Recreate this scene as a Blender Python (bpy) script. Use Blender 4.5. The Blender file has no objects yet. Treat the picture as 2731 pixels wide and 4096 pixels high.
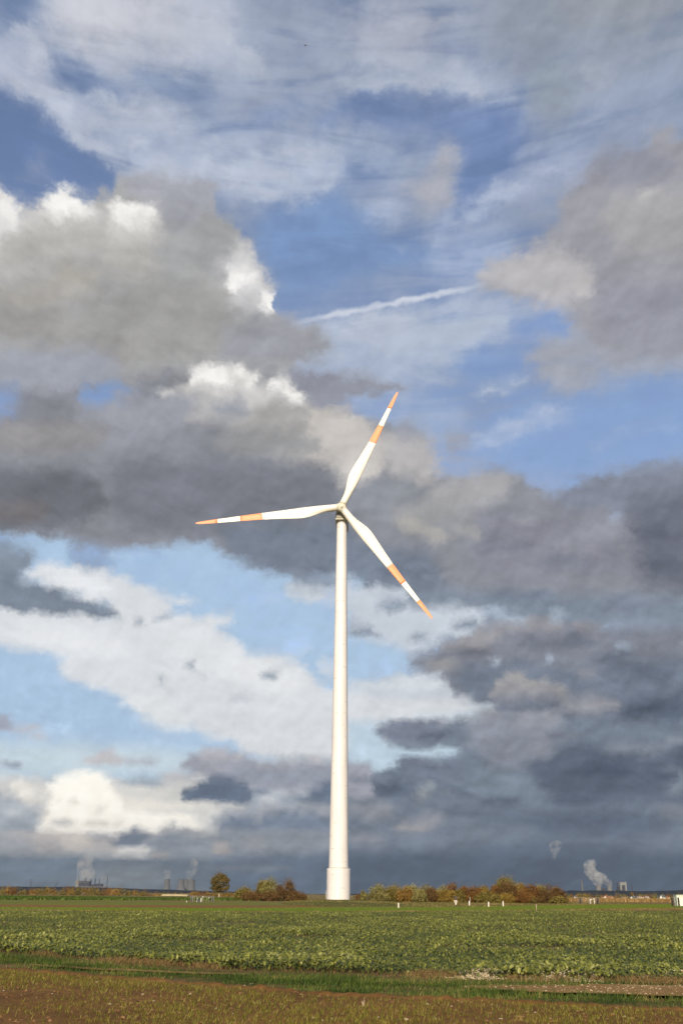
import bpy, bmesh, math, random
import numpy as np
from mathutils import Matrix, Vector

random.seed(7)
rng = np.random.default_rng(7)
SC = bpy.context.scene
COL = SC.collection
D2R = math.radians

# ---------------------------------------------------------------- camera
EYE = 1.8                      # eye height above the field, metres
PITCH, ROLL = D2R(20.943), D2R(0.53)
FOCAL = 3982.0 / 4096.0        # focal length in picture heights (35 mm lens, upright frame)
fw = Vector((0, math.cos(PITCH), math.sin(PITCH)))
r0 = Vector((1, 0, 0)); u0 = Vector((0, -math.sin(PITCH), math.cos(PITCH)))
rt = r0 * math.cos(ROLL) + u0 * math.sin(ROLL)
up = u0 * math.cos(ROLL) - r0 * math.sin(ROLL)
cam_d = bpy.data.cameras.new('camera')
cam = bpy.data.objects.new('camera', cam_d); COL.objects.link(cam)
cam_d.sensor_fit = 'VERTICAL'; cam_d.sensor_height = 36.0; cam_d.lens = 36.0 * FOCAL
cam_d.clip_start = 0.1; cam_d.clip_end = 60000
M = Matrix.Identity(4)
for i in range(3):
    M[i][0], M[i][1], M[i][2] = rt[i], up[i], -fw[i]
M.translation = (0, 0, EYE)
cam.matrix_world = M
SC.camera = cam

# ---------------------------------------------------------------- light, exposure
SUN_AZ, SUN_EL = D2R(180 + 9), D2R(22)      # low afternoon sun behind the left shoulder
sd = Vector((math.sin(SUN_AZ) * math.cos(SUN_EL), math.cos(SUN_AZ) * math.cos(SUN_EL), math.sin(SUN_EL)))
sun_d = bpy.data.lights.new('sun', 'SUN'); sun_d.energy = 5.0; sun_d.angle = D2R(0.5); sun_d.color = (1.0, 0.86, 0.64)
sun = bpy.data.objects.new('sun', sun_d); COL.objects.link(sun)
sun.rotation_euler = (-sd).to_track_quat('-Z', 'Y').to_euler()
sun.location = (0, 0, 300)
SC.view_settings.view_transform = 'Standard'; SC.view_settings.look = 'None'
EXPOSURE = 0.25
SC.view_settings.exposure = EXPOSURE; SC.view_settings.gamma = 1.0
SC.view_settings.use_curve_mapping = False
SC.render.engine = 'CYCLES'
SC.cycles.max_bounces = 8; SC.cycles.volume_bounces = 4; SC.cycles.transparent_max_bounces = 12
SC.cycles.diffuse_bounces = 3

# ---------------------------------------------------------------- cloudy sky
# Each cloud: outline as azimuth,elevation in degrees, its colour, how solid it is (0 clear .. 1 dense) and edge softness in degrees.
CLOUDS = [
((-43.1,54.5, 42,55.3, 34.8,35.7, -35.4,35), (158,168,190), 0.78, 2.83),
((-35.4,35, 34.8,35.7, 32.9,27.6, -33.3,26.9), (165,177,202), 0.50, 2.83),
((-33.3,26.9, 32.9,27.6, 30.9,17.8, -31.2,17.2), (160,172,198), 0.50, 2.83),
((-31.2,17.2, 30.9,17.8, 29.4,9.2, -29.5,8.7), (150,160,178), 0.60, 1.42),
((-29.5,8.7, 29.4,9.2, 28.4,3.3, -28.4,2.8), (150,160,172), 0.70, 1.42),
((-28.4,2.8, 28.4,3.3, 27.2,-3.3, -27.1,-3.8), (100,114,130), 1.00, 0.71),
((-28.8,47.6, -22.7,46.9, -21.3,43.9, -24.7,44.6, -27.9,44.5), (120,138,172), 0.40, 1.18),
((-23.6,48.9, -12.3,50.8, -11.1,46.1, -11.4,44.5, -16.3,43.8, -20,44.3), (190,194,206), 0.86, 1.30),
((-15.5,46.3, -15.8,45.8, -16.7,45.3, -18,44.9, -19.5,44.6, -20.9,44.6, -21.9,44.8, -22.3,45.1, -22,45.6, -21.2,46.2, -19.9,46.6, -18.4,46.9, -16.9,46.9, -15.9,46.7), (203,205,213), 0.92, 1.27),
((-7.8,46.6, -7.9,45.8, -8.5,45.2, -9.3,44.7, -10.3,44.6, -11.2,44.9, -11.9,45.4, -12.2,46.2, -12.1,46.9, -11.5,47.6, -10.7,48, -9.7,48.1, -8.8,47.9, -8.1,47.3), (194,199,212), 0.84, 1.42),
((-5,44.6, -5.3,44.4, -5.8,44.3, -6.5,44.3, -7.2,44.4, -7.8,44.6, -8.1,44.8, -8.2,45.1, -7.9,45.3, -7.4,45.4, -6.7,45.4, -6,45.3, -5.4,45.1, -5.1,44.8), (190,198,212), 0.75, 0.59),
((-9.2,51.1, 12,50.9, 10.6,46.3, -0,44.3, -6.1,44.1), (155,164,184), 0.70, 1.65),
((6.9,46.6, 6.5,46.1, 5.5,45.7, 4.1,45.5, 2.5,45.5, 1.1,45.8, 0.1,46.2, -0.3,46.8, 0.1,47.3, 1.1,47.8, 2.6,48, 4.2,48, 5.6,47.7, 6.6,47.2), (174,178,192), 0.80, 1.42),
((9.1,51.2, 32.2,46.9, 30.5,40.6, 10.6,44.5), (141,149,164), 0.86, 1.89),
((25,45.3, 24.5,45.1, 23.1,45.1, 21.1,45.4, 18.9,45.8, 16.8,46.2, 15.4,46.7, 14.9,47, 15.5,47.3, 17,47.3, 19.1,47.1, 21.4,46.7, 23.3,46.2, 24.6,45.7), (146,149,158), 0.92, 0.85),
((-17.2,42.3, -17.5,42.1, -18.3,42, -19.3,42, -20.3,42.2, -21.2,42.4, -21.8,42.7, -21.9,43, -21.6,43.2, -20.8,43.4, -19.8,43.3, -18.8,43.2, -17.9,42.9, -17.3,42.6), (132,150,182), 0.45, 0.94),
((-9.5,43.7, -9.8,43.4, -10.5,43, -11.6,42.8, -12.9,42.6, -14,42.6, -14.8,42.8, -15.1,43.1, -14.9,43.4, -14.2,43.8, -13.1,44, -11.8,44.2, -10.7,44.2, -9.8,44), (142,157,184), 0.62, 0.85),
((-7.9,41.4, -8.1,41, -8.7,40.6, -9.7,40.4, -10.8,40.2, -11.8,40.3, -12.5,40.5, -12.7,40.9, -12.5,41.3, -11.9,41.7, -11,41.9, -9.9,42.1, -8.9,42, -8.1,41.7), (149,165,192), 0.60, 0.99),
((-27.4,42.5, -23.5,43.8, -22.3,44.3, -21.5,43.3, -18.5,41.8, -14.2,38.8, -15.5,38.9, -18.2,39.7, -20.8,40.7, -22.9,41.4, -27.2,41.8), (176,184,204), 0.74, 0.71),
((-22.7,44, -21.6,43.7, -21,43, -21.7,42.4), (190,195,206), 0.85, 0.59),
((-19,41.5, -15.3,42, -8.6,41.6, -5.9,41.2, -6.7,39.4, -14.2,38.8), (172,182,204), 0.74, 1.18),
((-10.8,41.6, -11.2,41.5, -12.1,41.4, -13.3,41.3, -14.7,41.4, -15.9,41.6, -16.7,41.8, -16.9,42, -16.6,42.2, -15.7,42.4, -14.5,42.4, -13.1,42.3, -11.9,42.1, -11.1,41.9), (186,193,210), 0.84, 0.59),
((-20.3,42, -18.3,40.3, -15.6,39.3, -14.2,38.7, -14.7,38.6, -17,39.4, -19.3,40.4), (190,198,214), 0.85, 0.42),
((-14.2,38.8, -8.9,39.4, -4.9,40.3, -0.9,41.3, 2.2,40.9, 0,39.6, -1.5,38.6, -4.1,38, -6.6,38.4, -8.9,38.9), (180,192,214), 0.82, 0.83),
((-5.6,39.4, -5.9,39.2, -6.7,39.1, -7.9,39.1, -9.1,39.2, -10.2,39.3, -10.9,39.5, -11.2,39.6, -10.9,39.8, -10.1,39.9, -9,39.9, -7.7,39.9, -6.6,39.7, -5.9,39.6), (192,201,218), 0.88, 0.42),
((-27,40.8, -23.8,41.1, -22.3,40.8, -20.8,40.3, -19.2,39.8, -17.9,39.3, -16.4,38.8, -15.1,38.4, -15.6,37.8, -17,37.6, -19.1,37.4, -20.5,36.4, -21.2,35.9, -22.3,36.8, -26,36.6), (100,124,170), 0.26, 0.76),
((-19.6,38, -19.7,37.7, -20,37.4, -20.4,37.2, -20.9,37.1, -21.4,37.1, -21.8,37.3, -21.9,37.5, -21.9,37.8, -21.6,38.1, -21.1,38.3, -20.6,38.4, -20.1,38.4, -19.8,38.2), (150,160,185), 0.30, 0.71),
((-22.1,40.6, -22.2,40.4, -22.4,40.2, -22.8,40, -23.2,39.9, -23.6,39.9, -23.8,40, -24,40.2, -23.9,40.4, -23.7,40.7, -23.4,40.8, -22.9,40.9, -22.6,40.9, -22.3,40.8), (130,150,185), 0.20, 0.47),
((-0.3,45.6, 5.9,45.1, 11.3,44, 12.6,42.9, 10.8,42.9, 5.9,44.1, -0.3,44.1), (173,182,200), 0.76, 0.71),
((11.1,43.1, 10.8,43, 10.2,43, 9.4,43.1, 8.6,43.4, 7.9,43.7, 7.5,44, 7.5,44.3, 7.8,44.5, 8.4,44.5, 9.2,44.3, 10,44.1, 10.7,43.7, 11.1,43.4), (180,190,206), 0.86, 0.59),
((0.9,43.1, 3.1,43.5, 8.5,42.9, 11.2,42.9, 13.1,42.4, 12.8,40.8, 10.9,40, 9.2,40.4, 5.8,41.8, 3.3,41.9), (108,131,178), 0.36, 1.42),
((3.6,42.9, 3.4,42.7, 2.9,42.5, 2.2,42.4, 1.4,42.4, 0.7,42.5, 0.2,42.7, -0,42.9, 0.2,43.1, 0.7,43.3, 1.4,43.4, 2.2,43.4, 3,43.3, 3.5,43.1), (120,140,180), 0.30, 0.71),
((10.5,41.7, 10.4,41.6, 9.9,41.7, 9.3,41.7, 8.6,41.9, 8,42, 7.6,42.2, 7.4,42.3, 7.6,42.4, 8.1,42.4, 8.7,42.3, 9.4,42.2, 10,42, 10.4,41.8), (140,160,200), 0.30, 0.35),
((16.5,42.9, 16.2,42.2, 15.6,41.6, 14.9,41.4, 14.2,41.4, 13.5,41.9, 13.1,42.6, 13,43.4, 13.3,44.1, 13.8,44.7, 14.6,44.9, 15.4,44.8, 16,44.4, 16.4,43.7), (138,147,161), 0.92, 1.18),
((19.3,43, 19.2,42.9, 18.8,42.8, 18.3,42.8, 17.7,42.9, 17.2,43, 16.9,43.2, 16.8,43.4, 16.9,43.6, 17.3,43.7, 17.8,43.7, 18.4,43.6, 18.9,43.4, 19.2,43.2), (168,175,188), 0.90, 0.42),
((25.3,40.4, 24.8,39.7, 23.8,39.3, 22.4,39.3, 20.8,39.6, 19.5,40.2, 18.6,40.9, 18.3,41.7, 18.8,42.4, 19.9,42.8, 21.4,42.8, 22.9,42.5, 24.3,41.9, 25.1,41.1), (143,154,178), 0.85, 1.89),
((17.8,40.7, 16.9,39.8, 11.6,37.8, 9,36.7, 5.6,35.9, 4.5,36.2, 9.1,38.3, 13.6,40.5), (156,167,194), 0.74, 0.94),
((17,39.1, 17,38.9, 16.8,38.6, 16.4,38.4, 15.9,38.3, 15.5,38.3, 15.1,38.3, 14.9,38.5, 14.9,38.7, 15.1,38.9, 15.5,39.1, 15.9,39.3, 16.4,39.3, 16.8,39.2), (170,180,206), 0.85, 0.52),
((11.6,38.3, 11.6,38.2, 11.2,38, 10.7,37.8, 10.1,37.7, 9.5,37.6, 9.1,37.6, 8.9,37.7, 9,37.9, 9.3,38.1, 9.9,38.2, 10.5,38.4, 11,38.4, 11.5,38.4), (178,190,213), 0.85, 0.35),
((8.8,41.2, 12.4,40.8, 12,39.9, 10,38.5, 8.2,37.7, 7.4,38.7, 8.3,39.9), (122,142,186), 0.36, 0.71),
((3.2,39.8, 3,39.5, 2.6,39.3, 1.8,39.2, 1.1,39.2, 0.4,39.3, -0.1,39.5, -0.3,39.8, -0.1,40, 0.3,40.2, 1.1,40.3, 1.8,40.3, 2.6,40.2, 3,40), (130,150,190), 0.25, 0.94),
((7.3,41.1, 8.4,40.7, 7.4,38.9, 7.3,37.8, 6,38, 3.9,38.6, 4.6,39.2, 6,39.8), (172,174,184), 0.86, 0.52),
((4.3,40.6, 4.1,40.4, 3.5,40.1, 2.6,40, 1.7,40, 0.8,40.2, 0.2,40.4, 0,40.7, 0.2,40.9, 0.8,41.2, 1.7,41.3, 2.6,41.3, 3.5,41.1, 4.1,40.9), (165,178,200), 0.65, 0.94),
((4.5,37.8, 4.4,37.6, 4,37.3, 3.2,37.1, 2.4,36.9, 1.7,36.9, 1.1,36.9, 0.8,37.1, 0.9,37.4, 1.4,37.7, 2.1,37.9, 2.9,38.1, 3.7,38.1, 4.3,38), (174,186,210), 0.72, 0.52),
((-6.5,37.1, -4.1,38, -0.2,38.9, 1.8,37, 4.2,36.2, 7.3,35.8, 6.5,34.5, 2.1,34.5, -3.7,32.6, -6.1,35.5), (120,147,190), 0.60, 0.94),
((5.4,35.9, 9,36.9, 11.7,36.1, 11.5,34.2, 8.5,33.7, 6.2,33.8), (165,180,208), 0.60, 0.94),
((29.9,38.1, 23,39.2, 22.3,39.8, 21.1,40.1, 20.7,39.1, 18.8,39.2, 16.9,38.8, 15.7,38.1, 14.8,37.6, 14.6,36.2, 13.1,35.3, 11.7,34.9, 9.9,34.7, 8.7,33.8, 9.8,33.3, 12,32.6, 14,31.6, 14.7,30.8, 15.6,30.3, 16.3,27.9, 21.2,27.6, 27.5,26.5), (150,149,157), 0.97, 0.33),
((22.3,38, 22,37.7, 21.2,37.5, 20,37.6, 18.8,37.8, 17.6,38.1, 16.9,38.5, 16.6,38.9, 17,39.3, 17.8,39.5, 19,39.5, 20.3,39.2, 21.4,38.9, 22.1,38.4), (141,142,155), 1.00, 0.59),
((18.2,37.3, 29.3,35.6, 28.7,32.4, 18.3,34.4, 17.2,35.9), (166,164,166), 1.00, 0.59),
((21.4,36.5, 21.3,36.4, 21,36.3, 20.7,36.3, 20.3,36.4, 19.9,36.5, 19.7,36.7, 19.6,36.8, 19.7,37, 20,37, 20.4,37, 20.8,36.9, 21.1,36.8, 21.4,36.7), (184,182,182), 1.00, 0.21),
((8.8,33.9, 9.9,34.6, 11.6,35.1, 14.2,35.1, 15.9,34.1, 15.5,32.4, 14.2,31.7, 12,32.8), (186,184,187), 0.96, 0.30),
((16.5,32.9, 16.4,32.5, 16.2,32.1, 15.8,32, 15.5,32, 15.2,32.3, 15,32.7, 15,33.1, 15.1,33.6, 15.4,33.9, 15.7,34.1, 16,34, 16.3,33.8, 16.5,33.4), (190,187,188), 1.00, 0.35),
((16.4,32.8, 28.4,31.2, 27.7,27.2, 16.7,29.3), (143,143,154), 1.00, 0.71),
((11.5,29.3, 12.3,30.1, 13.9,30.1, 14.9,30.7, 15.5,30.4, 16.7,29, 21.3,28.4, 27.6,27, 27.5,26.5, 19.5,27.5, 17.4,26.6, 14.7,26.9, 12.8,27.9), (164,166,177), 0.90, 0.52),
((-3,31.5, 8.8,33, 11.3,32.1, 10.3,30.6, 7.8,29.3, 2.1,27.4, -3.6,28.7), (176,187,206), 0.80, 1.06),
((4.5,31.9, 4.4,31.6, 3.8,31.3, 2.8,31, 1.8,30.7, 0.8,30.6, 0,30.7, -0.3,30.9, -0.1,31.2, 0.5,31.6, 1.4,31.9, 2.5,32.1, 3.5,32.2, 4.2,32.2), (186,194,210), 0.85, 0.71),
((9.9,32.4, 9.7,32.2, 9.2,32.1, 8.4,31.9, 7.5,31.9, 6.7,31.8, 6.2,31.9, 6,32, 6.1,32.2, 6.7,32.4, 7.4,32.5, 8.3,32.6, 9.1,32.6, 9.7,32.5), (176,188,210), 0.75, 0.42),
((11.6,31.3, 14,31.5, 14.9,30.8, 14.1,30.3, 12.3,30.3, 11.2,30.2), (130,156,202), 0.50, 0.57),
((8.6,30, 11.4,30.1, 11.6,29.2, 11.1,28.4, 7.7,28.2, 7,28.9), (136,161,203), 0.52, 0.66),
((11.8,28.1, 11.7,27.9, 11.2,27.8, 10.5,27.7, 9.8,27.6, 9.1,27.5, 8.6,27.5, 8.4,27.6, 8.5,27.8, 9,27.9, 9.7,28.1, 10.4,28.1, 11.1,28.2, 11.6,28.1), (168,184,210), 0.60, 0.24),
((10.8,27.2, 14.7,26.7, 17.8,27.5, 21.1,27.3, 27.5,26.2, 26.6,21.3, 20.5,22.6, 16.2,22.5, 14.2,22, 10.6,22.8, 7.6,24.4), (138,165,208), 0.66, 1.06),
((8.4,24.5, 11.2,25.7, 14.5,26.5, 14.7,26, 11.9,25.1, 9.3,24.3), (170,185,213), 0.68, 0.42),
((-0.1,27.9, 6.9,27.8, 8.5,26.6, 6.8,24.6, 2.1,25.4), (160,177,206), 0.55, 0.94),
((20.3,26.5, 20.2,26.3, 19.8,26.3, 19.4,26.3, 18.8,26.3, 18.4,26.5, 18.1,26.6, 18,26.8, 18.1,26.9, 18.4,27, 18.9,27, 19.4,26.9, 19.9,26.8, 20.2,26.6), (130,158,205), 0.05, 0.47),
((19.3,23.6, 19.2,23.3, 19,23.2, 18.6,23.1, 18.2,23.2, 17.9,23.3, 17.7,23.5, 17.6,23.8, 17.8,24, 18,24.2, 18.4,24.2, 18.8,24.2, 19.1,24, 19.3,23.8), (130,158,205), 0.05, 0.59),
((-27.3,35.9, -22.9,36.7, -22.1,36.2, -21.3,35.6, -20.6,35.8, -20.2,36.6, -19.1,37.4, -18.5,37.5, -17.6,37, -16.8,36.9, -16.7,37.6, -16,37.3, -15.7,38, -15.5,38.5, -14.2,38.8, -11.8,39.1, -9,38.5, -8.6,37.2, -7.5,36.7, -6.4,35.6, -5.5,34.7, -4.6,32.8, -4.3,32, -1.9,31.6, -0.7,30.6, -3.1,29.4, -3.1,28.4, -10.7,27.8, -16.3,26.8, -21.1,26.1, -25.2,25.4), (163,162,163), 1.00, 0.17),
((-15.5,38.5, -11.8,39.1, -9,38.5, -8.6,37.2, -11,37.4, -14,37.2), (166,166,176), 0.95, 0.30),
((-18.7,34.6, -18.8,33.9, -19.5,33.1, -20.6,32.6, -21.9,32.4, -23,32.5, -23.9,32.9, -24.3,33.6, -24.2,34.3, -23.5,35, -22.4,35.6, -21.2,35.8, -20,35.7, -19.1,35.3), (203,201,198), 1.00, 0.83),
((-15,36, -15.2,35.4, -16.1,34.9, -17.3,34.5, -18.7,34.3, -19.9,34.3, -20.8,34.5, -21.2,35, -21,35.5, -20.2,36.1, -19,36.5, -17.6,36.7, -16.3,36.7, -15.4,36.4), (202,200,197), 1.00, 0.71),
((-11.3,35.9, -11.5,35.4, -12.2,35, -13.1,34.6, -14.2,34.5, -15.2,34.6, -15.9,34.9, -16.2,35.3, -16,35.8, -15.4,36.2, -14.5,36.5, -13.4,36.7, -12.3,36.6, -11.6,36.3), (200,197,194), 1.00, 0.65),
((-4.9,33.4, -5.1,32.5, -5.6,31.7, -6.4,31.3, -7.2,31.2, -8.1,31.6, -8.6,32.3, -8.9,33.1, -8.8,34, -8.3,34.8, -7.5,35.2, -6.6,35.3, -5.8,34.9, -5.2,34.3), (184,184,186), 1.00, 0.53),
((-9.8,37.1, -9.9,36.7, -10.3,36.4, -10.9,36.2, -11.5,36.1, -12.1,36.2, -12.6,36.5, -12.8,36.8, -12.6,37.1, -12.3,37.4, -11.7,37.7, -11,37.7, -10.4,37.6, -9.9,37.4), (160,160,168), 1.00, 0.35),
((-27.3,35.8, -22.9,36.5, -22,36.1, -21.2,35.5, -21.2,34.2, -22.3,33.3, -26.5,32.4), (226,224,222), 1.00, 0.52),
((-20.1,36.5, -19.1,37.4, -18.5,37.4, -17.7,37, -16.8,36.7, -17.1,36.2, -19.1,35.7, -20.4,35.8), (238,236,233), 1.00, 0.40),
((-15.8,36.9, -14,37.2, -12.4,36.9, -13.2,36.3, -14.8,35.9, -15.8,36.1), (234,231,227), 1.00, 0.38),
((-22.4,33.9, -19.5,35.3, -15.8,35.9, -15.9,34.5, -20,33.1, -23.6,32), (182,179,176), 1.00, 0.41),
((-12,34.5, -12.2,34.1, -12.7,33.8, -13.6,33.5, -14.5,33.4, -15.3,33.4, -15.9,33.6, -16.2,33.9, -16,34.3, -15.5,34.7, -14.7,34.9, -13.7,35.1, -12.9,35, -12.3,34.8), (180,177,173), 1.00, 0.41),
((-15.9,32.9, -16,32.5, -16.4,32.1, -17.1,31.8, -17.8,31.7, -18.5,31.8, -19,32, -19.2,32.4, -19.1,32.8, -18.7,33.2, -18.1,33.5, -17.3,33.6, -16.6,33.5, -16.1,33.3), (177,172,166), 1.00, 0.41),
((-17.9,31.7, -18.1,31.3, -18.7,30.9, -19.5,30.6, -20.5,30.5, -21.4,30.5, -22.1,30.6, -22.3,30.9, -22.2,31.3, -21.6,31.7, -20.8,32, -19.8,32.2, -18.8,32.2, -18.2,32), (165,160,155), 1.00, 0.53),
((-15.9,32.1, -12.9,33.6, -8,33.7, -6.2,31.4, -8.5,29.3, -17,28.4, -18,30.2), (156,154,153), 1.00, 0.71),
((-8.4,35.3, -8.6,34.8, -9.2,34.3, -10.1,34, -11.1,33.9, -12.1,34, -12.8,34.4, -13,34.9, -12.9,35.4, -12.3,35.9, -11.4,36.2, -10.3,36.3, -9.4,36.2, -8.7,35.8), (163,162,163), 1.00, 0.53),
((-12.6,29.5, -13,29.1, -14,28.7, -15.4,28.4, -17,28.1, -18.5,28.1, -19.5,28.2, -19.9,28.5, -19.6,28.9, -18.6,29.4, -17.2,29.7, -15.6,29.9, -14.1,30, -13,29.8), (150,147,146), 1.00, 0.47),
((-16.9,30.3, -17.2,30, -18,29.6, -19.2,29.3, -20.5,29.1, -21.6,29, -22.5,29.1, -22.8,29.4, -22.6,29.7, -21.8,30.1, -20.7,30.4, -19.4,30.6, -18.1,30.7, -17.3,30.6), (153,150,148), 1.00, 0.47),
((-7.9,34.7, -7.4,35.9, -6.4,35.5, -5.5,34.6, -4.7,32.8, -4.4,32.1, -5.5,32.4, -6.6,32.7, -7.4,33.4), (208,207,208), 1.00, 0.40),
((-6.4,34.1, -6.4,33.8, -6.6,33.6, -6.9,33.5, -7.2,33.5, -7.4,33.6, -7.6,33.7, -7.7,34, -7.7,34.2, -7.5,34.4, -7.2,34.5, -6.9,34.5, -6.7,34.5, -6.5,34.3), (236,234,231), 1.00, 0.21),
((-4.5,32.5, -4.6,32.3, -4.8,32.1, -5.1,32.1, -5.3,32.1, -5.4,32.3, -5.5,32.5, -5.5,32.7, -5.3,33, -5.1,33.1, -4.9,33.2, -4.7,33.1, -4.5,33, -4.5,32.7), (236,234,232), 1.00, 0.14),
((-8.1,31.1, -4,32, -1.7,31.6, -0.7,30.5, -2.8,29.4, -7.6,29.1), (153,153,160), 1.00, 0.41),
((-20,28.5, -15.6,29.3, -13.9,28, -16.3,26.8, -22.5,25.9, -22.8,27.6), (157,160,171), 0.95, 0.53),
((-25.2,25.7, -16.8,27, -10.8,28.5, -9.7,28.8, -8.6,29.1, -6.7,29.1, -5.4,28.9, -3.9,29.1, -3.1,28.3, -2.3,27.5, -1.3,27.1, 0.5,26.7, 2.9,25.9, 5.3,25.3, 5.5,23, 8.3,22.9, 9.7,23.3, 11,22.8, 11.4,22.1, 13.5,21.5, 14.8,22.1, 16.3,22.4, 18.7,22.7, 20.5,22.6, 28,21.5, 26.8,14.5, 0.6,16.9, -0.3,17.3, -3.6,17.1, -7,18, -8.2,19, -9.7,18.8, -10.9,18.3, -12.5,18.4, -13.9,18, -14.8,17.6, -15.7,18.1, -16.8,18.6, -19.4,18.3, -20,18.5, -23.9,18), (132,133,141), 1.00, 0.26),
((-2.2,27.3, -2.7,26.8, -3.8,26.3, -5.5,26, -7.4,25.9, -9.1,26, -10.3,26.3, -10.8,26.9, -10.4,27.4, -9.3,28, -7.6,28.3, -5.7,28.4, -3.9,28.3, -2.7,27.9), (182,180,180), 1.00, 0.53),
((1.5,25.4, 1.1,24.6, 0.3,23.9, -1,23.5, -2.4,23.5, -3.6,23.8, -4.5,24.5, -4.9,25.2, -4.6,26.1, -3.7,26.7, -2.5,27.1, -1,27.2, 0.2,26.8, 1.1,26.2), (180,176,173), 1.00, 0.71),
((-16.7,26, -15,27, -13.4,26.9, -11.6,27.3, -10.1,27.6, -9.1,27, -10.5,24.6, -16.5,24.9), (155,156,165), 1.00, 0.35),
((-16.4,27.2, -15.9,26.9, -14.7,27.4, -14.1,27.3, -12.9,27.2, -14.6,26.6, -15.2,26.2, -16,26.2), (130,158,204), 0.45, 0.33),
((-22.5,25.8, -19.7,26.2, -19.7,25.7, -20.6,25, -22.2,24.1), (140,162,204), 0.50, 0.57),
((-11.6,27.2, -9.8,28.2, -9.7,28.6, -8.6,29.1, -6.7,29.1, -5.5,28.8, -5.3,27.8, -3.9,28.8, -2.9,28.2, -2.2,27.2, -2.7,27.2, -4.3,27.4, -5.9,27, -8.3,27.3, -9.7,27.4), (208,206,204), 1.00, 0.35),
((-7.1,28.5, -7.2,28.3, -7.6,28.1, -8.1,28, -8.6,27.9, -9.2,28, -9.5,28.1, -9.7,28.3, -9.6,28.5, -9.2,28.7, -8.7,28.8, -8.1,28.8, -7.6,28.8, -7.3,28.7), (242,240,236), 1.00, 0.35),
((-5.4,28.5, -5.5,28.2, -5.7,28, -6,27.9, -6.4,27.9, -6.7,28, -6.9,28.2, -7,28.4, -7,28.6, -6.8,28.9, -6.4,29, -6.1,29, -5.8,28.9, -5.5,28.7), (214,211,207), 1.00, 0.19),
((-2.5,27.4, -2.6,27.3, -2.9,27.2, -3.3,27.3, -3.6,27.4, -3.9,27.6, -4.1,27.8, -4.1,28, -4,28.1, -3.7,28.1, -3.3,28.1, -3,28, -2.7,27.8, -2.5,27.6), (236,233,228), 1.00, 0.17),
((-10.9,27.2, -10.9,27.2, -11.1,27.1, -11.2,27.1, -11.4,27, -11.5,27.1, -11.6,27.1, -11.7,27.2, -11.7,27.2, -11.6,27.3, -11.4,27.4, -11.2,27.4, -11.1,27.4, -11,27.3), (210,208,208), 1.00, 0.11),
((-8.1,27.1, -6.6,27.3, -5.9,26.8, -7.1,26, -8.1,26.4), (150,152,160), 1.00, 0.19),
((-8.1,25.8, -5.9,26.5, -2.2,27, -1.6,25.9, -5.8,25.5), (170,167,166), 1.00, 0.30),
((-3.6,28.8, -2.1,29.2, 0.2,29.1, 3.1,28.6, 4.5,28.1, 2.1,27.6, -0.1,27.2, -1.6,27.1, -2.7,27.9), (136,137,149), 0.97, 0.17),
((-2.2,27, -0.1,26.6, 1.6,26.2, 3,24.6, 2.1,23.1, -0,22.2, -1.7,23.8, -2.2,25.9), (202,197,192), 1.00, 0.35),
((2.1,23.4, 2,23.1, 1.6,22.8, 1.1,22.7, 0.6,22.7, 0.1,22.8, -0.3,23, -0.4,23.4, -0.3,23.7, 0,23.9, 0.5,24.1, 1.1,24.1, 1.6,23.9, 2,23.7), (208,203,198), 1.00, 0.35),
((1.8,25.4, 5.3,25.6, 6.1,23, 4.2,21.6, 2.7,23.8), (186,183,183), 0.97, 0.41),
((5.3,25.5, 5.2,25.2, 4.9,25, 4.5,24.9, 4.1,24.9, 3.7,25, 3.4,25.3, 3.4,25.6, 3.5,25.9, 3.7,26.1, 4.1,26.3, 4.5,26.2, 4.9,26.1, 5.2,25.8), (152,154,166), 0.80, 0.47),
((8.4,24.8, 8.3,24.5, 8,24.3, 7.5,24.2, 7,24.2, 6.5,24.3, 6.2,24.6, 6.1,24.9, 6.2,25.1, 6.6,25.3, 7,25.5, 7.6,25.4, 8,25.3, 8.3,25.1), (152,155,168), 0.72, 0.42),
((-14.3,24.4, -14.7,24, -15.8,23.6, -17.6,23.2, -19.4,23, -21.1,22.9, -22.3,23, -22.8,23.3, -22.4,23.7, -21.3,24.2, -19.7,24.6, -17.8,24.8, -16,24.9, -14.7,24.7), (141,138,139), 1.00, 0.53),
((-8.6,24.8, -8.9,24.3, -9.7,23.9, -10.9,23.6, -12.3,23.5, -13.5,23.6, -14.3,23.8, -14.7,24.2, -14.4,24.7, -13.6,25.1, -12.4,25.4, -11.1,25.5, -9.8,25.4, -9,25.2), (134,135,144), 1.00, 0.53),
((-1.1,24.9, -1.4,24.5, -2.4,24.2, -3.7,24, -5.3,24, -6.7,24.1, -7.6,24.3, -8,24.7, -7.7,25, -6.7,25.4, -5.4,25.6, -3.8,25.7, -2.4,25.6, -1.4,25.3), (148,147,148), 1.00, 0.47),
((-24.5,21.5, -15.6,22.7, -13.9,20.9, -15.9,19.1, -23.9,18.1), (113,114,122), 1.00, 0.53),
((-14.5,23, -7.3,23.8, -0,23.4, 0,19.9, -13,19), (119,121,130), 1.00, 0.59),
((-17.3,20, -17.4,19.8, -17.9,19.5, -18.6,19.3, -19.4,19.3, -20.1,19.3, -20.6,19.4, -20.8,19.6, -20.7,19.9, -20.2,20.1, -19.5,20.3, -18.7,20.4, -18,20.4, -17.5,20.3), (119,115,117), 1.00, 0.35),
((-7.4,20, -0.4,20.5, 2.1,18.8, -0.3,17.3, -3.6,17.1, -6.7,18.1), (115,123,138), 1.00, 0.41),
((1.1,22.2, 4.3,23.2, 5.8,21.6, 5.1,20.5, 1.3,20.5), (140,143,151), 1.00, 0.41),
((5.2,22.2, 8.3,23.1, 11,22.8, 9.7,21.4, 5.9,20.7), (171,169,172), 1.00, 0.35),
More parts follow.
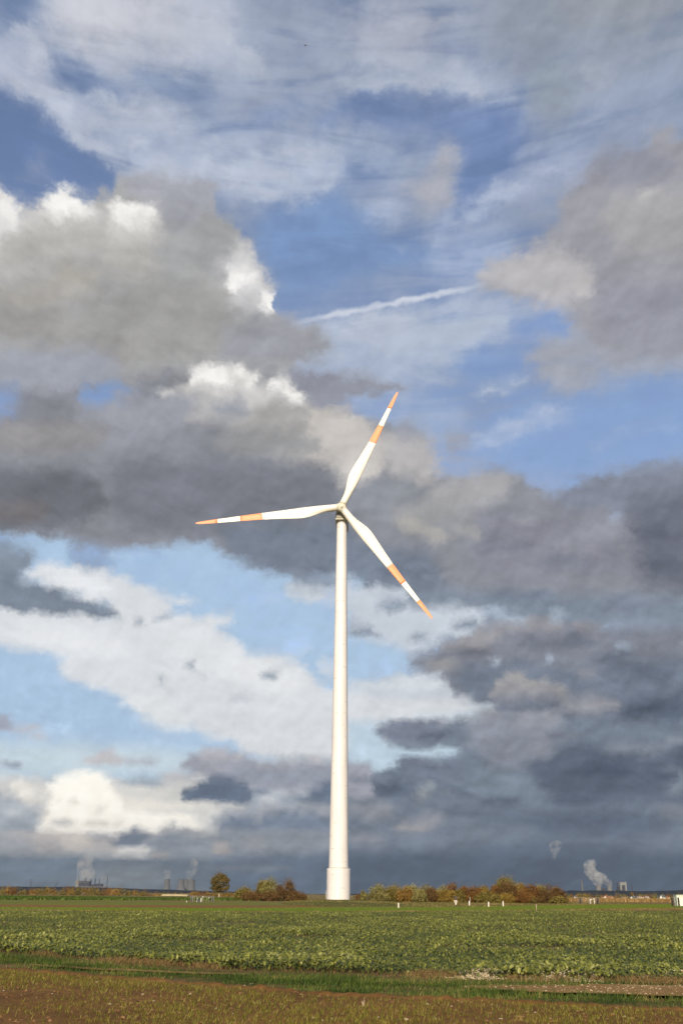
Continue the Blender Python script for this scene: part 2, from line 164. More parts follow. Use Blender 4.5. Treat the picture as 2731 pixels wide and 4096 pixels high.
((12.7,21.5, 14.8,22.1, 16.3,22.4, 18.7,22.7, 27.9,21.4, 27.5,18.8, 14.1,20.5), (126,131,146), 1.00, 0.30),
((6.5,19.2, 6.3,19, 5.8,19, 5.1,19.2, 4.4,19.4, 3.8,19.7, 3.5,20, 3.4,20.3, 3.6,20.4, 4.1,20.5, 4.8,20.3, 5.5,20.1, 6.1,19.7, 6.4,19.4), (176,172,169), 1.00, 0.30),
((8.2,20.8, 7.9,20.5, 7.2,20.3, 6.2,20.2, 5,20.2, 4,20.3, 3.2,20.6, 3,20.9, 3.3,21.2, 4,21.5, 5,21.6, 6.2,21.6, 7.2,21.4, 7.9,21.1), (156,155,157), 1.00, 0.47),
((0,19, 5.4,18.7, 6.5,16.1, 0.1,16.3), (117,126,142), 1.00, 0.53),
((8.2,20.9, 16.2,19.9, 16.9,16.8, 8,17.2), (131,131,143), 1.00, 0.71),
((17.1,21.2, 27.7,19.9, 26.8,14.7, 17.4,16), (112,115,129), 1.00, 0.71),
((17,19.3, 16.8,19.1, 16.4,18.9, 15.8,18.8, 15.1,18.9, 14.4,19, 14,19.3, 13.9,19.6, 14.1,19.8, 14.5,20, 15.2,20.1, 15.9,20, 16.5,19.9, 16.9,19.6), (144,145,156), 1.00, 0.33),
((17.1,19.9, 17,19.9, 16.9,19.8, 16.7,19.9, 16.5,19.9, 16.3,20, 16.2,20.1, 16.1,20.2, 16.2,20.2, 16.3,20.3, 16.5,20.2, 16.8,20.2, 16.9,20.1, 17.1,20), (158,168,188), 0.97, 0.12),
((0,16.9, 26.9,15.1, 26.6,13.5, 5,14.9, 2.1,15.9), (121,131,146), 1.00, 0.47),
((-23.9,18, -19.4,18.3, -16.8,18.6, -15.7,18.1, -14.8,17.6, -13.9,18, -12.5,18.4, -10.9,18.3, -9.7,18.8, -8.2,19, -7,18, -4.9,17.6, -3.6,17.1, -0.3,17.3, 1.3,16.9, 1.3,10.3, -5,6.1, -22,5.3), (172,198,225), 0.74, 0.26),
((-23.9,17.6, -19.9,17.9, -18.4,17.7, -18.2,16.6, -19,16.1, -17.5,15.9, -15.6,15.5, -13.7,15, -12.7,14.7, -12.9,14.1, -13.9,14.3, -15,14.2, -16.5,14.4, -19.4,14.3, -23.3,14.1), (119,129,144), 1.00, 0.12),
((-17.9,17.3, -18,17.1, -18.3,16.9, -18.7,16.7, -19.2,16.7, -19.6,16.7, -19.9,16.9, -20.1,17.1, -20,17.4, -19.7,17.6, -19.3,17.7, -18.8,17.8, -18.4,17.7, -18,17.6), (132,142,157), 0.90, 0.30),
((-16,18.1, -13.9,18.1, -13.1,17.2, -14.2,16.7, -15.6,16.7), (140,156,180), 0.55, 0.30),
((-18.8,16.1, -17.1,17.2, -15.2,17, -13.8,16.9, -12,16.2, -9.5,15.7, -7.9,15.2, -10.5,15.5, -10,14.7, -8.9,14.9, -8.5,14.5, -7.5,14.9, -6.1,14.9, -7.1,14, -6,13.3, -5.2,12.8, -3.6,12.7, -2,12, -1.1,11.1, 0.1,10.8, 2,10.3, 8.4,10.4, 7.7,9.4, 6.3,9.1, 0.1,7.1, -5,7, -6,7.9, -7.4,8.2, -8.2,8.6, -9.9,8.9, -11.3,9.4, -12.4,9.9, -13.9,10.6, -15.9,11.2, -15.6,11.9, -17.2,12.3, -18.6,12.4, -19.2,12.7, -23.1,12.6, -23.3,13.9, -19.4,14.3, -16.4,14.4, -13.9,14.3, -12.5,14.2, -13.7,15.1, -15.6,15.5, -17.5,16), (221,224,228), 0.97, 0.17),
((-11.7,12.5, -12.1,12.3, -13.1,12.2, -14.5,12.3, -16,12.5, -17.3,12.8, -18.3,13.2, -18.6,13.5, -18.2,13.7, -17.3,13.8, -15.9,13.7, -14.4,13.5, -13,13.2, -12.1,12.8), (229,231,234), 1.00, 0.35),
((-5.2,11.4, -5.7,11, -6.7,10.9, -7.9,11.2, -9.2,11.7, -10.3,12.4, -11,13.1, -11.1,13.7, -10.6,14.1, -9.6,14.2, -8.3,14, -7,13.4, -5.9,12.7, -5.3,12), (226,229,232), 1.00, 0.59),
((-13.3,15.8, -13.6,15.6, -14.1,15.6, -14.8,15.7, -15.6,15.8, -16.3,16.1, -16.8,16.4, -16.9,16.6, -16.7,16.8, -16.2,16.8, -15.4,16.8, -14.6,16.6, -13.9,16.3, -13.5,16), (231,233,236), 1.00, 0.24),
((-1.7,10.9, -2,10.6, -2.9,10.5, -4,10.6, -5.3,10.9, -6.4,11.3, -7.1,11.8, -7.3,12.2, -6.9,12.5, -6.1,12.6, -4.9,12.5, -3.7,12.2, -2.6,11.8, -1.9,11.3), (229,231,233), 1.00, 0.35),
((-8.3,8.6, -8.6,8.4, -9.2,8.4, -10,8.5, -10.8,8.9, -11.5,9.3, -11.9,9.7, -12,10, -11.7,10.2, -11.1,10.3, -10.3,10.1, -9.5,9.8, -8.8,9.3, -8.4,8.9), (226,229,231), 1.00, 0.35),
((-8.2,12, -8.2,11.9, -8.2,11.9, -8.3,11.8, -8.4,11.7, -8.6,11.7, -8.7,11.7, -8.7,11.7, -8.7,11.8, -8.7,11.9, -8.6,12, -8.4,12, -8.3,12, -8.2,12), (160,168,180), 1.00, 0.11),
((-7.6,11.6, -7.6,11.6, -7.7,11.5, -7.8,11.5, -7.9,11.5, -8,11.5, -8.1,11.5, -8.1,11.6, -8.1,11.6, -8,11.7, -7.9,11.7, -7.8,11.7, -7.7,11.7, -7.6,11.7), (178,185,194), 1.00, 0.11),
((-9.4,10.8, -9.5,10.7, -9.6,10.7, -9.8,10.7, -10,10.8, -10.2,10.8, -10.3,10.9, -10.4,11, -10.3,11.1, -10.2,11.1, -10,11.1, -9.7,11, -9.6,11, -9.4,10.9), (165,173,184), 1.00, 0.11),
((-3.2,11.7, -3.3,11.7, -3.4,11.6, -3.6,11.5, -3.9,11.4, -4.1,11.3, -4.3,11.4, -4.4,11.4, -4.4,11.5, -4.2,11.6, -4,11.7, -3.8,11.8, -3.5,11.8, -3.3,11.8), (148,158,173), 1.00, 0.11),
((-4.7,10.5, -4.8,10.4, -5,10.3, -5.4,10.2, -5.7,10.2, -6.1,10.2, -6.3,10.2, -6.4,10.3, -6.3,10.3, -6.1,10.4, -5.8,10.5, -5.4,10.5, -5.1,10.5, -4.8,10.5), (170,177,187), 1.00, 0.11),
((-10.1,14.6, -10.1,14.5, -10.2,14.4, -10.3,14.4, -10.5,14.4, -10.6,14.4, -10.7,14.5, -10.8,14.5, -10.7,14.6, -10.6,14.7, -10.5,14.8, -10.3,14.8, -10.2,14.7, -10.1,14.7), (170,178,190), 1.00, 0.11),
((-11.5,14, -11.6,14, -11.7,13.9, -11.8,14, -11.9,14.1, -12,14.2, -12,14.3, -12,14.4, -11.9,14.5, -11.8,14.5, -11.7,14.4, -11.5,14.4, -11.5,14.3, -11.4,14.1), (175,182,192), 1.00, 0.11),
((-3.5,16, -2.4,16.9, 0,17.3, 0.9,16.8, 0.6,15.6, -1.7,15.7), (205,212,221), 0.85, 0.19),
((-3.5,16.5, -2.4,17, 0,17, 0,16.5, -2,16.4), (140,150,165), 0.90, 0.12),
((-3,15.9, -3.2,15.8, -3.6,15.7, -4.3,15.6, -5,15.6, -5.6,15.6, -6.1,15.7, -6.3,15.8, -6.1,15.9, -5.7,16, -5,16.1, -4.3,16.1, -3.6,16.1, -3.2,16), (190,208,226), 0.45, 0.17),
((-1.7,13.6, -1.7,13.4, -1.8,13.1, -2.1,12.9, -2.4,12.7, -2.8,12.6, -3.1,12.6, -3.2,12.7, -3.3,12.9, -3.1,13.2, -2.9,13.4, -2.6,13.6, -2.2,13.7, -1.9,13.7), (190,208,226), 0.40, 0.21),
((0,12.1, -0.1,11.8, -0.2,11.6, -0.4,11.5, -0.7,11.5, -0.9,11.6, -1.1,11.8, -1.2,12.1, -1.1,12.3, -0.9,12.5, -0.7,12.6, -0.5,12.6, -0.2,12.5, -0.1,12.3), (205,215,226), 0.60, 0.24),
((0.3,16.5, 3.8,16.5, 4.1,15.5, 7.4,15.4, 8.8,15.2, 8.6,14.7, 7.6,14.1, 6.1,13.7, 4.2,12.8, 2.6,13.1, 0.6,13.9), (202,210,220), 0.92, 0.19),
((4.1,15.5, 4,15.4, 3.7,15.3, 3.3,15.3, 2.8,15.4, 2.4,15.4, 2.1,15.6, 2.1,15.7, 2.2,15.8, 2.5,15.9, 2.9,15.9, 3.3,15.9, 3.8,15.8, 4,15.6), (140,150,166), 0.90, 0.12),
((2.2,14.2, 2.1,14.1, 1.9,14, 1.5,14, 1.1,14, 0.7,14.1, 0.5,14.2, 0.4,14.3, 0.5,14.5, 0.8,14.5, 1.1,14.5, 1.5,14.5, 1.9,14.4, 2.1,14.3), (128,138,153), 1.00, 0.11),
((5.6,13.9, 5.6,13.8, 5.3,13.7, 5,13.7, 4.7,13.6, 4.3,13.7, 4.1,13.7, 4,13.8, 4.1,13.8, 4.3,13.9, 4.6,14, 5,14, 5.3,14, 5.5,13.9), (135,145,160), 1.00, 0.11),
((8.1,14.6, 8.1,14.5, 7.8,14.5, 7.5,14.4, 7.1,14.4, 6.8,14.5, 6.6,14.6, 6.5,14.6, 6.6,14.7, 6.8,14.8, 7.2,14.8, 7.5,14.8, 7.8,14.8, 8.1,14.7), (128,139,155), 1.00, 0.11),
((11.2,14.7, 11.1,14.5, 10.9,14.4, 10.5,14.3, 10,14.3, 9.6,14.3, 9.3,14.4, 9.2,14.6, 9.3,14.7, 9.6,14.8, 10,14.9, 10.4,14.9, 10.8,14.9, 11.1,14.8), (170,183,199), 0.97, 0.17),
((12.9,15, 13,14.8, 12.9,14.6, 12.7,14.4, 12.5,14.3, 12.2,14.2, 12,14.2, 11.8,14.3, 11.8,14.5, 11.9,14.7, 12,14.9, 12.3,15.1, 12.5,15.2, 12.8,15.1), (166,179,195), 0.97, 0.19),
((9.8,15, 9.7,14.9, 9.5,14.8, 9.2,14.8, 8.9,14.8, 8.6,14.9, 8.4,14.9, 8.4,15, 8.4,15.1, 8.7,15.2, 8.9,15.2, 9.3,15.2, 9.6,15.2, 9.7,15.1), (170,184,200), 0.95, 0.14),
((0.3,13.8, 2.3,13.6, 4.1,12.8, 4.1,11.9, 2.9,11.7, 0.3,10.9), (174,199,224), 0.74, 0.21),
((0.4,11.1, 4.1,11.8, 6.1,11.4, 7,10.5, 0.5,10.5), (214,220,226), 0.90, 0.21),
((4.1,12.4, 6.1,13.2, 6.3,13.5, 8.8,14.1, 10.1,14.3, 11.5,14.6, 12.6,14.2, 14,14.3, 16.1,13.8, 26.6,13.5, 26.1,10.5, 14.7,10.9, 12.6,10.1, 10,10.9, 6.8,10.5, 5.8,11.5), (124,127,139), 1.00, 0.15),
((7.9,13.9, 9.1,14.2, 9.3,13.5, 8.3,13.1, 6.1,13), (154,151,155), 1.00, 0.17),
((12.5,14.2, 12.4,14.1, 12.2,14, 11.8,14, 11.4,14, 11.1,14.1, 10.9,14.2, 10.8,14.3, 10.9,14.4, 11.1,14.5, 11.5,14.6, 11.8,14.6, 12.2,14.5, 12.4,14.4), (146,144,150), 1.00, 0.14),
((15.1,14, 15,13.8, 14.8,13.7, 14.5,13.7, 14.1,13.7, 13.8,13.8, 13.5,13.9, 13.5,14.1, 13.6,14.2, 13.8,14.3, 14.1,14.4, 14.5,14.3, 14.8,14.3, 15.1,14.1), (143,143,152), 1.00, 0.17),
((7,12.1, 6.9,12, 6.6,11.8, 6.2,11.8, 5.8,11.8, 5.4,11.8, 5.1,12, 5,12.1, 5.1,12.3, 5.4,12.4, 5.8,12.5, 6.3,12.5, 6.7,12.4, 6.9,12.3), (154,152,154), 1.00, 0.17),
((9.5,12.2, 9.5,12.1, 9.4,12, 9.2,12, 9,12, 8.8,12.1, 8.7,12.1, 8.7,12.2, 8.7,12.3, 8.8,12.4, 9,12.4, 9.2,12.4, 9.4,12.4, 9.5,12.3), (182,192,205), 0.95, 0.11),
((12.4,12.3, 12.4,12.3, 12.3,12.2, 12.1,12.2, 12,12.2, 11.9,12.2, 11.8,12.3, 11.7,12.3, 11.8,12.4, 11.9,12.4, 12,12.5, 12.2,12.5, 12.3,12.4, 12.4,12.4), (170,180,196), 1.00, 0.11),
((17,12.6, 16.9,12.5, 16.7,12.5, 16.4,12.6, 16,12.7, 15.7,12.9, 15.5,13, 15.5,13.1, 15.6,13.1, 15.8,13.1, 16.1,13, 16.5,12.9, 16.8,12.8, 17,12.7), (150,160,175), 1.00, 0.11),
((6.4,11.8, 10,12.3, 13.4,11.7, 19.3,12.2, 26.3,11.7, 25.9,8.7, 9,9.7, 7.2,10.4), (112,121,137), 1.00, 0.33),
((8.5,10.6, 9,11.2, 10.2,11.6, 10.7,11.3, 12,11.1, 13,10.7, 12.9,10.1, 9.1,9.9), (147,146,151), 1.00, 0.12),
((10.7,11.3, 10.7,11.2, 10.5,11.1, 10.2,11.1, 9.9,11.1, 9.6,11.1, 9.4,11.2, 9.3,11.3, 9.4,11.4, 9.6,11.5, 9.9,11.5, 10.2,11.5, 10.5,11.4, 10.7,11.4), (160,157,159), 1.00, 0.11),
((14.9,11.3, 14.8,11.2, 14.6,11.1, 14.2,11.1, 13.9,11.1, 13.5,11.2, 13.3,11.2, 13.2,11.3, 13.3,11.4, 13.6,11.5, 13.9,11.5, 14.3,11.5, 14.6,11.4, 14.8,11.3), (143,142,150), 1.00, 0.11),
((7.7,10.3, 26.1,10, 25.6,7, 9.1,8.8), (106,113,129), 1.00, 0.35),
((16,9.8, 15.8,9.6, 15.2,9.5, 14.5,9.5, 13.6,9.5, 12.9,9.6, 12.4,9.8, 12.2,9.9, 12.4,10.1, 12.9,10.2, 13.7,10.3, 14.5,10.2, 15.3,10.1, 15.8,10), (148,147,153), 1.00, 0.21),
((19.9,8.6, 19.6,8.2, 19,7.8, 18.1,7.6, 17.1,7.6, 16.2,7.9, 15.7,8.3, 15.5,8.8, 15.7,9.3, 16.4,9.7, 17.3,9.9, 18.3,9.9, 19.2,9.6, 19.7,9.2), (93,102,119), 1.00, 0.53),
((0.5,9.2, 6.3,9.5, 7.4,9.8, 9,10.1, 8.5,9.4, 0.5,8.2), (205,214,222), 0.70, 0.17),
((0.5,9.1, 2,8.9, 2.9,7.8, 6.7,7.7, 6.9,7, 4.8,7.1, 3.4,6.4, 0.5,6.3), (192,211,225), 0.76, 0.17),
((2.1,8.5, 2.3,8.8, 3.5,9.2, 4,9.3, 5.4,9.1, 6.9,9.3, 7.7,9.1, 9.1,9.7, 11.9,9.3, 25.8,8.5, 24.9,2, 0.5,1.9, 0.5,5.9, 3.4,6.7, 3.4,7.1, 4.8,7.2, 5.4,7, 6.6,7.2, 6.7,7.7, 4,7.8, 3.3,7.7, 2.9,8.2), (112,122,137), 1.00, 0.12),
((3.4,7.1, 4.1,7.3, 4.7,7.2, 5.1,6.8, 5.9,7, 6.8,7.2, 7,6.3, 4.8,5.6, 3.7,6.3), (112,120,136), 1.00, 0.12),
((6,8.5, 5.8,8.2, 5.3,8, 4.5,7.9, 3.7,7.9, 3,8, 2.5,8.2, 2.3,8.5, 2.5,8.7, 3,8.9, 3.7,9, 4.6,9, 5.3,8.9, 5.8,8.7), (116,122,139), 1.00, 0.24),
((6.6,8.9, 6.4,8.8, 5.9,8.8, 5.2,8.7, 4.5,8.7, 3.8,8.8, 3.3,8.9, 3.2,8.9, 3.3,9, 3.8,9.1, 4.5,9.2, 5.2,9.2, 5.9,9.1, 6.4,9), (137,139,151), 1.00, 0.12),
((7,9.1, 8.4,9.7, 11.2,9.5, 12.5,8.8, 11.7,6.6, 8.7,6.4, 7.6,7.8), (135,139,151), 1.00, 0.41),
((11.3,7.6, 11.2,7.2, 10.7,7, 10,6.8, 9.3,6.8, 8.6,7, 8.2,7.3, 8,7.6, 8.2,8, 8.7,8.3, 9.4,8.4, 10.1,8.4, 10.8,8.2, 11.2,7.9), (126,129,142), 1.00, 0.41),
((12.7,9.2, 12.6,9, 12.3,8.9, 11.9,8.8, 11.5,8.8, 11.1,8.9, 10.8,9, 10.8,9.2, 10.9,9.4, 11.1,9.5, 11.5,9.6, 12,9.6, 12.3,9.5, 12.6,9.3), (146,148,157), 1.00, 0.21),
((10.1,6.8, 13.1,7.7, 18.8,7.5, 25.6,7.1, 25.2,4.6, 12.9,4.5, 10.9,5.5), (97,106,123), 1.00, 0.35),
((18.5,7.3, 18.3,7.2, 17.7,7.1, 16.9,7, 16.1,7.1, 15.3,7.1, 14.7,7.3, 14.6,7.4, 14.8,7.5, 15.3,7.6, 16.1,7.6, 17,7.6, 17.8,7.5, 18.3,7.4), (122,128,141), 1.00, 0.19),
((11,5.7, 10.7,5.5, 10.2,5.2, 9.3,5.1, 8.4,5.1, 7.6,5.2, 7.1,5.5, 6.9,5.8, 7.1,6, 7.7,6.3, 8.5,6.4, 9.4,6.4, 10.2,6.3, 10.8,6), (117,128,142), 1.00, 0.41),
((0.4,5.9, 1.7,6.2, 3.7,6, 4.4,5.2, 3.7,4.9, 0.4,4.9), (99,109,126), 1.00, 0.14),
((2,6.1, 1.9,6, 1.7,5.9, 1.4,5.8, 1,5.8, 0.7,5.9, 0.4,6, 0.3,6.1, 0.4,6.2, 0.7,6.3, 1,6.3, 1.4,6.3, 1.7,6.3, 1.9,6.2), (118,124,138), 1.00, 0.14),
((4.9,5.2, 4.9,5.2, 4.8,5.1, 4.7,4.9, 4.6,4.9, 4.5,4.8, 4.3,4.8, 4.3,4.8, 4.3,4.9, 4.3,5, 4.4,5.1, 4.6,5.2, 4.7,5.3, 4.8,5.3), (168,165,160), 1.00, 0.19),
((5.5,5.6, 5.4,5.5, 5.3,5.4, 5.1,5.3, 4.8,5.3, 4.6,5.2, 4.5,5.2, 4.4,5.3, 4.4,5.4, 4.6,5.4, 4.8,5.5, 5,5.6, 5.2,5.6, 5.4,5.6), (160,168,176), 1.00, 0.14),
((7.5,5.2, 7.5,5.2, 7.2,5.1, 6.9,5.1, 6.5,5.1, 6.2,5.1, 6,5.2, 5.9,5.2, 6,5.3, 6.2,5.4, 6.5,5.4, 6.9,5.4, 7.2,5.4, 7.5,5.3), (96,107,124), 1.00, 0.11),
((3.3,4.4, 3.1,4.2, 2.7,4.1, 2.1,4, 1.4,4, 0.8,4, 0.4,4.2, 0.2,4.3, 0.4,4.5, 0.8,4.7, 1.4,4.7, 2.1,4.7, 2.7,4.7, 3.1,4.5), (136,138,147), 1.00, 0.24),
((6,3.9, 5.8,3.7, 5.4,3.5, 4.9,3.3, 4.2,3.2, 3.6,3.1, 3.2,3.2, 3,3.3, 3.1,3.5, 3.5,3.7, 4.1,3.8, 4.7,4, 5.3,4, 5.8,4), (142,141,148), 1.00, 0.21),
((2.8,2.7, 2.7,2.6, 2.4,2.4, 1.9,2.4, 1.3,2.4, 0.8,2.4, 0.5,2.6, 0.4,2.7, 0.5,2.9, 0.8,3, 1.3,3.1, 1.9,3.1, 2.4,3, 2.7,2.9), (127,129,138), 1.00, 0.21),
((18.7,5.6, 18.6,5.3, 18.4,5, 18.2,4.9, 18,4.9, 17.8,5, 17.7,5.3, 17.6,5.6, 17.7,6, 17.9,6.2, 18.1,6.4, 18.3,6.4, 18.5,6.2, 18.6,5.9), (124,134,147), 1.00, 0.30),
((18.5,4.2, 18.4,4, 18.2,3.9, 18,3.8, 17.7,3.8, 17.5,3.9, 17.3,4, 17.2,4.2, 17.3,4.3, 17.5,4.4, 17.8,4.5, 18,4.5, 18.3,4.4, 18.4,4.3), (126,129,140), 1.00, 0.21),
((17.9,3.5, 17.4,3.2, 16,2.9, 13.9,2.8, 11.6,2.8, 9.5,2.9, 8,3.2, 7.5,3.5, 8,3.9, 9.5,4.1, 11.7,4.3, 14,4.3, 16.1,4.1, 17.5,3.8), (97,108,126), 1.00, 0.47),
((10.9,3.1, 10.7,2.9, 10,2.7, 9,2.6, 8,2.6, 7,2.7, 6.3,2.9, 6.1,3.1, 6.4,3.4, 7,3.5, 8,3.6, 9.1,3.6, 10.1,3.5, 10.7,3.4), (112,122,136), 1.00, 0.35),
((-22.2,7.3, -11.9,7.5, -6.4,7.3, -9.1,6, -22,5.4), (203,219,228), 0.85, 0.53),
((-17.8,8.4, -17.8,8.2, -18,8.1, -18.2,8, -18.5,8, -18.7,8.1, -18.9,8.2, -19,8.3, -18.9,8.5, -18.8,8.6, -18.6,8.7, -18.3,8.7, -18.1,8.6, -17.9,8.5), (164,165,178), 0.95, 0.17),
((-16,7.8, -16.1,7.8, -16.3,7.7, -16.7,7.8, -17.1,7.8, -17.5,7.9, -17.8,8, -17.8,8.1, -17.7,8.2, -17.5,8.2, -17.1,8.2, -16.7,8.2, -16.3,8.1, -16.1,8), (192,192,198), 0.80, 0.12),
((-14.4,6.5, -13.5,6.9, -13.3,7.2, -12.7,7.3, -12.4,6.9, -11.7,6.6, -11.8,6.5, -14.2,6.4), (199,196,198), 0.95, 0.11),
((-10.2,6.7, -10.3,6.6, -10.5,6.5, -10.9,6.5, -11.2,6.5, -11.5,6.5, -11.8,6.6, -11.9,6.6, -11.8,6.7, -11.6,6.8, -11.2,6.8, -10.9,6.8, -10.6,6.8, -10.3,6.8), (185,188,196), 0.80, 0.11),
((-17.2,6.3, -17.2,6.3, -17.4,6.2, -17.7,6.1, -18,6, -18.3,6, -18.6,6, -18.7,6.1, -18.6,6.1, -18.4,6.2, -18.1,6.3, -17.8,6.4, -17.5,6.4, -17.3,6.4), (148,158,173), 0.95, 0.11),
((-9.8,6.8, -9.9,6.7, -10,6.6, -10.1,6.6, -10.3,6.6, -10.5,6.6, -10.6,6.7, -10.6,6.7, -10.6,6.8, -10.5,6.9, -10.3,6.9, -10.2,6.9, -10,6.9, -9.9,6.8), (170,176,188), 0.70, 0.11),
((-22,5.5, -17,5.6, -15.3,5.4, -12.9,5.9, -11.5,5.3, -7.7,5.4, -6.2,3.4, -7.5,2.1, -10.1,1.8, -21.4,1.7), (224,221,215), 1.00, 0.19),
((-15.7,5.1, -15.3,5.7, -14.1,6, -13,6, -12.6,5.5, -12.1,4.9, -11.6,4.6, -11.6,3.8, -7.6,3.4, -7.8,2.9, -11.5,2.9, -14.1,2.9, -16.1,3.1, -15.6,4.1), (250,244,232), 1.00, 0.17),
((-13.2,5.1, -13.3,4.8, -13.6,4.6, -14,4.5, -14.6,4.5, -15,4.6, -15.4,4.8, -15.5,5, -15.4,5.3, -15.1,5.5, -14.7,5.6, -14.2,5.6, -13.7,5.5, -13.3,5.3), (255,250,238), 1.00, 0.26),
((-17.6,5.3, -17.1,5.5, -16.7,5.1, -16.2,4.5, -16.5,4.1, -17,4.6), (228,223,215), 1.00, 0.12),
((-21.9,4.9, -17.6,5.1, -17,4.3, -15.8,4, -16.1,2.8, -21.4,1.9), (172,179,187), 1.00, 0.21),
((-16.1,3.1, -16.2,3, -16.4,2.9, -16.8,2.9, -17.1,2.9, -17.5,2.9, -17.7,3, -17.8,3.1, -17.8,3.2, -17.5,3.2, -17.2,3.3, -16.8,3.3, -16.4,3.3, -16.2,3.2), (148,156,166), 1.00, 0.12),
((-14.1,3.4, -14.2,3.4, -14.3,3.3, -14.6,3.3, -14.8,3.3, -15.1,3.3, -15.2,3.3, -15.3,3.4, -15.2,3.4, -15.1,3.5, -14.9,3.5, -14.6,3.5, -14.4,3.5, -14.2,3.5), (190,188,186), 1.00, 0.11),
((-11.7,4.2, -8.1,3.9, -7.4,3.3, -8.9,2.9, -11.6,3.1), (250,244,232), 1.00, 0.19),
((-21.6,2.7, -16.7,2.8, -13.5,2.8, -11.8,2.9, -11.7,2, -14,1.8, -21.4,1.6), (186,181,178), 1.00, 0.21),
((-13.3,2.5, -13.4,2.3, -13.5,2.2, -13.8,2.1, -14.1,2.1, -14.3,2.2, -14.5,2.3, -14.6,2.4, -14.6,2.6, -14.4,2.7, -14.1,2.8, -13.9,2.8, -13.6,2.7, -13.4,2.6), (214,205,193), 1.00, 0.17),
((-11.9,2.7, -11.9,2.6, -12.1,2.6, -12.4,2.5, -12.8,2.5, -13.1,2.6, -13.3,2.6, -13.4,2.7, -13.3,2.8, -13.1,2.9, -12.8,2.9, -12.5,2.9, -12.2,2.9, -11.9,2.8), (172,171,174), 1.00, 0.12),
((-16,2.2, -16.2,2, -16.9,1.9, -17.9,1.8, -19,1.7, -19.9,1.8, -20.6,1.9, -20.9,2.1, -20.7,2.3, -20,2.5, -19.1,2.6, -18,2.6, -17,2.5, -16.3,2.4), (163,166,172), 1.00, 0.24),
((-9.9,5.6, -8.3,6.1, -6.3,5.8, -4.9,4.2, -6.9,3.4, -8.1,4, -9.8,4.3), (214,213,209), 1.00, 0.21),
((-8.9,6.5, -8.6,7, -7.4,7.4, -6.8,7.5, -5.9,7.3, -5,6.9, -3.7,6.8, -2.2,6.9, -0.5,7, 2,6.7, 2,5.1, -2.4,5, -4.9,5.3, -7.7,6), (160,160,171), 1.00, 0.12),
((-6.1,7.3, -6.2,7.2, -6.4,7.1, -6.8,7.1, -7.1,7, -7.5,7.1, -7.7,7.1, -7.8,7.2, -7.7,7.3, -7.5,7.4, -7.2,7.4, -6.8,7.4, -6.5,7.4, -6.2,7.4), (186,184,189), 1.00, 0.11),
((-6.4,6.6, -3.6,6.6, -0.5,6.7, 0.1,5.5, -3.6,5.4, -5.6,5.7), (146,150,163), 1.00, 0.26),
((-9.9,6, -8.8,6.3, -7.9,5.9, -8.8,5.5, -9.7,5.6), (196,196,199), 1.00, 0.14),
((-8.6,4.5, -8.4,4.9, -7.7,5.5, -6.7,5.8, -6.1,5.9, -5.4,5.7, -4.9,5.2, -4.8,4.7, -5.5,4.6), (100,113,133), 1.00, 0.11),
((-3.7,5, -3.8,4.9, -3.9,4.9, -4.1,4.8, -4.2,4.8, -4.4,4.9, -4.5,4.9, -4.6,5, -4.5,5.1, -4.4,5.2, -4.3,5.2, -4.1,5.2, -3.9,5.2, -3.8,5.1), (118,128,145), 1.00, 0.11),
((-3,4.6, -3,4.4, -3.3,4.3, -3.6,4.2, -4,4.2, -4.3,4.3, -4.5,4.4, -4.6,4.6, -4.5,4.7, -4.3,4.8, -4,4.9, -3.6,4.9, -3.3,4.8, -3.1,4.7), (200,203,207), 1.00, 0.14),
((-2.6,5.2, -2.6,5.2, -2.8,5.2, -3,5.1, -3.2,5.1, -3.5,5.1, -3.6,5.2, -3.7,5.2, -3.6,5.3, -3.5,5.3, -3.3,5.3, -3,5.3, -2.8,5.3, -2.6,5.3), (205,208,212), 0.90, 0.11),
((-1.5,5.3, -1.6,5.2, -1.7,5.1, -1.9,5.1, -2,5.1, -2.2,5.1, -2.3,5.2, -2.4,5.2, -2.3,5.3, -2.2,5.4, -2,5.4, -1.9,5.4, -1.7,5.4, -1.6,5.3), (200,206,213), 0.90, 0.11),
((-2.4,4.8, -1.5,5.3, -0.4,5.9, 0.1,5.7, 0.2,4.6, -1.7,4.6), (105,118,138), 1.00, 0.11),
((-6.4,4.2, -4.2,4.5, -0.5,4.7, 0.2,3.1, -6.2,3, -7,3.4), (160,163,171), 1.00, 0.19),
((-6.6,3.3, -6,3.7, -5.1,4, -4.9,3.8, -4.5,3.6, -4,3.8, -3,4, -2.1,4, 0.2,3.9, 0.2,3.2, -4.8,3.1), (114,125,143), 1.00, 0.11),
((-10.5,2.8, -9.4,3.1, -8.4,3.2, -6.2,3, 0.2,3.1, 0.2,1.5, -10.1,1.7), (138,143,151), 1.00, 0.21),
((-12.2,2.4, -11.5,2.9, -10.8,3.1, -10.2,2.8, -10,2.5, -10.6,2.3, -11.7,2.2), (112,121,137), 1.00, 0.11),
((-8.5,2.5, -8.5,2.4, -8.7,2.4, -9,2.3, -9.3,2.3, -9.5,2.3, -9.7,2.4, -9.8,2.5, -9.7,2.6, -9.6,2.7, -9.3,2.8, -9,2.8, -8.7,2.7, -8.5,2.6), (122,130,143), 1.00, 0.12),
((-5.7,2.2, -5.8,2.1, -5.9,2, -6.1,1.9, -6.4,1.9, -6.6,2, -6.8,2.1, -6.9,2.2, -6.8,2.3, -6.7,2.4, -6.4,2.5, -6.2,2.5, -5.9,2.4, -5.8,2.3), (178,168,163), 1.00, 0.14),
((-7.3,3.1, -7.4,3, -7.6,2.9, -7.9,2.9, -8.3,2.9, -8.6,2.9, -8.8,3, -8.9,3, -8.8,3.1, -8.6,3.2, -8.3,3.3, -7.9,3.3, -7.6,3.2, -7.4,3.2), (160,160,165), 1.00, 0.12),
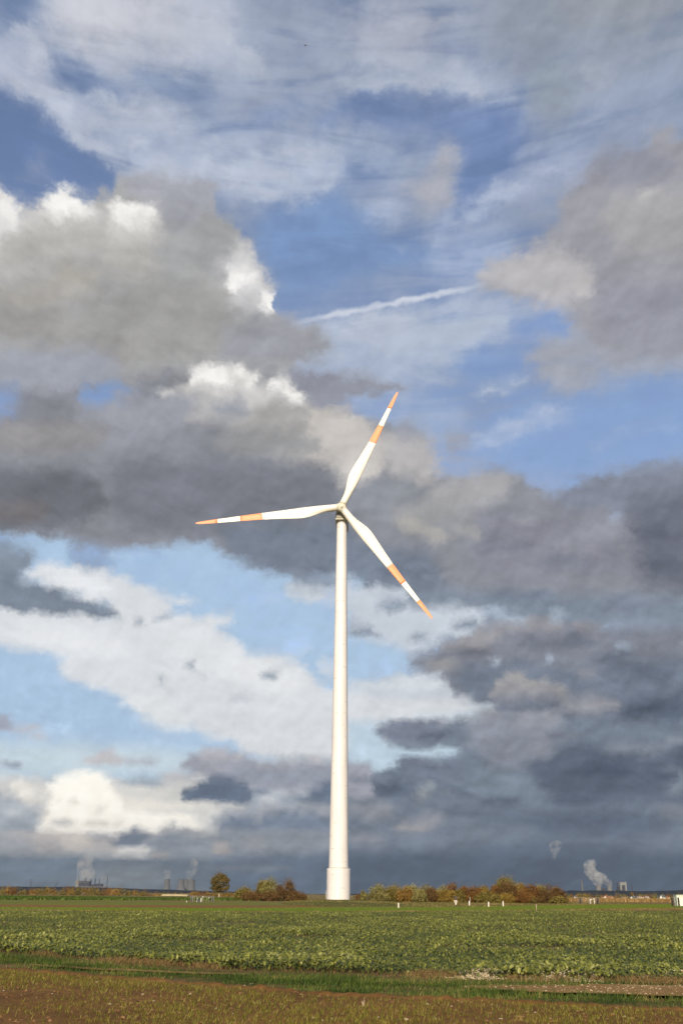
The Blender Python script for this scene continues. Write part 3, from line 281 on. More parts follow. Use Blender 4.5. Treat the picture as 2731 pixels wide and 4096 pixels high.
((-3.7,2.5, -3.8,2.4, -4,2.2, -4.3,2.2, -4.7,2.1, -5,2.2, -5.3,2.4, -5.4,2.5, -5.3,2.7, -5.1,2.8, -4.7,2.9, -4.4,2.9, -4,2.8, -3.8,2.7), (152,152,158), 1.00, 0.19),
((-9.1,1.8, -9.1,1.7, -9.3,1.6, -9.5,1.6, -9.7,1.6, -9.9,1.6, -10.1,1.7, -10.1,1.7, -10.1,1.8, -9.9,1.9, -9.7,1.9, -9.5,1.9, -9.3,1.9, -9.1,1.8), (172,163,158), 1.00, 0.11),
((-21.4,1.7, -14,1.8, -10.1,1.6, -6.1,1.7, 0.5,1.9, 0.5,-0.8, -21,-1), (106,117,130), 1.00, 0.26),
((-13.1,1.3, -13.3,1, -14.1,0.9, -15.2,0.8, -16.4,0.7, -17.5,0.8, -18.3,1, -18.6,1.2, -18.4,1.4, -17.6,1.6, -16.5,1.7, -15.3,1.7, -14.2,1.6, -13.4,1.5), (107,120,135), 1.00, 0.30),
((-8.7,0.7, -9,0.4, -9.7,0.2, -10.7,0.1, -11.9,0.1, -12.9,0.2, -13.6,0.4, -13.9,0.6, -13.7,0.9, -13,1.1, -12,1.3, -10.8,1.3, -9.8,1.2, -9,1), (117,123,130), 1.00, 0.35),
((-6.8,1.7, 0.5,2.2, 0.5,-0.8, -6.7,-0.9), (97,111,130), 1.00, 0.41),
((-2.3,1.3, -2.6,1.2, -3.2,1.1, -4.2,1.1, -5.3,1.1, -6.3,1.1, -6.9,1.1, -7.2,1.2, -6.9,1.3, -6.3,1.4, -5.3,1.4, -4.2,1.4, -3.3,1.4, -2.6,1.3), (114,120,130), 1.00, 0.12),
((0.4,2.1, 24.9,2.2, 24.5,-0.6, 0.4,-0.8), (85,98,116), 1.00, 0.41),
((16.5,2.2, 16,2, 14.6,1.9, 12.5,1.8, 10.2,1.8, 8.1,1.9, 6.6,2, 6.1,2.2, 6.6,2.3, 8.1,2.5, 10.2,2.6, 12.6,2.6, 14.7,2.5, 16.1,2.3), (92,104,122), 1.00, 0.30),
((-24,44.1, -23,44, -22.6,43.8, -22.2,43.4, -21.9,43.1, -21.5,43.2, -21.7,43.7, -22.1,44.2, -22.8,44.4, -24,44.3), (189,196,210), 0.92, 0.28),
((-24.2,42.4, -22.4,41.5, -19.6,40.3, -17.1,39.3, -15.2,38.6, -15,38.8, -16.8,39.6, -19.3,40.7, -22.1,41.9, -24.1,42.6), (189,196,210), 0.90, 0.33),
((-21.3,42, -18.2,40.6, -14.8,40, -11.4,39.2, -11.3,39.4, -14.6,40.4, -18,40.9, -21.1,42.2), (189,196,210), 0.90, 0.28),
((-22,41.9, -20.4,41, -18.3,39.7, -16.6,39, -16.5,39.2, -18.1,40, -20.1,41.2, -21.9,42.1), (183,191,207), 0.85, 0.24),
((-18.6,41.7, -17.4,41.6, -14.3,41.4, -10.7,41.4, -10.6,41.7, -14.3,41.8, -17.3,42, -18.5,41.9), (189,196,210), 0.90, 0.33),
((-16.4,41.2, -13.8,40.9, -10.3,40.7, -7.1,40.6, -7.1,40.8, -10.3,41.1, -13.8,41.2, -16.4,41.4), (183,191,207), 0.85, 0.28),
((-14.9,38.9, -11.3,38.9, -8.3,38.9, -5.3,38.4, -3.4,38, -3.3,38.3, -5.1,38.8, -8.2,39.3, -11.3,39.3, -14.9,39.2), (189,196,210), 0.90, 0.33),
((-7.1,39.8, -3.5,40.7, -0.2,40.3, -1.5,39.2, -4,38.1, -3.9,37.9, -1.2,39, 0.1,40.5, -3.5,41, -7.2,40), (189,196,210), 0.90, 0.28),
((-6.6,39.3, -3.5,39.7, -0.8,40.6, -0.9,40.7, -3.6,40, -6.7,39.5), (189,196,210), 0.90, 0.24),
((-5.7,38.6, -3.4,38.9, -1.5,39.7, -1.6,39.8, -3.5,39.2, -5.8,38.8), (183,191,207), 0.85, 0.24),
((-0.3,43.9, 2.2,44, 6,44.1, 9,43.5, 10.6,43.1, 12.3,42.9, 12.3,43.1, 10.7,43.4, 9.2,43.9, 6,44.5, 2.1,44.3, -0.3,44.1), (184,192,206), 0.90, 0.28),
((0.7,45, 4.1,45.2, 6.8,45, 9.5,44.2, 9.6,44.4, 6.9,45.2, 4.1,45.5, 0.7,45.2), (180,187,202), 0.88, 0.28),
((2.2,47.4, 6,46.7, 9.8,47, 9.7,47.2, 6,47.1, 2.2,47.6), (176,181,194), 0.90, 0.38),
((8.5,37.5, 11,38.1, 14,38.8, 15.9,39.3, 15.8,39.5, 13.8,39.1, 10.8,38.5, 8.4,37.7), (180,190,212), 0.88, 0.28),
((5.6,36, 9.1,37.2, 11.9,38.2, 11.8,38.5, 8.9,37.6, 5.5,36.2), (178,190,213), 0.85, 0.28),
((3.6,35.6, 6.5,36.8, 8.8,37.6, 8.7,37.8, 6.4,37, 3.5,35.7), (165,180,208), 0.70, 0.24),
((-1.3,31, 1.8,31.8, 4.9,31.7, 5,32.1, 1.7,32.4, -1.4,31.3), (188,197,212), 0.92, 0.38),
((-0.6,29.6, 3.2,30.4, 6.1,31, 11.2,31.2, 11.2,31.5, 6.1,31.3, 3,30.8, -0.7,29.9), (182,193,210), 0.88, 0.33),
((-0,28.4, 3.8,29.3, 7.1,29.9, 9.5,30.5, 9.4,30.7, 7,30.2, 3.7,29.6, -0.1,28.6), (180,192,211), 0.86, 0.33),
((0.8,27, 4.4,27.7, 7.8,28.5, 7.7,28.7, 4.3,28.1, 0.8,27.2), (174,187,211), 0.82, 0.28),
((8.8,27.6, 10.3,27.8, 11.8,28.1, 11.8,28.3, 10.2,28.1, 8.7,27.8), (184,195,214), 0.85, 0.19),
((8.4,24.8, 10.1,25.2, 12.4,25.7, 14.1,26.1, 14,26.4, 12.2,26.2, 9.9,25.7, 8.3,25.1), (178,191,215), 0.85, 0.28),
((7.6,24.3, 9.6,24.6, 11.5,25.2, 11.5,25.4, 9.6,24.9, 7.5,24.5), (178,191,215), 0.80, 0.24),
((15.2,23.8, 17.8,24.6, 20.4,24.7, 20.4,24.9, 17.7,24.9, 15.1,24), (165,183,214), 0.70, 0.28),
((-20.7,45.7, -17.7,45.7, -13.9,46.6, -14,47, -17.8,46.3, -20.7,46.1), (204,206,214), 0.93, 0.52),
((-12.5,46.1, -11.2,45.7, -11.7,45.1, -12.6,44.5, -12.3,44.3, -11.2,44.8, -10.5,46, -12.3,46.4), (190,195,208), 0.88, 0.38),
((-11.1,46.8, -9.9,45.9, -8,45.4, -6,44.8, -5.9,45, -7.8,45.7, -9.6,46.2, -10.9,46.9), (192,198,211), 0.90, 0.28),
((-20.3,43.2, -18,42.5, -15.5,42.4, -15.3,42.7, -17.7,43, -20.1,43.5), (135,152,186), 0.45, 0.42),
((-15.6,43.3, -12.8,43.2, -9.5,42.6, -9.3,42.9, -12.6,43.6, -15.5,43.6), (140,156,186), 0.60, 0.42),
((-8.9,41.4, -5.7,42, -2.5,43, -2.7,43.3, -5.9,42.5, -9,41.7), (140,157,190), 0.55, 0.42),
((-2.2,42, -0.1,42.7, 1.9,43.3, 1.7,43.6, -0.4,43.2, -2.5,42.3), (128,147,186), 0.50, 0.42),
((-22,36.1, -22,35.9, -22.1,35.8, -22.3,35.7, -22.5,35.6, -22.8,35.7, -22.9,35.8, -23,35.9, -23,36.1, -22.9,36.2, -22.7,36.3, -22.4,36.4, -22.2,36.3, -22.1,36.2), (244,242,238), 1.00, 0.32),
((-21.4,35.6, -21.4,35.5, -21.5,35.3, -21.6,35.3, -21.8,35.2, -22,35.2, -22.1,35.3, -22.2,35.4, -22.1,35.5, -22.1,35.7, -21.9,35.7, -21.7,35.8, -21.6,35.7, -21.4,35.7), (244,242,238), 1.00, 0.25),
((-19.1,36.7, -19.1,36.6, -19.2,36.4, -19.4,36.4, -19.6,36.3, -19.8,36.3, -19.9,36.4, -20,36.5, -20,36.7, -19.9,36.8, -19.7,36.9, -19.5,36.9, -19.3,36.9, -19.1,36.8), (244,242,238), 1.00, 0.28),
((-18.3,37.2, -18.3,37, -18.4,36.9, -18.6,36.8, -18.9,36.7, -19.1,36.8, -19.3,36.8, -19.3,37, -19.3,37.1, -19.2,37.3, -19,37.4, -18.7,37.4, -18.5,37.4, -18.3,37.3), (244,242,238), 1.00, 0.32),
((-17.6,36.9, -17.7,36.8, -17.8,36.7, -17.9,36.6, -18.1,36.5, -18.3,36.6, -18.4,36.6, -18.4,36.8, -18.4,36.9, -18.3,37, -18.2,37.1, -18,37.1, -17.8,37.1, -17.7,37), (244,242,238), 1.00, 0.25),
((-18.6,36.2, -18.7,36.1, -18.8,36, -18.9,35.9, -19.1,35.9, -19.3,35.9, -19.4,36, -19.5,36.1, -19.4,36.2, -19.3,36.3, -19.2,36.4, -19,36.4, -18.8,36.4, -18.7,36.3), (244,242,238), 1.00, 0.25),
((-14.8,36.8, -14.8,36.7, -15,36.5, -15.1,36.5, -15.3,36.4, -15.5,36.5, -15.6,36.6, -15.7,36.7, -15.6,36.8, -15.5,36.9, -15.4,37, -15.2,37, -15,37, -14.9,36.9), (244,242,238), 1.00, 0.25),
((-14,36.8, -14,36.6, -14.1,36.5, -14.3,36.4, -14.5,36.4, -14.7,36.4, -14.8,36.5, -14.9,36.6, -14.8,36.8, -14.7,36.9, -14.6,37, -14.3,37, -14.2,37, -14,36.9), (244,242,238), 1.00, 0.26),
((-13,36.7, -13,36.6, -13.1,36.5, -13.3,36.5, -13.5,36.4, -13.6,36.5, -13.8,36.5, -13.8,36.6, -13.8,36.8, -13.7,36.9, -13.5,36.9, -13.4,36.9, -13.2,36.9, -13.1,36.8), (244,242,238), 1.00, 0.23),
((-5.6,33.9, -5.6,33.8, -5.7,33.7, -5.9,33.6, -6,33.6, -6.2,33.7, -6.3,33.7, -6.4,33.9, -6.3,34, -6.2,34.1, -6.1,34.1, -5.9,34.1, -5.7,34.1, -5.6,34), (244,242,238), 1.00, 0.23),
((-4.9,33.1, -4.9,33, -5,32.9, -5.2,32.9, -5.3,32.9, -5.5,32.9, -5.6,33, -5.6,33.1, -5.6,33.2, -5.5,33.3, -5.3,33.3, -5.2,33.3, -5,33.3, -4.9,33.2), (244,242,238), 1.00, 0.21),
((-4.5,32.4, -4.5,32.3, -4.6,32.2, -4.7,32.1, -4.9,32.1, -5,32.2, -5.1,32.2, -5.1,32.3, -5.1,32.4, -5,32.5, -4.9,32.6, -4.7,32.6, -4.6,32.5, -4.5,32.5), (244,242,238), 1.00, 0.19),
((-6.2,34.3, -6.3,34.2, -6.4,34.1, -6.5,34, -6.6,34, -6.8,34.1, -6.9,34.1, -6.9,34.2, -6.9,34.3, -6.8,34.4, -6.7,34.5, -6.5,34.5, -6.4,34.4, -6.3,34.4), (244,242,238), 1.00, 0.19),
((-6.9,33.7, -6.9,33.6, -7,33.5, -7.2,33.4, -7.4,33.4, -7.5,33.4, -7.6,33.5, -7.7,33.6, -7.7,33.7, -7.6,33.8, -7.4,33.9, -7.2,33.9, -7.1,33.9, -6.9,33.8), (244,242,238), 1.00, 0.23),
((-8.8,28.4, -8.8,28.3, -8.9,28.2, -9.1,28.1, -9.3,28.1, -9.4,28.1, -9.6,28.2, -9.6,28.4, -9.6,28.5, -9.5,28.6, -9.3,28.7, -9.1,28.7, -9,28.6, -8.8,28.5), (244,242,238), 1.00, 0.25),
((-8,28.6, -8,28.5, -8.1,28.4, -8.3,28.3, -8.5,28.3, -8.7,28.3, -8.8,28.4, -8.8,28.6, -8.8,28.7, -8.7,28.8, -8.5,28.9, -8.3,28.9, -8.2,28.8, -8,28.7), (244,242,238), 1.00, 0.25),
((-7.2,28.2, -7.3,28.1, -7.4,28, -7.5,28, -7.6,28, -7.8,28, -7.9,28.1, -7.9,28.2, -7.9,28.3, -7.8,28.4, -7.7,28.5, -7.5,28.5, -7.4,28.4, -7.3,28.4), (244,242,238), 1.00, 0.21),
((-6.3,28.7, -6.3,28.6, -6.4,28.5, -6.6,28.5, -6.7,28.5, -6.9,28.5, -7,28.6, -7,28.7, -7,28.8, -6.9,28.9, -6.7,28.9, -6.6,28.9, -6.4,28.9, -6.3,28.8), (244,242,238), 1.00, 0.21),
((-5.5,28.5, -5.5,28.4, -5.6,28.3, -5.7,28.2, -5.9,28.2, -6,28.3, -6.1,28.3, -6.2,28.4, -6.2,28.6, -6.1,28.6, -5.9,28.7, -5.8,28.7, -5.6,28.7, -5.5,28.6), (244,242,238), 1.00, 0.21),
((-3.4,27.9, -3.4,27.8, -3.5,27.7, -3.6,27.7, -3.8,27.7, -3.9,27.7, -4,27.8, -4.1,27.9, -4,28, -3.9,28.1, -3.8,28.2, -3.6,28.2, -3.5,28.1, -3.4,28), (244,242,238), 1.00, 0.21),
((-2.6,27.5, -2.6,27.4, -2.7,27.3, -2.8,27.2, -3,27.2, -3.1,27.3, -3.2,27.3, -3.2,27.4, -3.2,27.5, -3.1,27.6, -3,27.7, -2.8,27.7, -2.7,27.6, -2.6,27.6), (244,242,238), 1.00, 0.19),
((-4.1,28.1, -4.1,28, -4.2,28, -4.3,27.9, -4.4,27.9, -4.5,27.9, -4.6,28, -4.7,28.1, -4.6,28.2, -4.6,28.3, -4.4,28.3, -4.3,28.3, -4.2,28.3, -4.1,28.2), (244,242,238), 1.00, 0.17),
((-15.2,5.1, -15.2,5.1, -15.3,5, -15.4,4.9, -15.5,4.9, -15.6,5, -15.7,5, -15.8,5.1, -15.7,5.2, -15.7,5.3, -15.6,5.3, -15.4,5.3, -15.3,5.3, -15.2,5.2), (255,252,242), 1.00, 0.13),
((-14.6,5.5, -14.6,5.4, -14.7,5.3, -14.8,5.2, -15,5.2, -15.1,5.3, -15.2,5.4, -15.3,5.5, -15.2,5.6, -15.2,5.7, -15,5.7, -14.9,5.7, -14.7,5.7, -14.6,5.6), (255,252,242), 1.00, 0.15),
((-14,5.6, -14,5.5, -14.1,5.4, -14.2,5.3, -14.3,5.3, -14.5,5.4, -14.6,5.5, -14.6,5.6, -14.6,5.7, -14.5,5.7, -14.4,5.8, -14.2,5.8, -14.1,5.8, -14,5.7), (255,252,242), 1.00, 0.14),
((-13.2,5.8, -13.3,5.7, -13.4,5.6, -13.5,5.5, -13.6,5.5, -13.8,5.6, -13.9,5.7, -13.9,5.8, -13.9,5.9, -13.8,6, -13.7,6, -13.5,6, -13.4,6, -13.3,5.9), (255,252,242), 1.00, 0.15),
((-12.7,5.6, -12.7,5.5, -12.8,5.4, -12.9,5.4, -13,5.4, -13.1,5.4, -13.2,5.5, -13.3,5.6, -13.2,5.7, -13.2,5.8, -13.1,5.8, -12.9,5.8, -12.8,5.8, -12.7,5.7), (255,252,242), 1.00, 0.13),
((-14.2,4.8, -14.2,4.7, -14.3,4.6, -14.5,4.5, -14.7,4.5, -14.8,4.5, -14.9,4.6, -15,4.8, -15,4.9, -14.9,5, -14.7,5.1, -14.5,5.1, -14.4,5, -14.3,4.9), (255,252,242), 1.00, 0.18),
((-13.3,4.7, -13.3,4.6, -13.4,4.5, -13.6,4.4, -13.7,4.4, -13.9,4.5, -14,4.6, -14,4.7, -14,4.8, -13.9,4.9, -13.8,4.9, -13.6,4.9, -13.5,4.9, -13.4,4.8), (255,252,242), 1.00, 0.17),
((-12.3,4.6, -12.3,4.5, -12.4,4.4, -12.5,4.4, -12.7,4.4, -12.8,4.4, -12.9,4.5, -12.9,4.6, -12.9,4.7, -12.8,4.8, -12.7,4.8, -12.6,4.8, -12.4,4.8, -12.3,4.7), (255,252,242), 1.00, 0.14),
((-11.8,4.2, -11.8,4.1, -11.9,4, -12,4, -12.1,4, -12.2,4, -12.3,4.1, -12.3,4.2, -12.3,4.3, -12.2,4.4, -12.1,4.4, -12,4.4, -11.9,4.4, -11.8,4.3), (255,252,242), 1.00, 0.13),
((-14.7,4.1, -14.7,4, -14.8,3.9, -14.9,3.9, -15.1,3.8, -15.3,3.9, -15.4,4, -15.4,4.1, -15.4,4.2, -15.3,4.3, -15.2,4.4, -15,4.4, -14.8,4.4, -14.7,4.3), (255,252,242), 1.00, 0.18),
((-13.5,3.8, -13.5,3.7, -13.6,3.6, -13.7,3.5, -13.9,3.5, -14.1,3.5, -14.2,3.6, -14.2,3.8, -14.2,3.9, -14.1,4, -14,4.1, -13.8,4.1, -13.6,4, -13.5,3.9), (255,252,242), 1.00, 0.18),
((-11,3.7, -11,3.6, -11.1,3.5, -11.3,3.5, -11.4,3.5, -11.5,3.5, -11.6,3.6, -11.7,3.7, -11.6,3.8, -11.6,3.9, -11.4,3.9, -11.3,3.9, -11.2,3.9, -11.1,3.8), (255,252,242), 1.00, 0.14),
((-10.2,3.7, -10.3,3.6, -10.3,3.5, -10.5,3.5, -10.6,3.5, -10.7,3.5, -10.8,3.6, -10.8,3.7, -10.8,3.7, -10.7,3.8, -10.6,3.9, -10.5,3.9, -10.4,3.8, -10.3,3.8), (255,252,242), 1.00, 0.13),
((-9.4,3.6, -9.4,3.5, -9.5,3.4, -9.6,3.4, -9.8,3.4, -9.9,3.4, -10,3.5, -10.1,3.6, -10,3.7, -9.9,3.8, -9.8,3.8, -9.7,3.8, -9.5,3.8, -9.5,3.7), (255,252,242), 1.00, 0.14),
((-8.6,3.5, -8.7,3.4, -8.7,3.3, -8.8,3.3, -9,3.3, -9.1,3.3, -9.2,3.4, -9.2,3.5, -9.2,3.6, -9.1,3.7, -9,3.7, -8.9,3.7, -8.8,3.7, -8.7,3.6), (255,252,242), 1.00, 0.13),
((-16.9,5.3, -16.9,5.3, -17,5.2, -17.1,5.2, -17.1,5.2, -17.2,5.2, -17.3,5.3, -17.3,5.3, -17.3,5.4, -17.2,5.4, -17.2,5.5, -17.1,5.5, -17,5.4, -17,5.4), (255,252,242), 1.00, 0.11),
((-17.2,5, -17.2,4.9, -17.2,4.9, -17.3,4.8, -17.3,4.8, -17.4,4.9, -17.5,4.9, -17.5,4.9, -17.5,5, -17.4,5, -17.4,5.1, -17.3,5.1, -17.2,5, -17.2,5), (255,252,242), 1.00, 0.11),
((-16.5,4.7, -16.5,4.7, -16.5,4.6, -16.6,4.6, -16.7,4.6, -16.8,4.6, -16.8,4.7, -16.8,4.7, -16.8,4.8, -16.8,4.8, -16.7,4.8, -16.6,4.8, -16.6,4.8, -16.5,4.8), (255,252,242), 1.00, 0.11),
((-14.9,4.5, -14.9,4.5, -15,4.4, -15,4.4, -15.1,4.4, -15.2,4.4, -15.3,4.5, -15.3,4.5, -15.3,4.5, -15.2,4.6, -15.1,4.6, -15.1,4.6, -15,4.6, -14.9,4.6), (222,215,205), 1.00, 0.11),
((-14.1,4.3, -14.1,4.3, -14.1,4.3, -14.2,4.2, -14.3,4.2, -14.4,4.2, -14.5,4.3, -14.5,4.3, -14.5,4.4, -14.4,4.4, -14.4,4.5, -14.3,4.5, -14.2,4.4, -14.1,4.4), (222,215,205), 1.00, 0.11),
((-13.1,5, -13.1,4.9, -13.2,4.9, -13.3,4.9, -13.3,4.9, -13.4,4.9, -13.5,4.9, -13.5,4.9, -13.5,5, -13.4,5, -13.4,5, -13.3,5, -13.2,5, -13.1,5), (222,215,205), 1.00, 0.11),
((-12.7,3.9, -12.7,3.9, -12.8,3.8, -12.9,3.8, -13,3.8, -13.1,3.8, -13.2,3.9, -13.2,3.9, -13.2,4, -13.1,4, -13,4.1, -12.9,4.1, -12.8,4, -12.7,4), (222,215,205), 1.00, 0.12),
((-15.4,3.7, -15.4,3.7, -15.5,3.6, -15.6,3.6, -15.7,3.6, -15.8,3.6, -15.9,3.7, -15.9,3.7, -15.9,3.8, -15.8,3.8, -15.7,3.9, -15.6,3.9, -15.5,3.8, -15.4,3.8), (222,215,205), 1.00, 0.12),
((-11.6,3.4, -11.6,3.4, -11.7,3.4, -11.8,3.3, -11.9,3.3, -12,3.3, -12.1,3.4, -12.1,3.4, -12.1,3.5, -12,3.5, -11.9,3.6, -11.8,3.6, -11.7,3.5, -11.6,3.5), (222,215,205), 1.00, 0.11),
((-10.6,3.2, -10.6,3.2, -10.6,3.1, -10.7,3.1, -10.8,3.1, -10.9,3.1, -11,3.2, -11,3.2, -11,3.2, -10.9,3.3, -10.8,3.3, -10.7,3.3, -10.6,3.3, -10.6,3.3), (222,215,205), 1.00, 0.11),
((14.7,13.3, 14.5,13.2, 14.2,13.1, 13.8,13.1, 13.3,13.1, 12.8,13.2, 12.5,13.3, 12.4,13.4, 12.5,13.5, 12.9,13.6, 13.3,13.7, 13.8,13.7, 14.3,13.6, 14.6,13.5), (112,117,131), 1.00, 0.16),
((17,12.1, 16.8,12, 16.4,11.9, 15.8,11.8, 15.1,11.9, 14.6,11.9, 14.1,12.1, 14,12.3, 14.2,12.4, 14.6,12.5, 15.2,12.5, 15.9,12.5, 16.5,12.4, 16.9,12.3), (106,113,128), 1.00, 0.18),
((12.7,13.3, 12.6,13.1, 12.2,13, 11.7,13, 11.1,13, 10.6,13.1, 10.3,13.2, 10.2,13.4, 10.3,13.5, 10.7,13.6, 11.2,13.7, 11.7,13.6, 12.2,13.5, 12.6,13.4), (114,117,130), 1.00, 0.17),
((18.9,11.2, 18.8,11.1, 18.4,11, 17.9,10.9, 17.4,11, 16.9,11, 16.6,11.2, 16.5,11.3, 16.6,11.5, 17,11.6, 17.5,11.6, 18,11.6, 18.5,11.5, 18.8,11.3), (104,111,127), 1.00, 0.17),
((8.8,12.8, 8.7,12.7, 8.5,12.6, 8.1,12.6, 7.6,12.6, 7.2,12.7, 6.9,12.8, 6.8,12.9, 6.9,13, 7.2,13.1, 7.6,13.1, 8.1,13.1, 8.5,13.1, 8.8,13), (116,118,129), 1.00, 0.14),
((6,8.2, 5.9,8.1, 5.7,8, 5.3,8, 4.9,8, 4.6,8, 4.4,8.1, 4.3,8.2, 4.4,8.3, 4.6,8.4, 4.9,8.4, 5.3,8.4, 5.7,8.4, 5.9,8.3), (105,112,128), 1.00, 0.11),
((13.5,8.1, 13.4,8, 13.1,7.9, 12.7,7.8, 12.2,7.8, 11.8,7.9, 11.5,8, 11.4,8.1, 11.5,8.2, 11.8,8.3, 12.2,8.4, 12.7,8.4, 13.2,8.3, 13.4,8.2), (118,122,135), 1.00, 0.16),
((16.2,6.3, 16,6.2, 15.6,6.1, 14.9,6, 14.2,6, 13.6,6.1, 13.2,6.2, 13,6.4, 13.2,6.5, 13.6,6.6, 14.3,6.7, 15,6.7, 15.6,6.6, 16,6.5), (90,99,117), 1.00, 0.18),
((18.4,5.7, 18.3,5.6, 18.1,5.5, 17.7,5.5, 17.3,5.5, 17,5.5, 16.7,5.7, 16.6,5.8, 16.7,5.9, 17,6, 17.4,6, 17.8,6, 18.1,6, 18.3,5.9), (92,101,118), 1.00, 0.16),
((6.6,6.7, 6.5,6.6, 6.3,6.5, 5.9,6.5, 5.4,6.5, 5,6.5, 4.8,6.6, 4.7,6.7, 4.8,6.8, 5.1,6.9, 5.4,6.9, 5.9,6.9, 6.3,6.9, 6.5,6.8), (104,112,128), 1.00, 0.13),
((10.1,4.7, 10,4.6, 9.6,4.5, 9.1,4.4, 8.6,4.4, 8.1,4.5, 7.8,4.6, 7.7,4.7, 7.8,4.8, 8.1,4.9, 8.6,5, 9.2,5, 9.6,4.9, 10,4.8), (100,110,126), 1.00, 0.14),
((3.7,5.5, 3.6,5.4, 3.4,5.3, 3,5.3, 2.7,5.3, 2.3,5.3, 2.1,5.4, 2,5.5, 2.1,5.6, 2.3,5.7, 2.7,5.7, 3,5.7, 3.4,5.7, 3.6,5.6), (96,106,123), 1.00, 0.11),
((9,4, 8.8,3.9, 8.4,3.8, 7.8,3.8, 7.1,3.8, 6.6,3.8, 6.1,3.9, 6,4, 6.1,4.2, 6.6,4.3, 7.2,4.3, 7.8,4.3, 8.4,4.2, 8.8,4.2), (103,113,128), 1.00, 0.14),
((14.5,4.8, 14.3,4.7, 13.9,4.6, 13.2,4.5, 12.5,4.5, 11.9,4.6, 11.5,4.7, 11.3,4.8, 11.5,4.9, 11.9,5, 12.6,5.1, 13.3,5.1, 13.9,5, 14.3,4.9), (92,102,119), 1.00, 0.16),
((19.4,19, 19.2,18.8, 18.9,18.6, 18.5,18.6, 18,18.6, 17.5,18.8, 17.2,19, 17.2,19.2, 17.3,19.5, 17.6,19.6, 18.1,19.7, 18.6,19.6, 19,19.5, 19.3,19.3), (104,107,121), 1.00, 0.28),
((19.8,17.2, 19.7,17, 19.4,16.8, 18.9,16.8, 18.5,16.8, 18,16.9, 17.8,17.1, 17.7,17.4, 17.8,17.6, 18.1,17.8, 18.6,17.9, 19.1,17.8, 19.5,17.7, 19.8,17.4), (104,108,122), 1.00, 0.28),
((11.4,18.8, 11.2,18.6, 10.7,18.5, 10,18.4, 9.2,18.4, 8.5,18.5, 8,18.7, 7.8,18.9, 8,19.2, 8.5,19.3, 9.2,19.4, 10,19.3, 10.7,19.2, 11.2,19), (122,123,136), 1.00, 0.24),
((14.9,17.5, 14.7,17.3, 14.2,17.2, 13.5,17.1, 12.7,17.2, 12.1,17.3, 11.6,17.5, 11.4,17.7, 11.6,17.8, 12.1,18, 12.8,18, 13.6,18, 14.3,17.8, 14.7,17.7), (122,124,137), 1.00, 0.21),
((5.1,17.3, 4.9,17.1, 4.5,17, 3.9,17, 3.2,17, 2.6,17, 2.2,17.2, 2.1,17.3, 2.2,17.5, 2.6,17.6, 3.2,17.7, 3.9,17.7, 4.5,17.6, 4.9,17.5), (110,119,135), 1.00, 0.18),
((12.7,15.9, 12.6,15.8, 12,15.7, 11.3,15.7, 10.5,15.7, 9.7,15.8, 9.2,15.9, 9,16.1, 9.2,16.2, 9.7,16.3, 10.5,16.3, 11.3,16.3, 12.1,16.2, 12.6,16), (114,123,139), 1.00, 0.14),
((18.1,15, 17.9,14.9, 17.5,14.9, 16.8,14.9, 16.1,14.9, 15.4,15, 15,15.1, 14.8,15.2, 15,15.3, 15.5,15.4, 16.1,15.4, 16.9,15.4, 17.5,15.3, 18,15.1), (114,122,138), 1.00, 0.13),
((12.5,20, 12.4,19.9, 12.1,19.8, 11.6,19.8, 11.2,19.8, 10.8,19.9, 10.5,20, 10.4,20.1, 10.5,20.2, 10.8,20.3, 11.2,20.4, 11.7,20.3, 12.1,20.2, 12.4,20.1), (150,150,158), 1.00, 0.14),
((15.2,18.4, 15.1,18.3, 14.7,18.2, 14.2,18.2, 13.6,18.2, 13.1,18.3, 12.8,18.4, 12.7,18.6, 12.8,18.7, 13.2,18.8, 13.7,18.8, 14.3,18.8, 14.8,18.7, 15.1,18.6), (146,146,156), 1.00, 0.16),
((8.4,19.8, 8.3,19.7, 8.1,19.6, 7.7,19.6, 7.3,19.6, 7,19.6, 6.7,19.7, 6.6,19.8, 6.7,20, 7,20, 7.3,20.1, 7.7,20.1, 8.1,20, 8.4,19.9), (160,158,158), 1.00, 0.13),
((5,20.3, 4.9,20.2, 4.7,20.1, 4.4,20, 4,20, 3.7,20.1, 3.5,20.2, 3.4,20.3, 3.5,20.5, 3.7,20.6, 4,20.6, 4.4,20.6, 4.7,20.6, 4.9,20.4), (178,174,170), 1.00, 0.16),
((10.7,11.3, 10.7,11.2, 10.6,11.1, 10.4,11.1, 10.2,11.1, 10.1,11.2, 9.9,11.2, 9.9,11.3, 9.9,11.4, 10.1,11.4, 10.2,11.4, 10.4,11.4, 10.6,11.4, 10.7,11.3), (168,163,160), 1.00, 0.11),
((12,10.9, 11.9,10.8, 11.7,10.8, 11.4,10.8, 11.1,10.8, 10.8,10.8, 10.6,10.9, 10.6,10.9, 10.7,11, 10.9,11, 11.1,11, 11.4,11, 11.7,11, 11.9,10.9), (156,153,154), 1.00, 0.11),
((9.4,9.5, 9.3,9.4, 9.1,9.4, 8.7,9.3, 8.4,9.3, 8,9.4, 7.8,9.5, 7.7,9.5, 7.8,9.6, 8,9.7, 8.4,9.7, 8.7,9.7, 9.1,9.7, 9.3,9.6), (150,151,158), 1.00, 0.11),
((11.2,9.2, 11.1,9.1, 10.9,9.1, 10.6,9, 10.3,9, 10,9.1, 9.9,9.1, 9.8,9.2, 9.9,9.3, 10.1,9.4, 10.3,9.4, 10.6,9.4, 10.9,9.4, 11.1,9.3), (152,152,158), 1.00, 0.11),
((14.7,9.5, 14.7,9.4, 14.4,9.4, 14.1,9.4, 13.7,9.4, 13.4,9.4, 13.2,9.5, 13.1,9.6, 13.2,9.6, 13.4,9.7, 13.8,9.7, 14.1,9.7, 14.4,9.6, 14.7,9.6), (146,147,154), 1.00, 0.11),
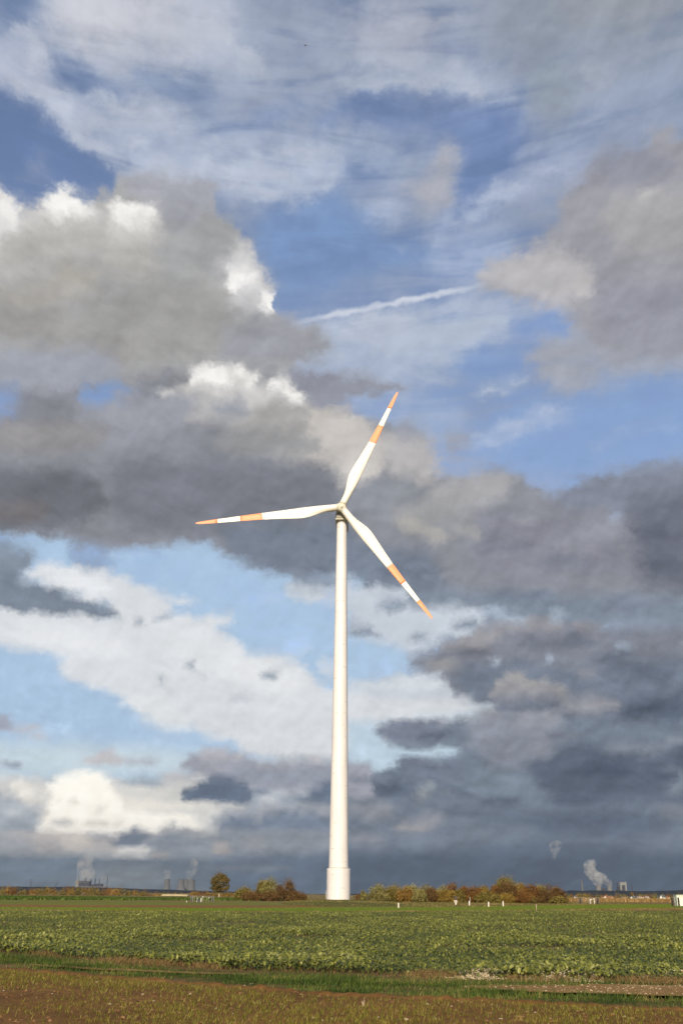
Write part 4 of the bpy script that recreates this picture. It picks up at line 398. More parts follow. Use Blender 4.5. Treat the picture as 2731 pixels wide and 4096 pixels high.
((4.4,9.1, 4.4,9, 4.2,9, 3.9,9, 3.6,9, 3.3,9, 3.1,9, 3,9.1, 3.1,9.1, 3.3,9.2, 3.6,9.2, 3.9,9.2, 4.2,9.2, 4.4,9.1), (142,143,154), 1.00, 0.11),
((7.8,7.6, 7.7,7.6, 7.6,7.5, 7.3,7.5, 7.1,7.5, 6.9,7.5, 6.7,7.6, 6.7,7.6, 6.7,7.7, 6.9,7.7, 7.1,7.8, 7.3,7.8, 7.6,7.7, 7.7,7.7), (140,143,153), 1.00, 0.11),
((11.9,7.2, 11.8,7.1, 11.5,7, 11.2,7, 10.9,7, 10.5,7.1, 10.3,7.1, 10.2,7.2, 10.3,7.3, 10.5,7.3, 10.9,7.4, 11.2,7.4, 11.6,7.3, 11.8,7.3), (138,140,149), 1.00, 0.11),
((2.8,3.9, 2.8,3.8, 2.5,3.8, 2.2,3.7, 1.8,3.7, 1.5,3.8, 1.3,3.8, 1.2,3.9, 1.3,4, 1.5,4, 1.8,4.1, 2.2,4.1, 2.5,4, 2.8,4), (146,146,151), 1.00, 0.11),
((4.9,3.4, 4.8,3.3, 4.6,3.3, 4.2,3.2, 3.9,3.2, 3.5,3.3, 3.3,3.3, 3.2,3.4, 3.3,3.4, 3.6,3.5, 3.9,3.5, 4.2,3.5, 4.6,3.5, 4.8,3.5), (150,148,151), 1.00, 0.11),
((16.6,7.6, 16.5,7.5, 16.2,7.5, 15.9,7.5, 15.6,7.5, 15.3,7.5, 15.1,7.6, 15,7.6, 15.1,7.7, 15.3,7.7, 15.6,7.8, 16,7.7, 16.3,7.7, 16.5,7.7), (134,138,149), 1.00, 0.11),
((19,7.8, 19,7.7, 18.8,7.7, 18.5,7.7, 18.2,7.7, 18,7.7, 17.8,7.8, 17.7,7.8, 17.8,7.9, 18,7.9, 18.3,7.9, 18.5,7.9, 18.8,7.9, 19,7.8), (130,135,147), 1.00, 0.11),
((6.6,5, 6.5,4.9, 6.4,4.9, 6.2,4.9, 6.1,4.9, 5.9,4.9, 5.8,4.9, 5.7,5, 5.8,5, 5.9,5, 6.1,5.1, 6.3,5.1, 6.4,5, 6.5,5), (150,156,165), 1.00, 0.11),
((-6,7.2, -6,7.1, -6.2,7, -6.3,6.9, -6.5,6.9, -6.6,7, -6.7,7, -6.8,7.1, -6.8,7.2, -6.7,7.3, -6.5,7.4, -6.3,7.4, -6.2,7.3, -6.1,7.3), (186,184,188), 1.00, 0.12),
((-5.2,7.1, -5.2,7, -5.3,7, -5.5,6.9, -5.6,6.9, -5.8,7, -5.9,7, -5.9,7.1, -5.9,7.2, -5.8,7.3, -5.7,7.3, -5.5,7.3, -5.4,7.3, -5.3,7.2), (186,184,188), 1.00, 0.11),
((-7.1,7.2, -7.1,7.1, -7.2,7.1, -7.3,7, -7.4,7, -7.6,7.1, -7.7,7.1, -7.7,7.2, -7.7,7.3, -7.6,7.3, -7.5,7.4, -7.3,7.4, -7.2,7.3, -7.1,7.3), (186,184,188), 1.00, 0.11),
((-3.8,6.7, -3.9,6.7, -4,6.6, -4.1,6.6, -4.2,6.6, -4.3,6.6, -4.4,6.7, -4.5,6.7, -4.4,6.8, -4.4,6.9, -4.2,6.9, -4.1,6.9, -4,6.9, -3.9,6.8), (186,184,188), 1.00, 0.11),
((-3,6.8, -3,6.7, -3.1,6.7, -3.2,6.6, -3.4,6.6, -3.5,6.7, -3.6,6.7, -3.6,6.8, -3.6,6.9, -3.5,6.9, -3.4,7, -3.3,7, -3.1,6.9, -3,6.9), (186,184,188), 1.00, 0.11),
((-2.2,6.8, -2.2,6.7, -2.3,6.7, -2.4,6.6, -2.5,6.6, -2.7,6.7, -2.8,6.7, -2.8,6.8, -2.8,6.9, -2.7,6.9, -2.5,7, -2.4,7, -2.3,6.9, -2.2,6.9), (186,184,188), 1.00, 0.11),
((-1,6.9, -1,6.9, -1.1,6.8, -1.3,6.8, -1.4,6.7, -1.6,6.8, -1.7,6.9, -1.7,6.9, -1.7,7, -1.6,7.1, -1.4,7.1, -1.3,7.1, -1.1,7.1, -1,7), (186,184,188), 1.00, 0.11),
((-7.6,5.1, -7.6,4.9, -7.8,4.8, -7.9,4.7, -8.2,4.7, -8.4,4.8, -8.5,4.9, -8.6,5, -8.5,5.2, -8.4,5.3, -8.2,5.4, -8,5.4, -7.8,5.3, -7.6,5.2), (101,113,132), 1.00, 0.11),
((-7,5.4, -7.1,5.2, -7.2,5.1, -7.4,5.1, -7.6,5, -7.9,5.1, -8,5.2, -8.1,5.4, -8,5.5, -7.9,5.6, -7.7,5.7, -7.5,5.7, -7.2,5.7, -7.1,5.5), (101,113,132), 1.00, 0.11),
((-6.3,5.6, -6.3,5.4, -6.5,5.3, -6.7,5.2, -7,5.2, -7.2,5.3, -7.4,5.4, -7.5,5.5, -7.4,5.7, -7.2,5.8, -7,5.9, -6.8,5.9, -6.5,5.9, -6.4,5.7), (101,113,132), 1.00, 0.11),
((-5.5,5.6, -5.6,5.5, -5.7,5.3, -6,5.3, -6.2,5.3, -6.5,5.3, -6.6,5.5, -6.7,5.6, -6.6,5.8, -6.5,5.9, -6.3,6, -6,6, -5.8,5.9, -5.6,5.8), (101,113,132), 1.00, 0.11),
((-5,5.4, -5,5.3, -5.1,5.2, -5.4,5.1, -5.6,5.1, -5.8,5.2, -6,5.3, -6,5.4, -6,5.6, -5.8,5.7, -5.6,5.8, -5.4,5.8, -5.2,5.7, -5,5.6), (101,113,132), 1.00, 0.11),
((-4.6,5.1, -4.7,5, -4.8,4.9, -5,4.8, -5.1,4.8, -5.3,4.9, -5.4,5, -5.5,5.1, -5.4,5.2, -5.3,5.3, -5.2,5.4, -5,5.4, -4.8,5.3, -4.7,5.2), (101,113,132), 1.00, 0.11),
((-8.5,4.6, -4.9,4.7, -5.1,4.6, -8.2,4.5), (94,107,128), 1.00, 0.11),
((-5.8,3.4, -5.8,3.3, -5.9,3.2, -6,3.2, -6.2,3.2, -6.4,3.2, -6.5,3.3, -6.5,3.4, -6.5,3.5, -6.4,3.6, -6.2,3.6, -6.1,3.6, -5.9,3.6, -5.8,3.5), (113,124,142), 1.00, 0.11),
((-5.1,3.7, -5.1,3.6, -5.3,3.5, -5.4,3.4, -5.6,3.4, -5.8,3.5, -5.9,3.6, -6,3.7, -5.9,3.8, -5.8,3.9, -5.7,3.9, -5.5,3.9, -5.3,3.9, -5.2,3.8), (113,124,142), 1.00, 0.11),
((-4.6,3.8, -4.6,3.7, -4.8,3.6, -4.9,3.5, -5.1,3.5, -5.2,3.6, -5.4,3.7, -5.4,3.8, -5.4,3.9, -5.3,3.9, -5.1,4, -4.9,4, -4.8,3.9, -4.7,3.9), (113,124,142), 1.00, 0.11),
((-3.4,3.8, -3.5,3.7, -3.6,3.6, -3.7,3.5, -3.9,3.5, -4.1,3.6, -4.2,3.7, -4.2,3.8, -4.2,3.9, -4.1,4, -3.9,4, -3.8,4, -3.6,4, -3.5,3.9), (113,124,142), 1.00, 0.11),
((-2.6,4, -2.7,3.8, -2.8,3.7, -3,3.7, -3.2,3.7, -3.4,3.7, -3.5,3.8, -3.6,3.9, -3.5,4.1, -3.4,4.2, -3.2,4.2, -3,4.2, -2.8,4.2, -2.7,4.1), (113,124,142), 1.00, 0.11),
((-1.8,3.9, -1.9,3.8, -2,3.7, -2.2,3.7, -2.4,3.7, -2.5,3.7, -2.7,3.8, -2.7,3.9, -2.7,4, -2.5,4.1, -2.4,4.2, -2.2,4.2, -2,4.1, -1.9,4), (113,124,142), 1.00, 0.11),
((-1,3.9, -1,3.8, -1.2,3.7, -1.3,3.6, -1.5,3.6, -1.7,3.7, -1.8,3.7, -1.9,3.9, -1.8,4, -1.7,4.1, -1.5,4.1, -1.3,4.1, -1.2,4.1, -1,4), (113,124,142), 1.00, 0.11),
((-11.2,2.7, -11.2,2.7, -11.3,2.6, -11.4,2.5, -11.6,2.5, -11.7,2.6, -11.8,2.6, -11.8,2.7, -11.8,2.8, -11.7,2.9, -11.6,2.9, -11.5,2.9, -11.3,2.9, -11.2,2.8), (112,121,136), 1.00, 0.11),
((-10.6,2.9, -10.6,2.8, -10.7,2.7, -10.8,2.7, -11,2.7, -11.2,2.7, -11.3,2.8, -11.3,2.9, -11.3,3, -11.2,3.1, -11,3.1, -10.9,3.1, -10.7,3.1, -10.6,3), (112,121,136), 1.00, 0.11),
((-10.1,2.8, -10.1,2.7, -10.2,2.6, -10.3,2.6, -10.5,2.6, -10.6,2.6, -10.7,2.7, -10.7,2.8, -10.7,2.8, -10.6,2.9, -10.5,3, -10.3,3, -10.2,2.9, -10.1,2.9), (112,121,136), 1.00, 0.11),
((-9.2,3.1, -9.2,3, -9.2,3, -9.4,2.9, -9.5,2.9, -9.6,3, -9.7,3, -9.7,3.1, -9.7,3.2, -9.6,3.2, -9.5,3.3, -9.4,3.3, -9.3,3.2, -9.2,3.2), (166,165,168), 1.00, 0.11),
((-8.7,3.2, -8.7,3.1, -8.8,3.1, -9,3, -9.1,3, -9.2,3, -9.3,3.1, -9.4,3.2, -9.3,3.3, -9.2,3.4, -9.1,3.4, -9,3.4, -8.8,3.4, -8.8,3.3), (166,165,168), 1.00, 0.11),
((-8.2,3.1, -8.2,3.1, -8.3,3, -8.4,2.9, -8.6,2.9, -8.7,3, -8.8,3, -8.8,3.1, -8.8,3.2, -8.7,3.3, -8.6,3.3, -8.4,3.3, -8.3,3.3, -8.2,3.2), (166,165,168), 1.00, 0.11),
((-7.6,3, -7.7,2.9, -7.7,2.8, -7.9,2.8, -8,2.8, -8.1,2.8, -8.2,2.9, -8.3,3, -8.2,3.1, -8.2,3.2, -8,3.2, -7.9,3.2, -7.8,3.2, -7.7,3.1), (166,165,168), 1.00, 0.11),
((2.8,8.7, 2.8,8.6, 2.7,8.5, 2.5,8.5, 2.4,8.5, 2.2,8.5, 2.1,8.6, 2.1,8.7, 2.1,8.8, 2.2,8.9, 2.4,8.9, 2.5,8.9, 2.7,8.9, 2.8,8.8), (117,123,139), 1.00, 0.11),
((3.6,8.9, 3.5,8.8, 3.4,8.8, 3.3,8.7, 3.1,8.7, 2.9,8.8, 2.8,8.8, 2.8,8.9, 2.8,9, 2.9,9.1, 3.1,9.2, 3.3,9.2, 3.4,9.1, 3.5,9), (117,123,139), 1.00, 0.11),
((4.3,9, 4.2,8.9, 4.1,8.9, 4,8.8, 3.8,8.8, 3.6,8.9, 3.5,8.9, 3.5,9, 3.5,9.1, 3.6,9.2, 3.8,9.3, 4,9.3, 4.1,9.2, 4.2,9.1), (117,123,139), 1.00, 0.11),
((5.1,9, 5.1,8.9, 5,8.8, 4.8,8.8, 4.6,8.8, 4.5,8.8, 4.4,8.9, 4.3,9, 4.4,9.1, 4.5,9.1, 4.6,9.2, 4.8,9.2, 5,9.1, 5.1,9.1), (117,123,139), 1.00, 0.11),
((5.8,8.9, 5.8,8.8, 5.7,8.7, 5.5,8.7, 5.3,8.7, 5.2,8.7, 5.1,8.8, 5.1,8.9, 5.1,9, 5.2,9.1, 5.4,9.1, 5.5,9.1, 5.7,9.1, 5.8,9), (117,123,139), 1.00, 0.11),
((3.8,7, 3.8,6.9, 3.7,6.9, 3.6,6.9, 3.5,6.9, 3.4,6.9, 3.3,6.9, 3.3,7, 3.3,7.1, 3.4,7.1, 3.5,7.1, 3.6,7.1, 3.7,7.1, 3.8,7.1), (117,123,139), 1.00, 0.11),
((4.4,7.1, 4.4,7, 4.3,6.9, 4.2,6.9, 4.1,6.9, 3.9,6.9, 3.8,7, 3.8,7.1, 3.8,7.2, 3.9,7.2, 4.1,7.2, 4.2,7.2, 4.3,7.2, 4.4,7.2), (117,123,139), 1.00, 0.11),
((5,7, 5,7, 4.9,6.9, 4.8,6.9, 4.6,6.9, 4.5,6.9, 4.4,7, 4.4,7, 4.4,7.1, 4.5,7.2, 4.6,7.2, 4.8,7.2, 4.9,7.2, 5,7.1), (117,123,139), 1.00, 0.11),
((6,6.8, 5.9,6.7, 5.8,6.6, 5.7,6.6, 5.6,6.6, 5.5,6.6, 5.4,6.7, 5.3,6.8, 5.4,6.9, 5.5,6.9, 5.6,6.9, 5.7,6.9, 5.9,6.9, 5.9,6.9), (117,123,139), 1.00, 0.11),
((9.5,11, 9.4,10.9, 9.4,10.9, 9.2,10.8, 9.1,10.8, 9,10.9, 8.9,10.9, 8.9,11, 8.9,11.1, 9,11.2, 9.1,11.2, 9.3,11.2, 9.4,11.2, 9.5,11.1), (160,157,157), 1.00, 0.11),
((10.1,11.3, 10.1,11.2, 10,11.1, 9.8,11.1, 9.7,11.1, 9.5,11.2, 9.5,11.2, 9.4,11.3, 9.5,11.4, 9.6,11.5, 9.7,11.5, 9.8,11.5, 10,11.5, 10.1,11.4), (160,157,157), 1.00, 0.11),
((10.6,11.4, 10.6,11.3, 10.5,11.2, 10.3,11.2, 10.2,11.2, 10,11.2, 10,11.3, 9.9,11.4, 10,11.5, 10.1,11.6, 10.2,11.6, 10.3,11.6, 10.5,11.6, 10.6,11.5), (160,157,157), 1.00, 0.11),
((11.2,11.1, 11.2,11, 11.1,10.9, 10.9,10.9, 10.8,10.9, 10.7,10.9, 10.6,11, 10.5,11.1, 10.6,11.2, 10.7,11.3, 10.8,11.3, 11,11.3, 11.1,11.3, 11.2,11.2), (160,157,157), 1.00, 0.11),
((12,10.9, 12,10.8, 11.9,10.8, 11.8,10.7, 11.6,10.7, 11.5,10.8, 11.4,10.8, 11.4,10.9, 11.4,11, 11.5,11.1, 11.6,11.2, 11.8,11.1, 11.9,11.1, 12,11), (160,157,157), 1.00, 0.11),
((12.7,10.7, 12.7,10.6, 12.6,10.5, 12.5,10.5, 12.4,10.5, 12.3,10.6, 12.2,10.6, 12.2,10.7, 12.2,10.8, 12.3,10.8, 12.4,10.9, 12.5,10.9, 12.6,10.8, 12.7,10.8), (160,157,157), 1.00, 0.11),
((6.8,13.1, 6.8,12.9, 6.6,12.9, 6.5,12.8, 6.3,12.8, 6.2,12.9, 6.1,13, 6,13.1, 6.1,13.2, 6.2,13.3, 6.3,13.3, 6.5,13.3, 6.7,13.3, 6.8,13.2), (143,141,147), 1.00, 0.11),
((7.7,13.5, 7.6,13.4, 7.5,13.3, 7.4,13.3, 7.2,13.3, 7,13.3, 6.9,13.4, 6.9,13.5, 6.9,13.6, 7.1,13.7, 7.2,13.8, 7.4,13.8, 7.5,13.7, 7.6,13.6), (143,141,147), 1.00, 0.11),
((8.8,13.9, 8.7,13.8, 8.6,13.7, 8.4,13.7, 8.2,13.7, 8,13.7, 7.9,13.8, 7.9,13.9, 7.9,14.1, 8.1,14.2, 8.2,14.2, 8.4,14.2, 8.6,14.1, 8.7,14), (143,141,147), 1.00, 0.11),
((9.8,14, 9.7,13.9, 9.6,13.8, 9.4,13.8, 9.2,13.8, 9.1,13.8, 8.9,13.9, 8.9,14.1, 9,14.2, 9.1,14.3, 9.3,14.3, 9.4,14.3, 9.6,14.3, 9.7,14.2), (143,141,147), 1.00, 0.11),
((10.6,14.1, 10.6,14, 10.5,13.9, 10.3,13.9, 10.1,13.9, 9.9,13.9, 9.8,14, 9.8,14.2, 9.8,14.3, 9.9,14.4, 10.1,14.4, 10.3,14.4, 10.5,14.4, 10.6,14.3), (143,141,147), 1.00, 0.11),
((11.7,14.3, 11.6,14.2, 11.5,14.1, 11.3,14, 11.1,14, 10.9,14.1, 10.8,14.2, 10.7,14.3, 10.8,14.5, 10.9,14.6, 11.1,14.6, 11.3,14.6, 11.5,14.6, 11.6,14.4), (143,141,147), 1.00, 0.11),
((12.5,14.3, 12.4,14.2, 12.3,14.1, 12.1,14, 12,14.1, 11.8,14.1, 11.7,14.2, 11.6,14.3, 11.7,14.5, 11.8,14.6, 12,14.6, 12.2,14.6, 12.3,14.5, 12.5,14.4), (143,141,147), 1.00, 0.11),
((13.1,14, 13.1,13.9, 13,13.9, 12.8,13.8, 12.7,13.8, 12.5,13.9, 12.4,14, 12.4,14.1, 12.4,14.2, 12.5,14.3, 12.7,14.3, 12.9,14.3, 13,14.2, 13.1,14.1), (143,141,147), 1.00, 0.11),
((14.4,14, 14.3,13.9, 14.2,13.9, 14.1,13.8, 13.9,13.8, 13.8,13.9, 13.7,14, 13.6,14.1, 13.7,14.2, 13.8,14.3, 14,14.3, 14.1,14.3, 14.3,14.2, 14.4,14.2), (143,141,147), 1.00, 0.11),
((1.2,5.9, 1.2,5.9, 1.1,5.8, 1,5.8, 0.8,5.8, 0.7,5.8, 0.6,5.9, 0.6,5.9, 0.6,6, 0.7,6.1, 0.8,6.1, 1,6.1, 1.1,6.1, 1.2,6), (112,120,136), 1.00, 0.11),
((1.9,6, 1.9,5.9, 1.8,5.8, 1.7,5.8, 1.5,5.8, 1.4,5.8, 1.3,5.9, 1.3,6, 1.3,6.1, 1.4,6.1, 1.5,6.2, 1.7,6.2, 1.8,6.1, 1.9,6.1), (112,120,136), 1.00, 0.11),
((2.9,5.9, 2.8,5.8, 2.8,5.7, 2.6,5.7, 2.5,5.7, 2.4,5.7, 2.3,5.8, 2.3,5.9, 2.3,6, 2.4,6, 2.5,6.1, 2.6,6.1, 2.8,6, 2.8,6), (112,120,136), 1.00, 0.11),
((3.8,5.8, 3.8,5.7, 3.7,5.7, 3.6,5.7, 3.5,5.7, 3.4,5.7, 3.3,5.7, 3.3,5.8, 3.3,5.9, 3.4,5.9, 3.5,6, 3.6,6, 3.7,5.9, 3.8,5.9), (112,120,136), 1.00, 0.11),
((-11.7,4.5, -10.9,4.7, -9,4.6, -6.8,4.4, -6.5,4.1, -9,4.1, -10.8,4.2), (238,233,223), 1.00, 0.11),
((-12.1,3.4, -12.2,3.4, -12.4,3.3, -12.7,3.3, -13.1,3.3, -13.4,3.3, -13.6,3.4, -13.7,3.4, -13.6,3.4, -13.4,3.5, -13.1,3.5, -12.7,3.5, -12.4,3.5, -12.2,3.5), (214,206,195), 1.00, 0.11),
((-9.3,2.7, -9.3,2.7, -9.5,2.6, -9.8,2.6, -10.1,2.6, -10.3,2.6, -10.5,2.7, -10.6,2.7, -10.5,2.7, -10.4,2.8, -10.1,2.8, -9.8,2.8, -9.5,2.8, -9.3,2.8), (150,153,160), 1.00, 0.11),
((-14.3,2.7, -14.3,2.6, -14.5,2.6, -14.8,2.6, -15.2,2.6, -15.5,2.6, -15.7,2.6, -15.8,2.7, -15.7,2.7, -15.5,2.7, -15.2,2.8, -14.9,2.8, -14.6,2.8, -14.3,2.7), (206,198,189), 1.00, 0.11),
((-16.7,3.8, -16.7,3.7, -16.9,3.7, -17.2,3.6, -17.4,3.6, -17.7,3.7, -17.9,3.7, -17.9,3.8, -17.9,3.9, -17.7,3.9, -17.5,4, -17.2,4, -16.9,4, -16.8,3.9), (196,200,204), 1.00, 0.11),
((-17.4,4.8, -17.5,4.7, -17.6,4.7, -17.7,4.6, -17.9,4.6, -18,4.6, -18.1,4.7, -18.2,4.8, -18.2,4.9, -18.1,5, -17.9,5, -17.8,5, -17.6,5, -17.5,4.9), (205,205,205), 1.00, 0.11),
((-15.3,2.6, -15.3,2.6, -15.5,2.5, -15.8,2.5, -16.2,2.5, -16.5,2.5, -16.7,2.5, -16.8,2.6, -16.7,2.6, -16.5,2.7, -16.2,2.7, -15.9,2.7, -15.6,2.7, -15.4,2.7), (190,184,180), 1.00, 0.11)]
CONTRAIL = (-3.03, 31.7, 9.14, 33.48)
AZ, EL_LO, EL_HI = 27.0, -1.0, 50.0
NCOL, NROW, NSIDE, RPOW = 187, 113, 6, 1.3
STRIP = (NCOL - 1) // NSIDE

def lin(c):
    c = np.asarray(c, float)
    return np.where(c <= 0.04045, c / 12.92, ((c + 0.055) / 1.055) ** 2.4)

def rgblin(c):
    c = np.array(c[:3], float)
    k = np.interp(c.mean(), [88, 102, 114, 126, 140, 152, 170, 228, 240], [-13, -12, -3, 6, 10, 7, 0, 0, 12])
    return lin(np.clip(c + k + np.array((-1.0, 0.2, 0.0)) * (c.mean() < 175), 0, 272) / 255.0) / 2 ** EXPOSURE

def cloud_table():
    st = 0.1
    xs = np.arange(-AZ, AZ + 1e-6, st); ys = np.arange(EL_LO, EL_HI + 1e-6, st)
    C = np.zeros((len(ys), len(xs), 3)); A = np.zeros((len(ys), len(xs)))
    def blur(m, s):
        s /= st
        if s < 0.3: return m
        r = int(2.6 * s) + 1
        k = np.exp(-0.5 * (np.arange(-r, r + 1) / s) ** 2); k /= k.sum()
        for ax in (0, 1):
            pad = [(0, 0), (0, 0)]; pad[ax] = (r, r)
            c = np.pad(m, pad, mode='edge'); o = np.zeros_like(m)
            for i, w in enumerate(k):
                o += w * (c[i:i + m.shape[0], :] if ax == 0 else c[:, i:i + m.shape[1]])
            m = o
        return m
    for poly, col, a, b in CLOUDS:
        pts = np.array(poly, float).reshape(-1, 2); mg = b * 1.9 + 0.3
        i0, i1 = np.searchsorted(xs, (pts[:, 0].min() - mg, pts[:, 0].max() + mg)); j0, j1 = np.searchsorted(ys, (pts[:, 1].min() - mg, pts[:, 1].max() + mg))
        if i1 - i0 < 2 or j1 - j0 < 2: continue
        X, Y = np.meshgrid(xs[i0:i1], ys[j0:j1])
        ins = np.zeros(X.shape, bool)
        for (xa, ya), (xb, yb) in zip(pts, np.roll(pts, -1, 0)):
            if ya == yb: continue
            ins ^= ((Y < ya) != (Y < yb)) & (X < (xb - xa) * (Y - ya) / (yb - ya) + xa)
        m = blur(ins.astype(float), b * 0.6)
        C[j0:j1, i0:i1] += m[..., None] * (rgblin(col) - C[j0:j1, i0:i1]); A[j0:j1, i0:i1] += m * (a - A[j0:j1, i0:i1])
    rows = []
    for i in range(NROW):
        el = EL_LO + (EL_HI - EL_LO) * (i / (NROW - 1)) ** RPOW
        fy = min((el - EL_LO) / st, len(ys) - 1.001); y0 = int(fy); ty = fy - y0
        row = []
        for j in range(NCOL):
            fx = min(j / (NCOL - 1) * 2 * AZ / st, len(xs) - 1.001); x0 = int(fx); tx = fx - x0
            def s(G): return (G[y0, x0] * (1 - tx) + G[y0, x0 + 1] * tx) * (1 - ty) + (G[y0 + 1, x0] * (1 - tx) + G[y0 + 1, x0 + 1] * tx) * ty
            row.append((*s(C), s(A)))
        rows.append(row)
    return rows

class NT:
    """small helper to write node trees as expressions"""
    def __init__(s, tree): s.t = tree; s.n = tree.nodes; s.l = tree.links
    def new(s, kind, **kw):
        n = s.n.new(kind)
        for k, v in kw.items(): setattr(n, k, v)
        return n
    def put(s, sock, v):
        if v is None: return
        if isinstance(v, bpy.types.NodeSocket): s.l.new(v, sock)
        else: sock.default_value = v
    def math(s, op, a, b=None, c=None, clamp=False):
        n = s.new('ShaderNodeMath', operation=op, use_clamp=clamp)
        for k, v in enumerate((a, b, c)): s.put(n.inputs[k], v)
        return n.outputs[0]
    def vec(s, op, a, b=None, c=None, scale=None):
        n = s.new('ShaderNodeVectorMath', operation=op)
        for k, v in enumerate((a, b, c)): s.put(n.inputs[k], v)
        if scale is not None: s.put(n.inputs['Scale'], scale)
        return n.outputs['Value'] if op in ('LENGTH', 'DOT_PRODUCT', 'DISTANCE') else n.outputs[0]
    def xyz(s, x, y, z=0.0):
        n = s.new('ShaderNodeCombineXYZ')
        for k, v in enumerate((x, y, z)): s.put(n.inputs[k], v)
        return n.outputs[0]
    def noise(s, vec, scale, detail=4, rough=0.5, dist=0.0, col=False, dims='3D'):
        n = s.new('ShaderNodeTexNoise', noise_dimensions=dims)
        s.put(n.inputs['Vector'], vec); n.inputs['Scale'].default_value = scale; n.inputs['Detail'].default_value = detail
        n.inputs['Roughness'].default_value = rough; n.inputs['Distortion'].default_value = dist
        return n.outputs['Color' if col else 0]
    def ramp(s, fac, stops, interp='LINEAR'):
        n = s.new('ShaderNodeValToRGB'); cr = n.color_ramp; cr.interpolation = interp
        while len(cr.elements) < len(stops): cr.elements.new(0.5)
        for e, (p, c) in zip(cr.elements, stops): e.position = p; e.color = c if len(c) == 4 else (*c, 1)
        s.put(n.inputs[0], fac); return n.outputs
    def mix(s, f, a, b, mode='MIX'):
        n = s.new('ShaderNodeMix', data_type='RGBA', blend_type=mode)
        s.put(n.inputs[0], f); s.put(n.inputs[6], a); s.put(n.inputs[7], b); return n.outputs[2]
    def smooth(s, v, a, b):
        n = s.new('ShaderNodeMapRange', interpolation_type='SMOOTHSTEP')
        s.put(n.inputs[0], v); s.put(n.inputs[1], a); s.put(n.inputs[2], b); return n.outputs[0]

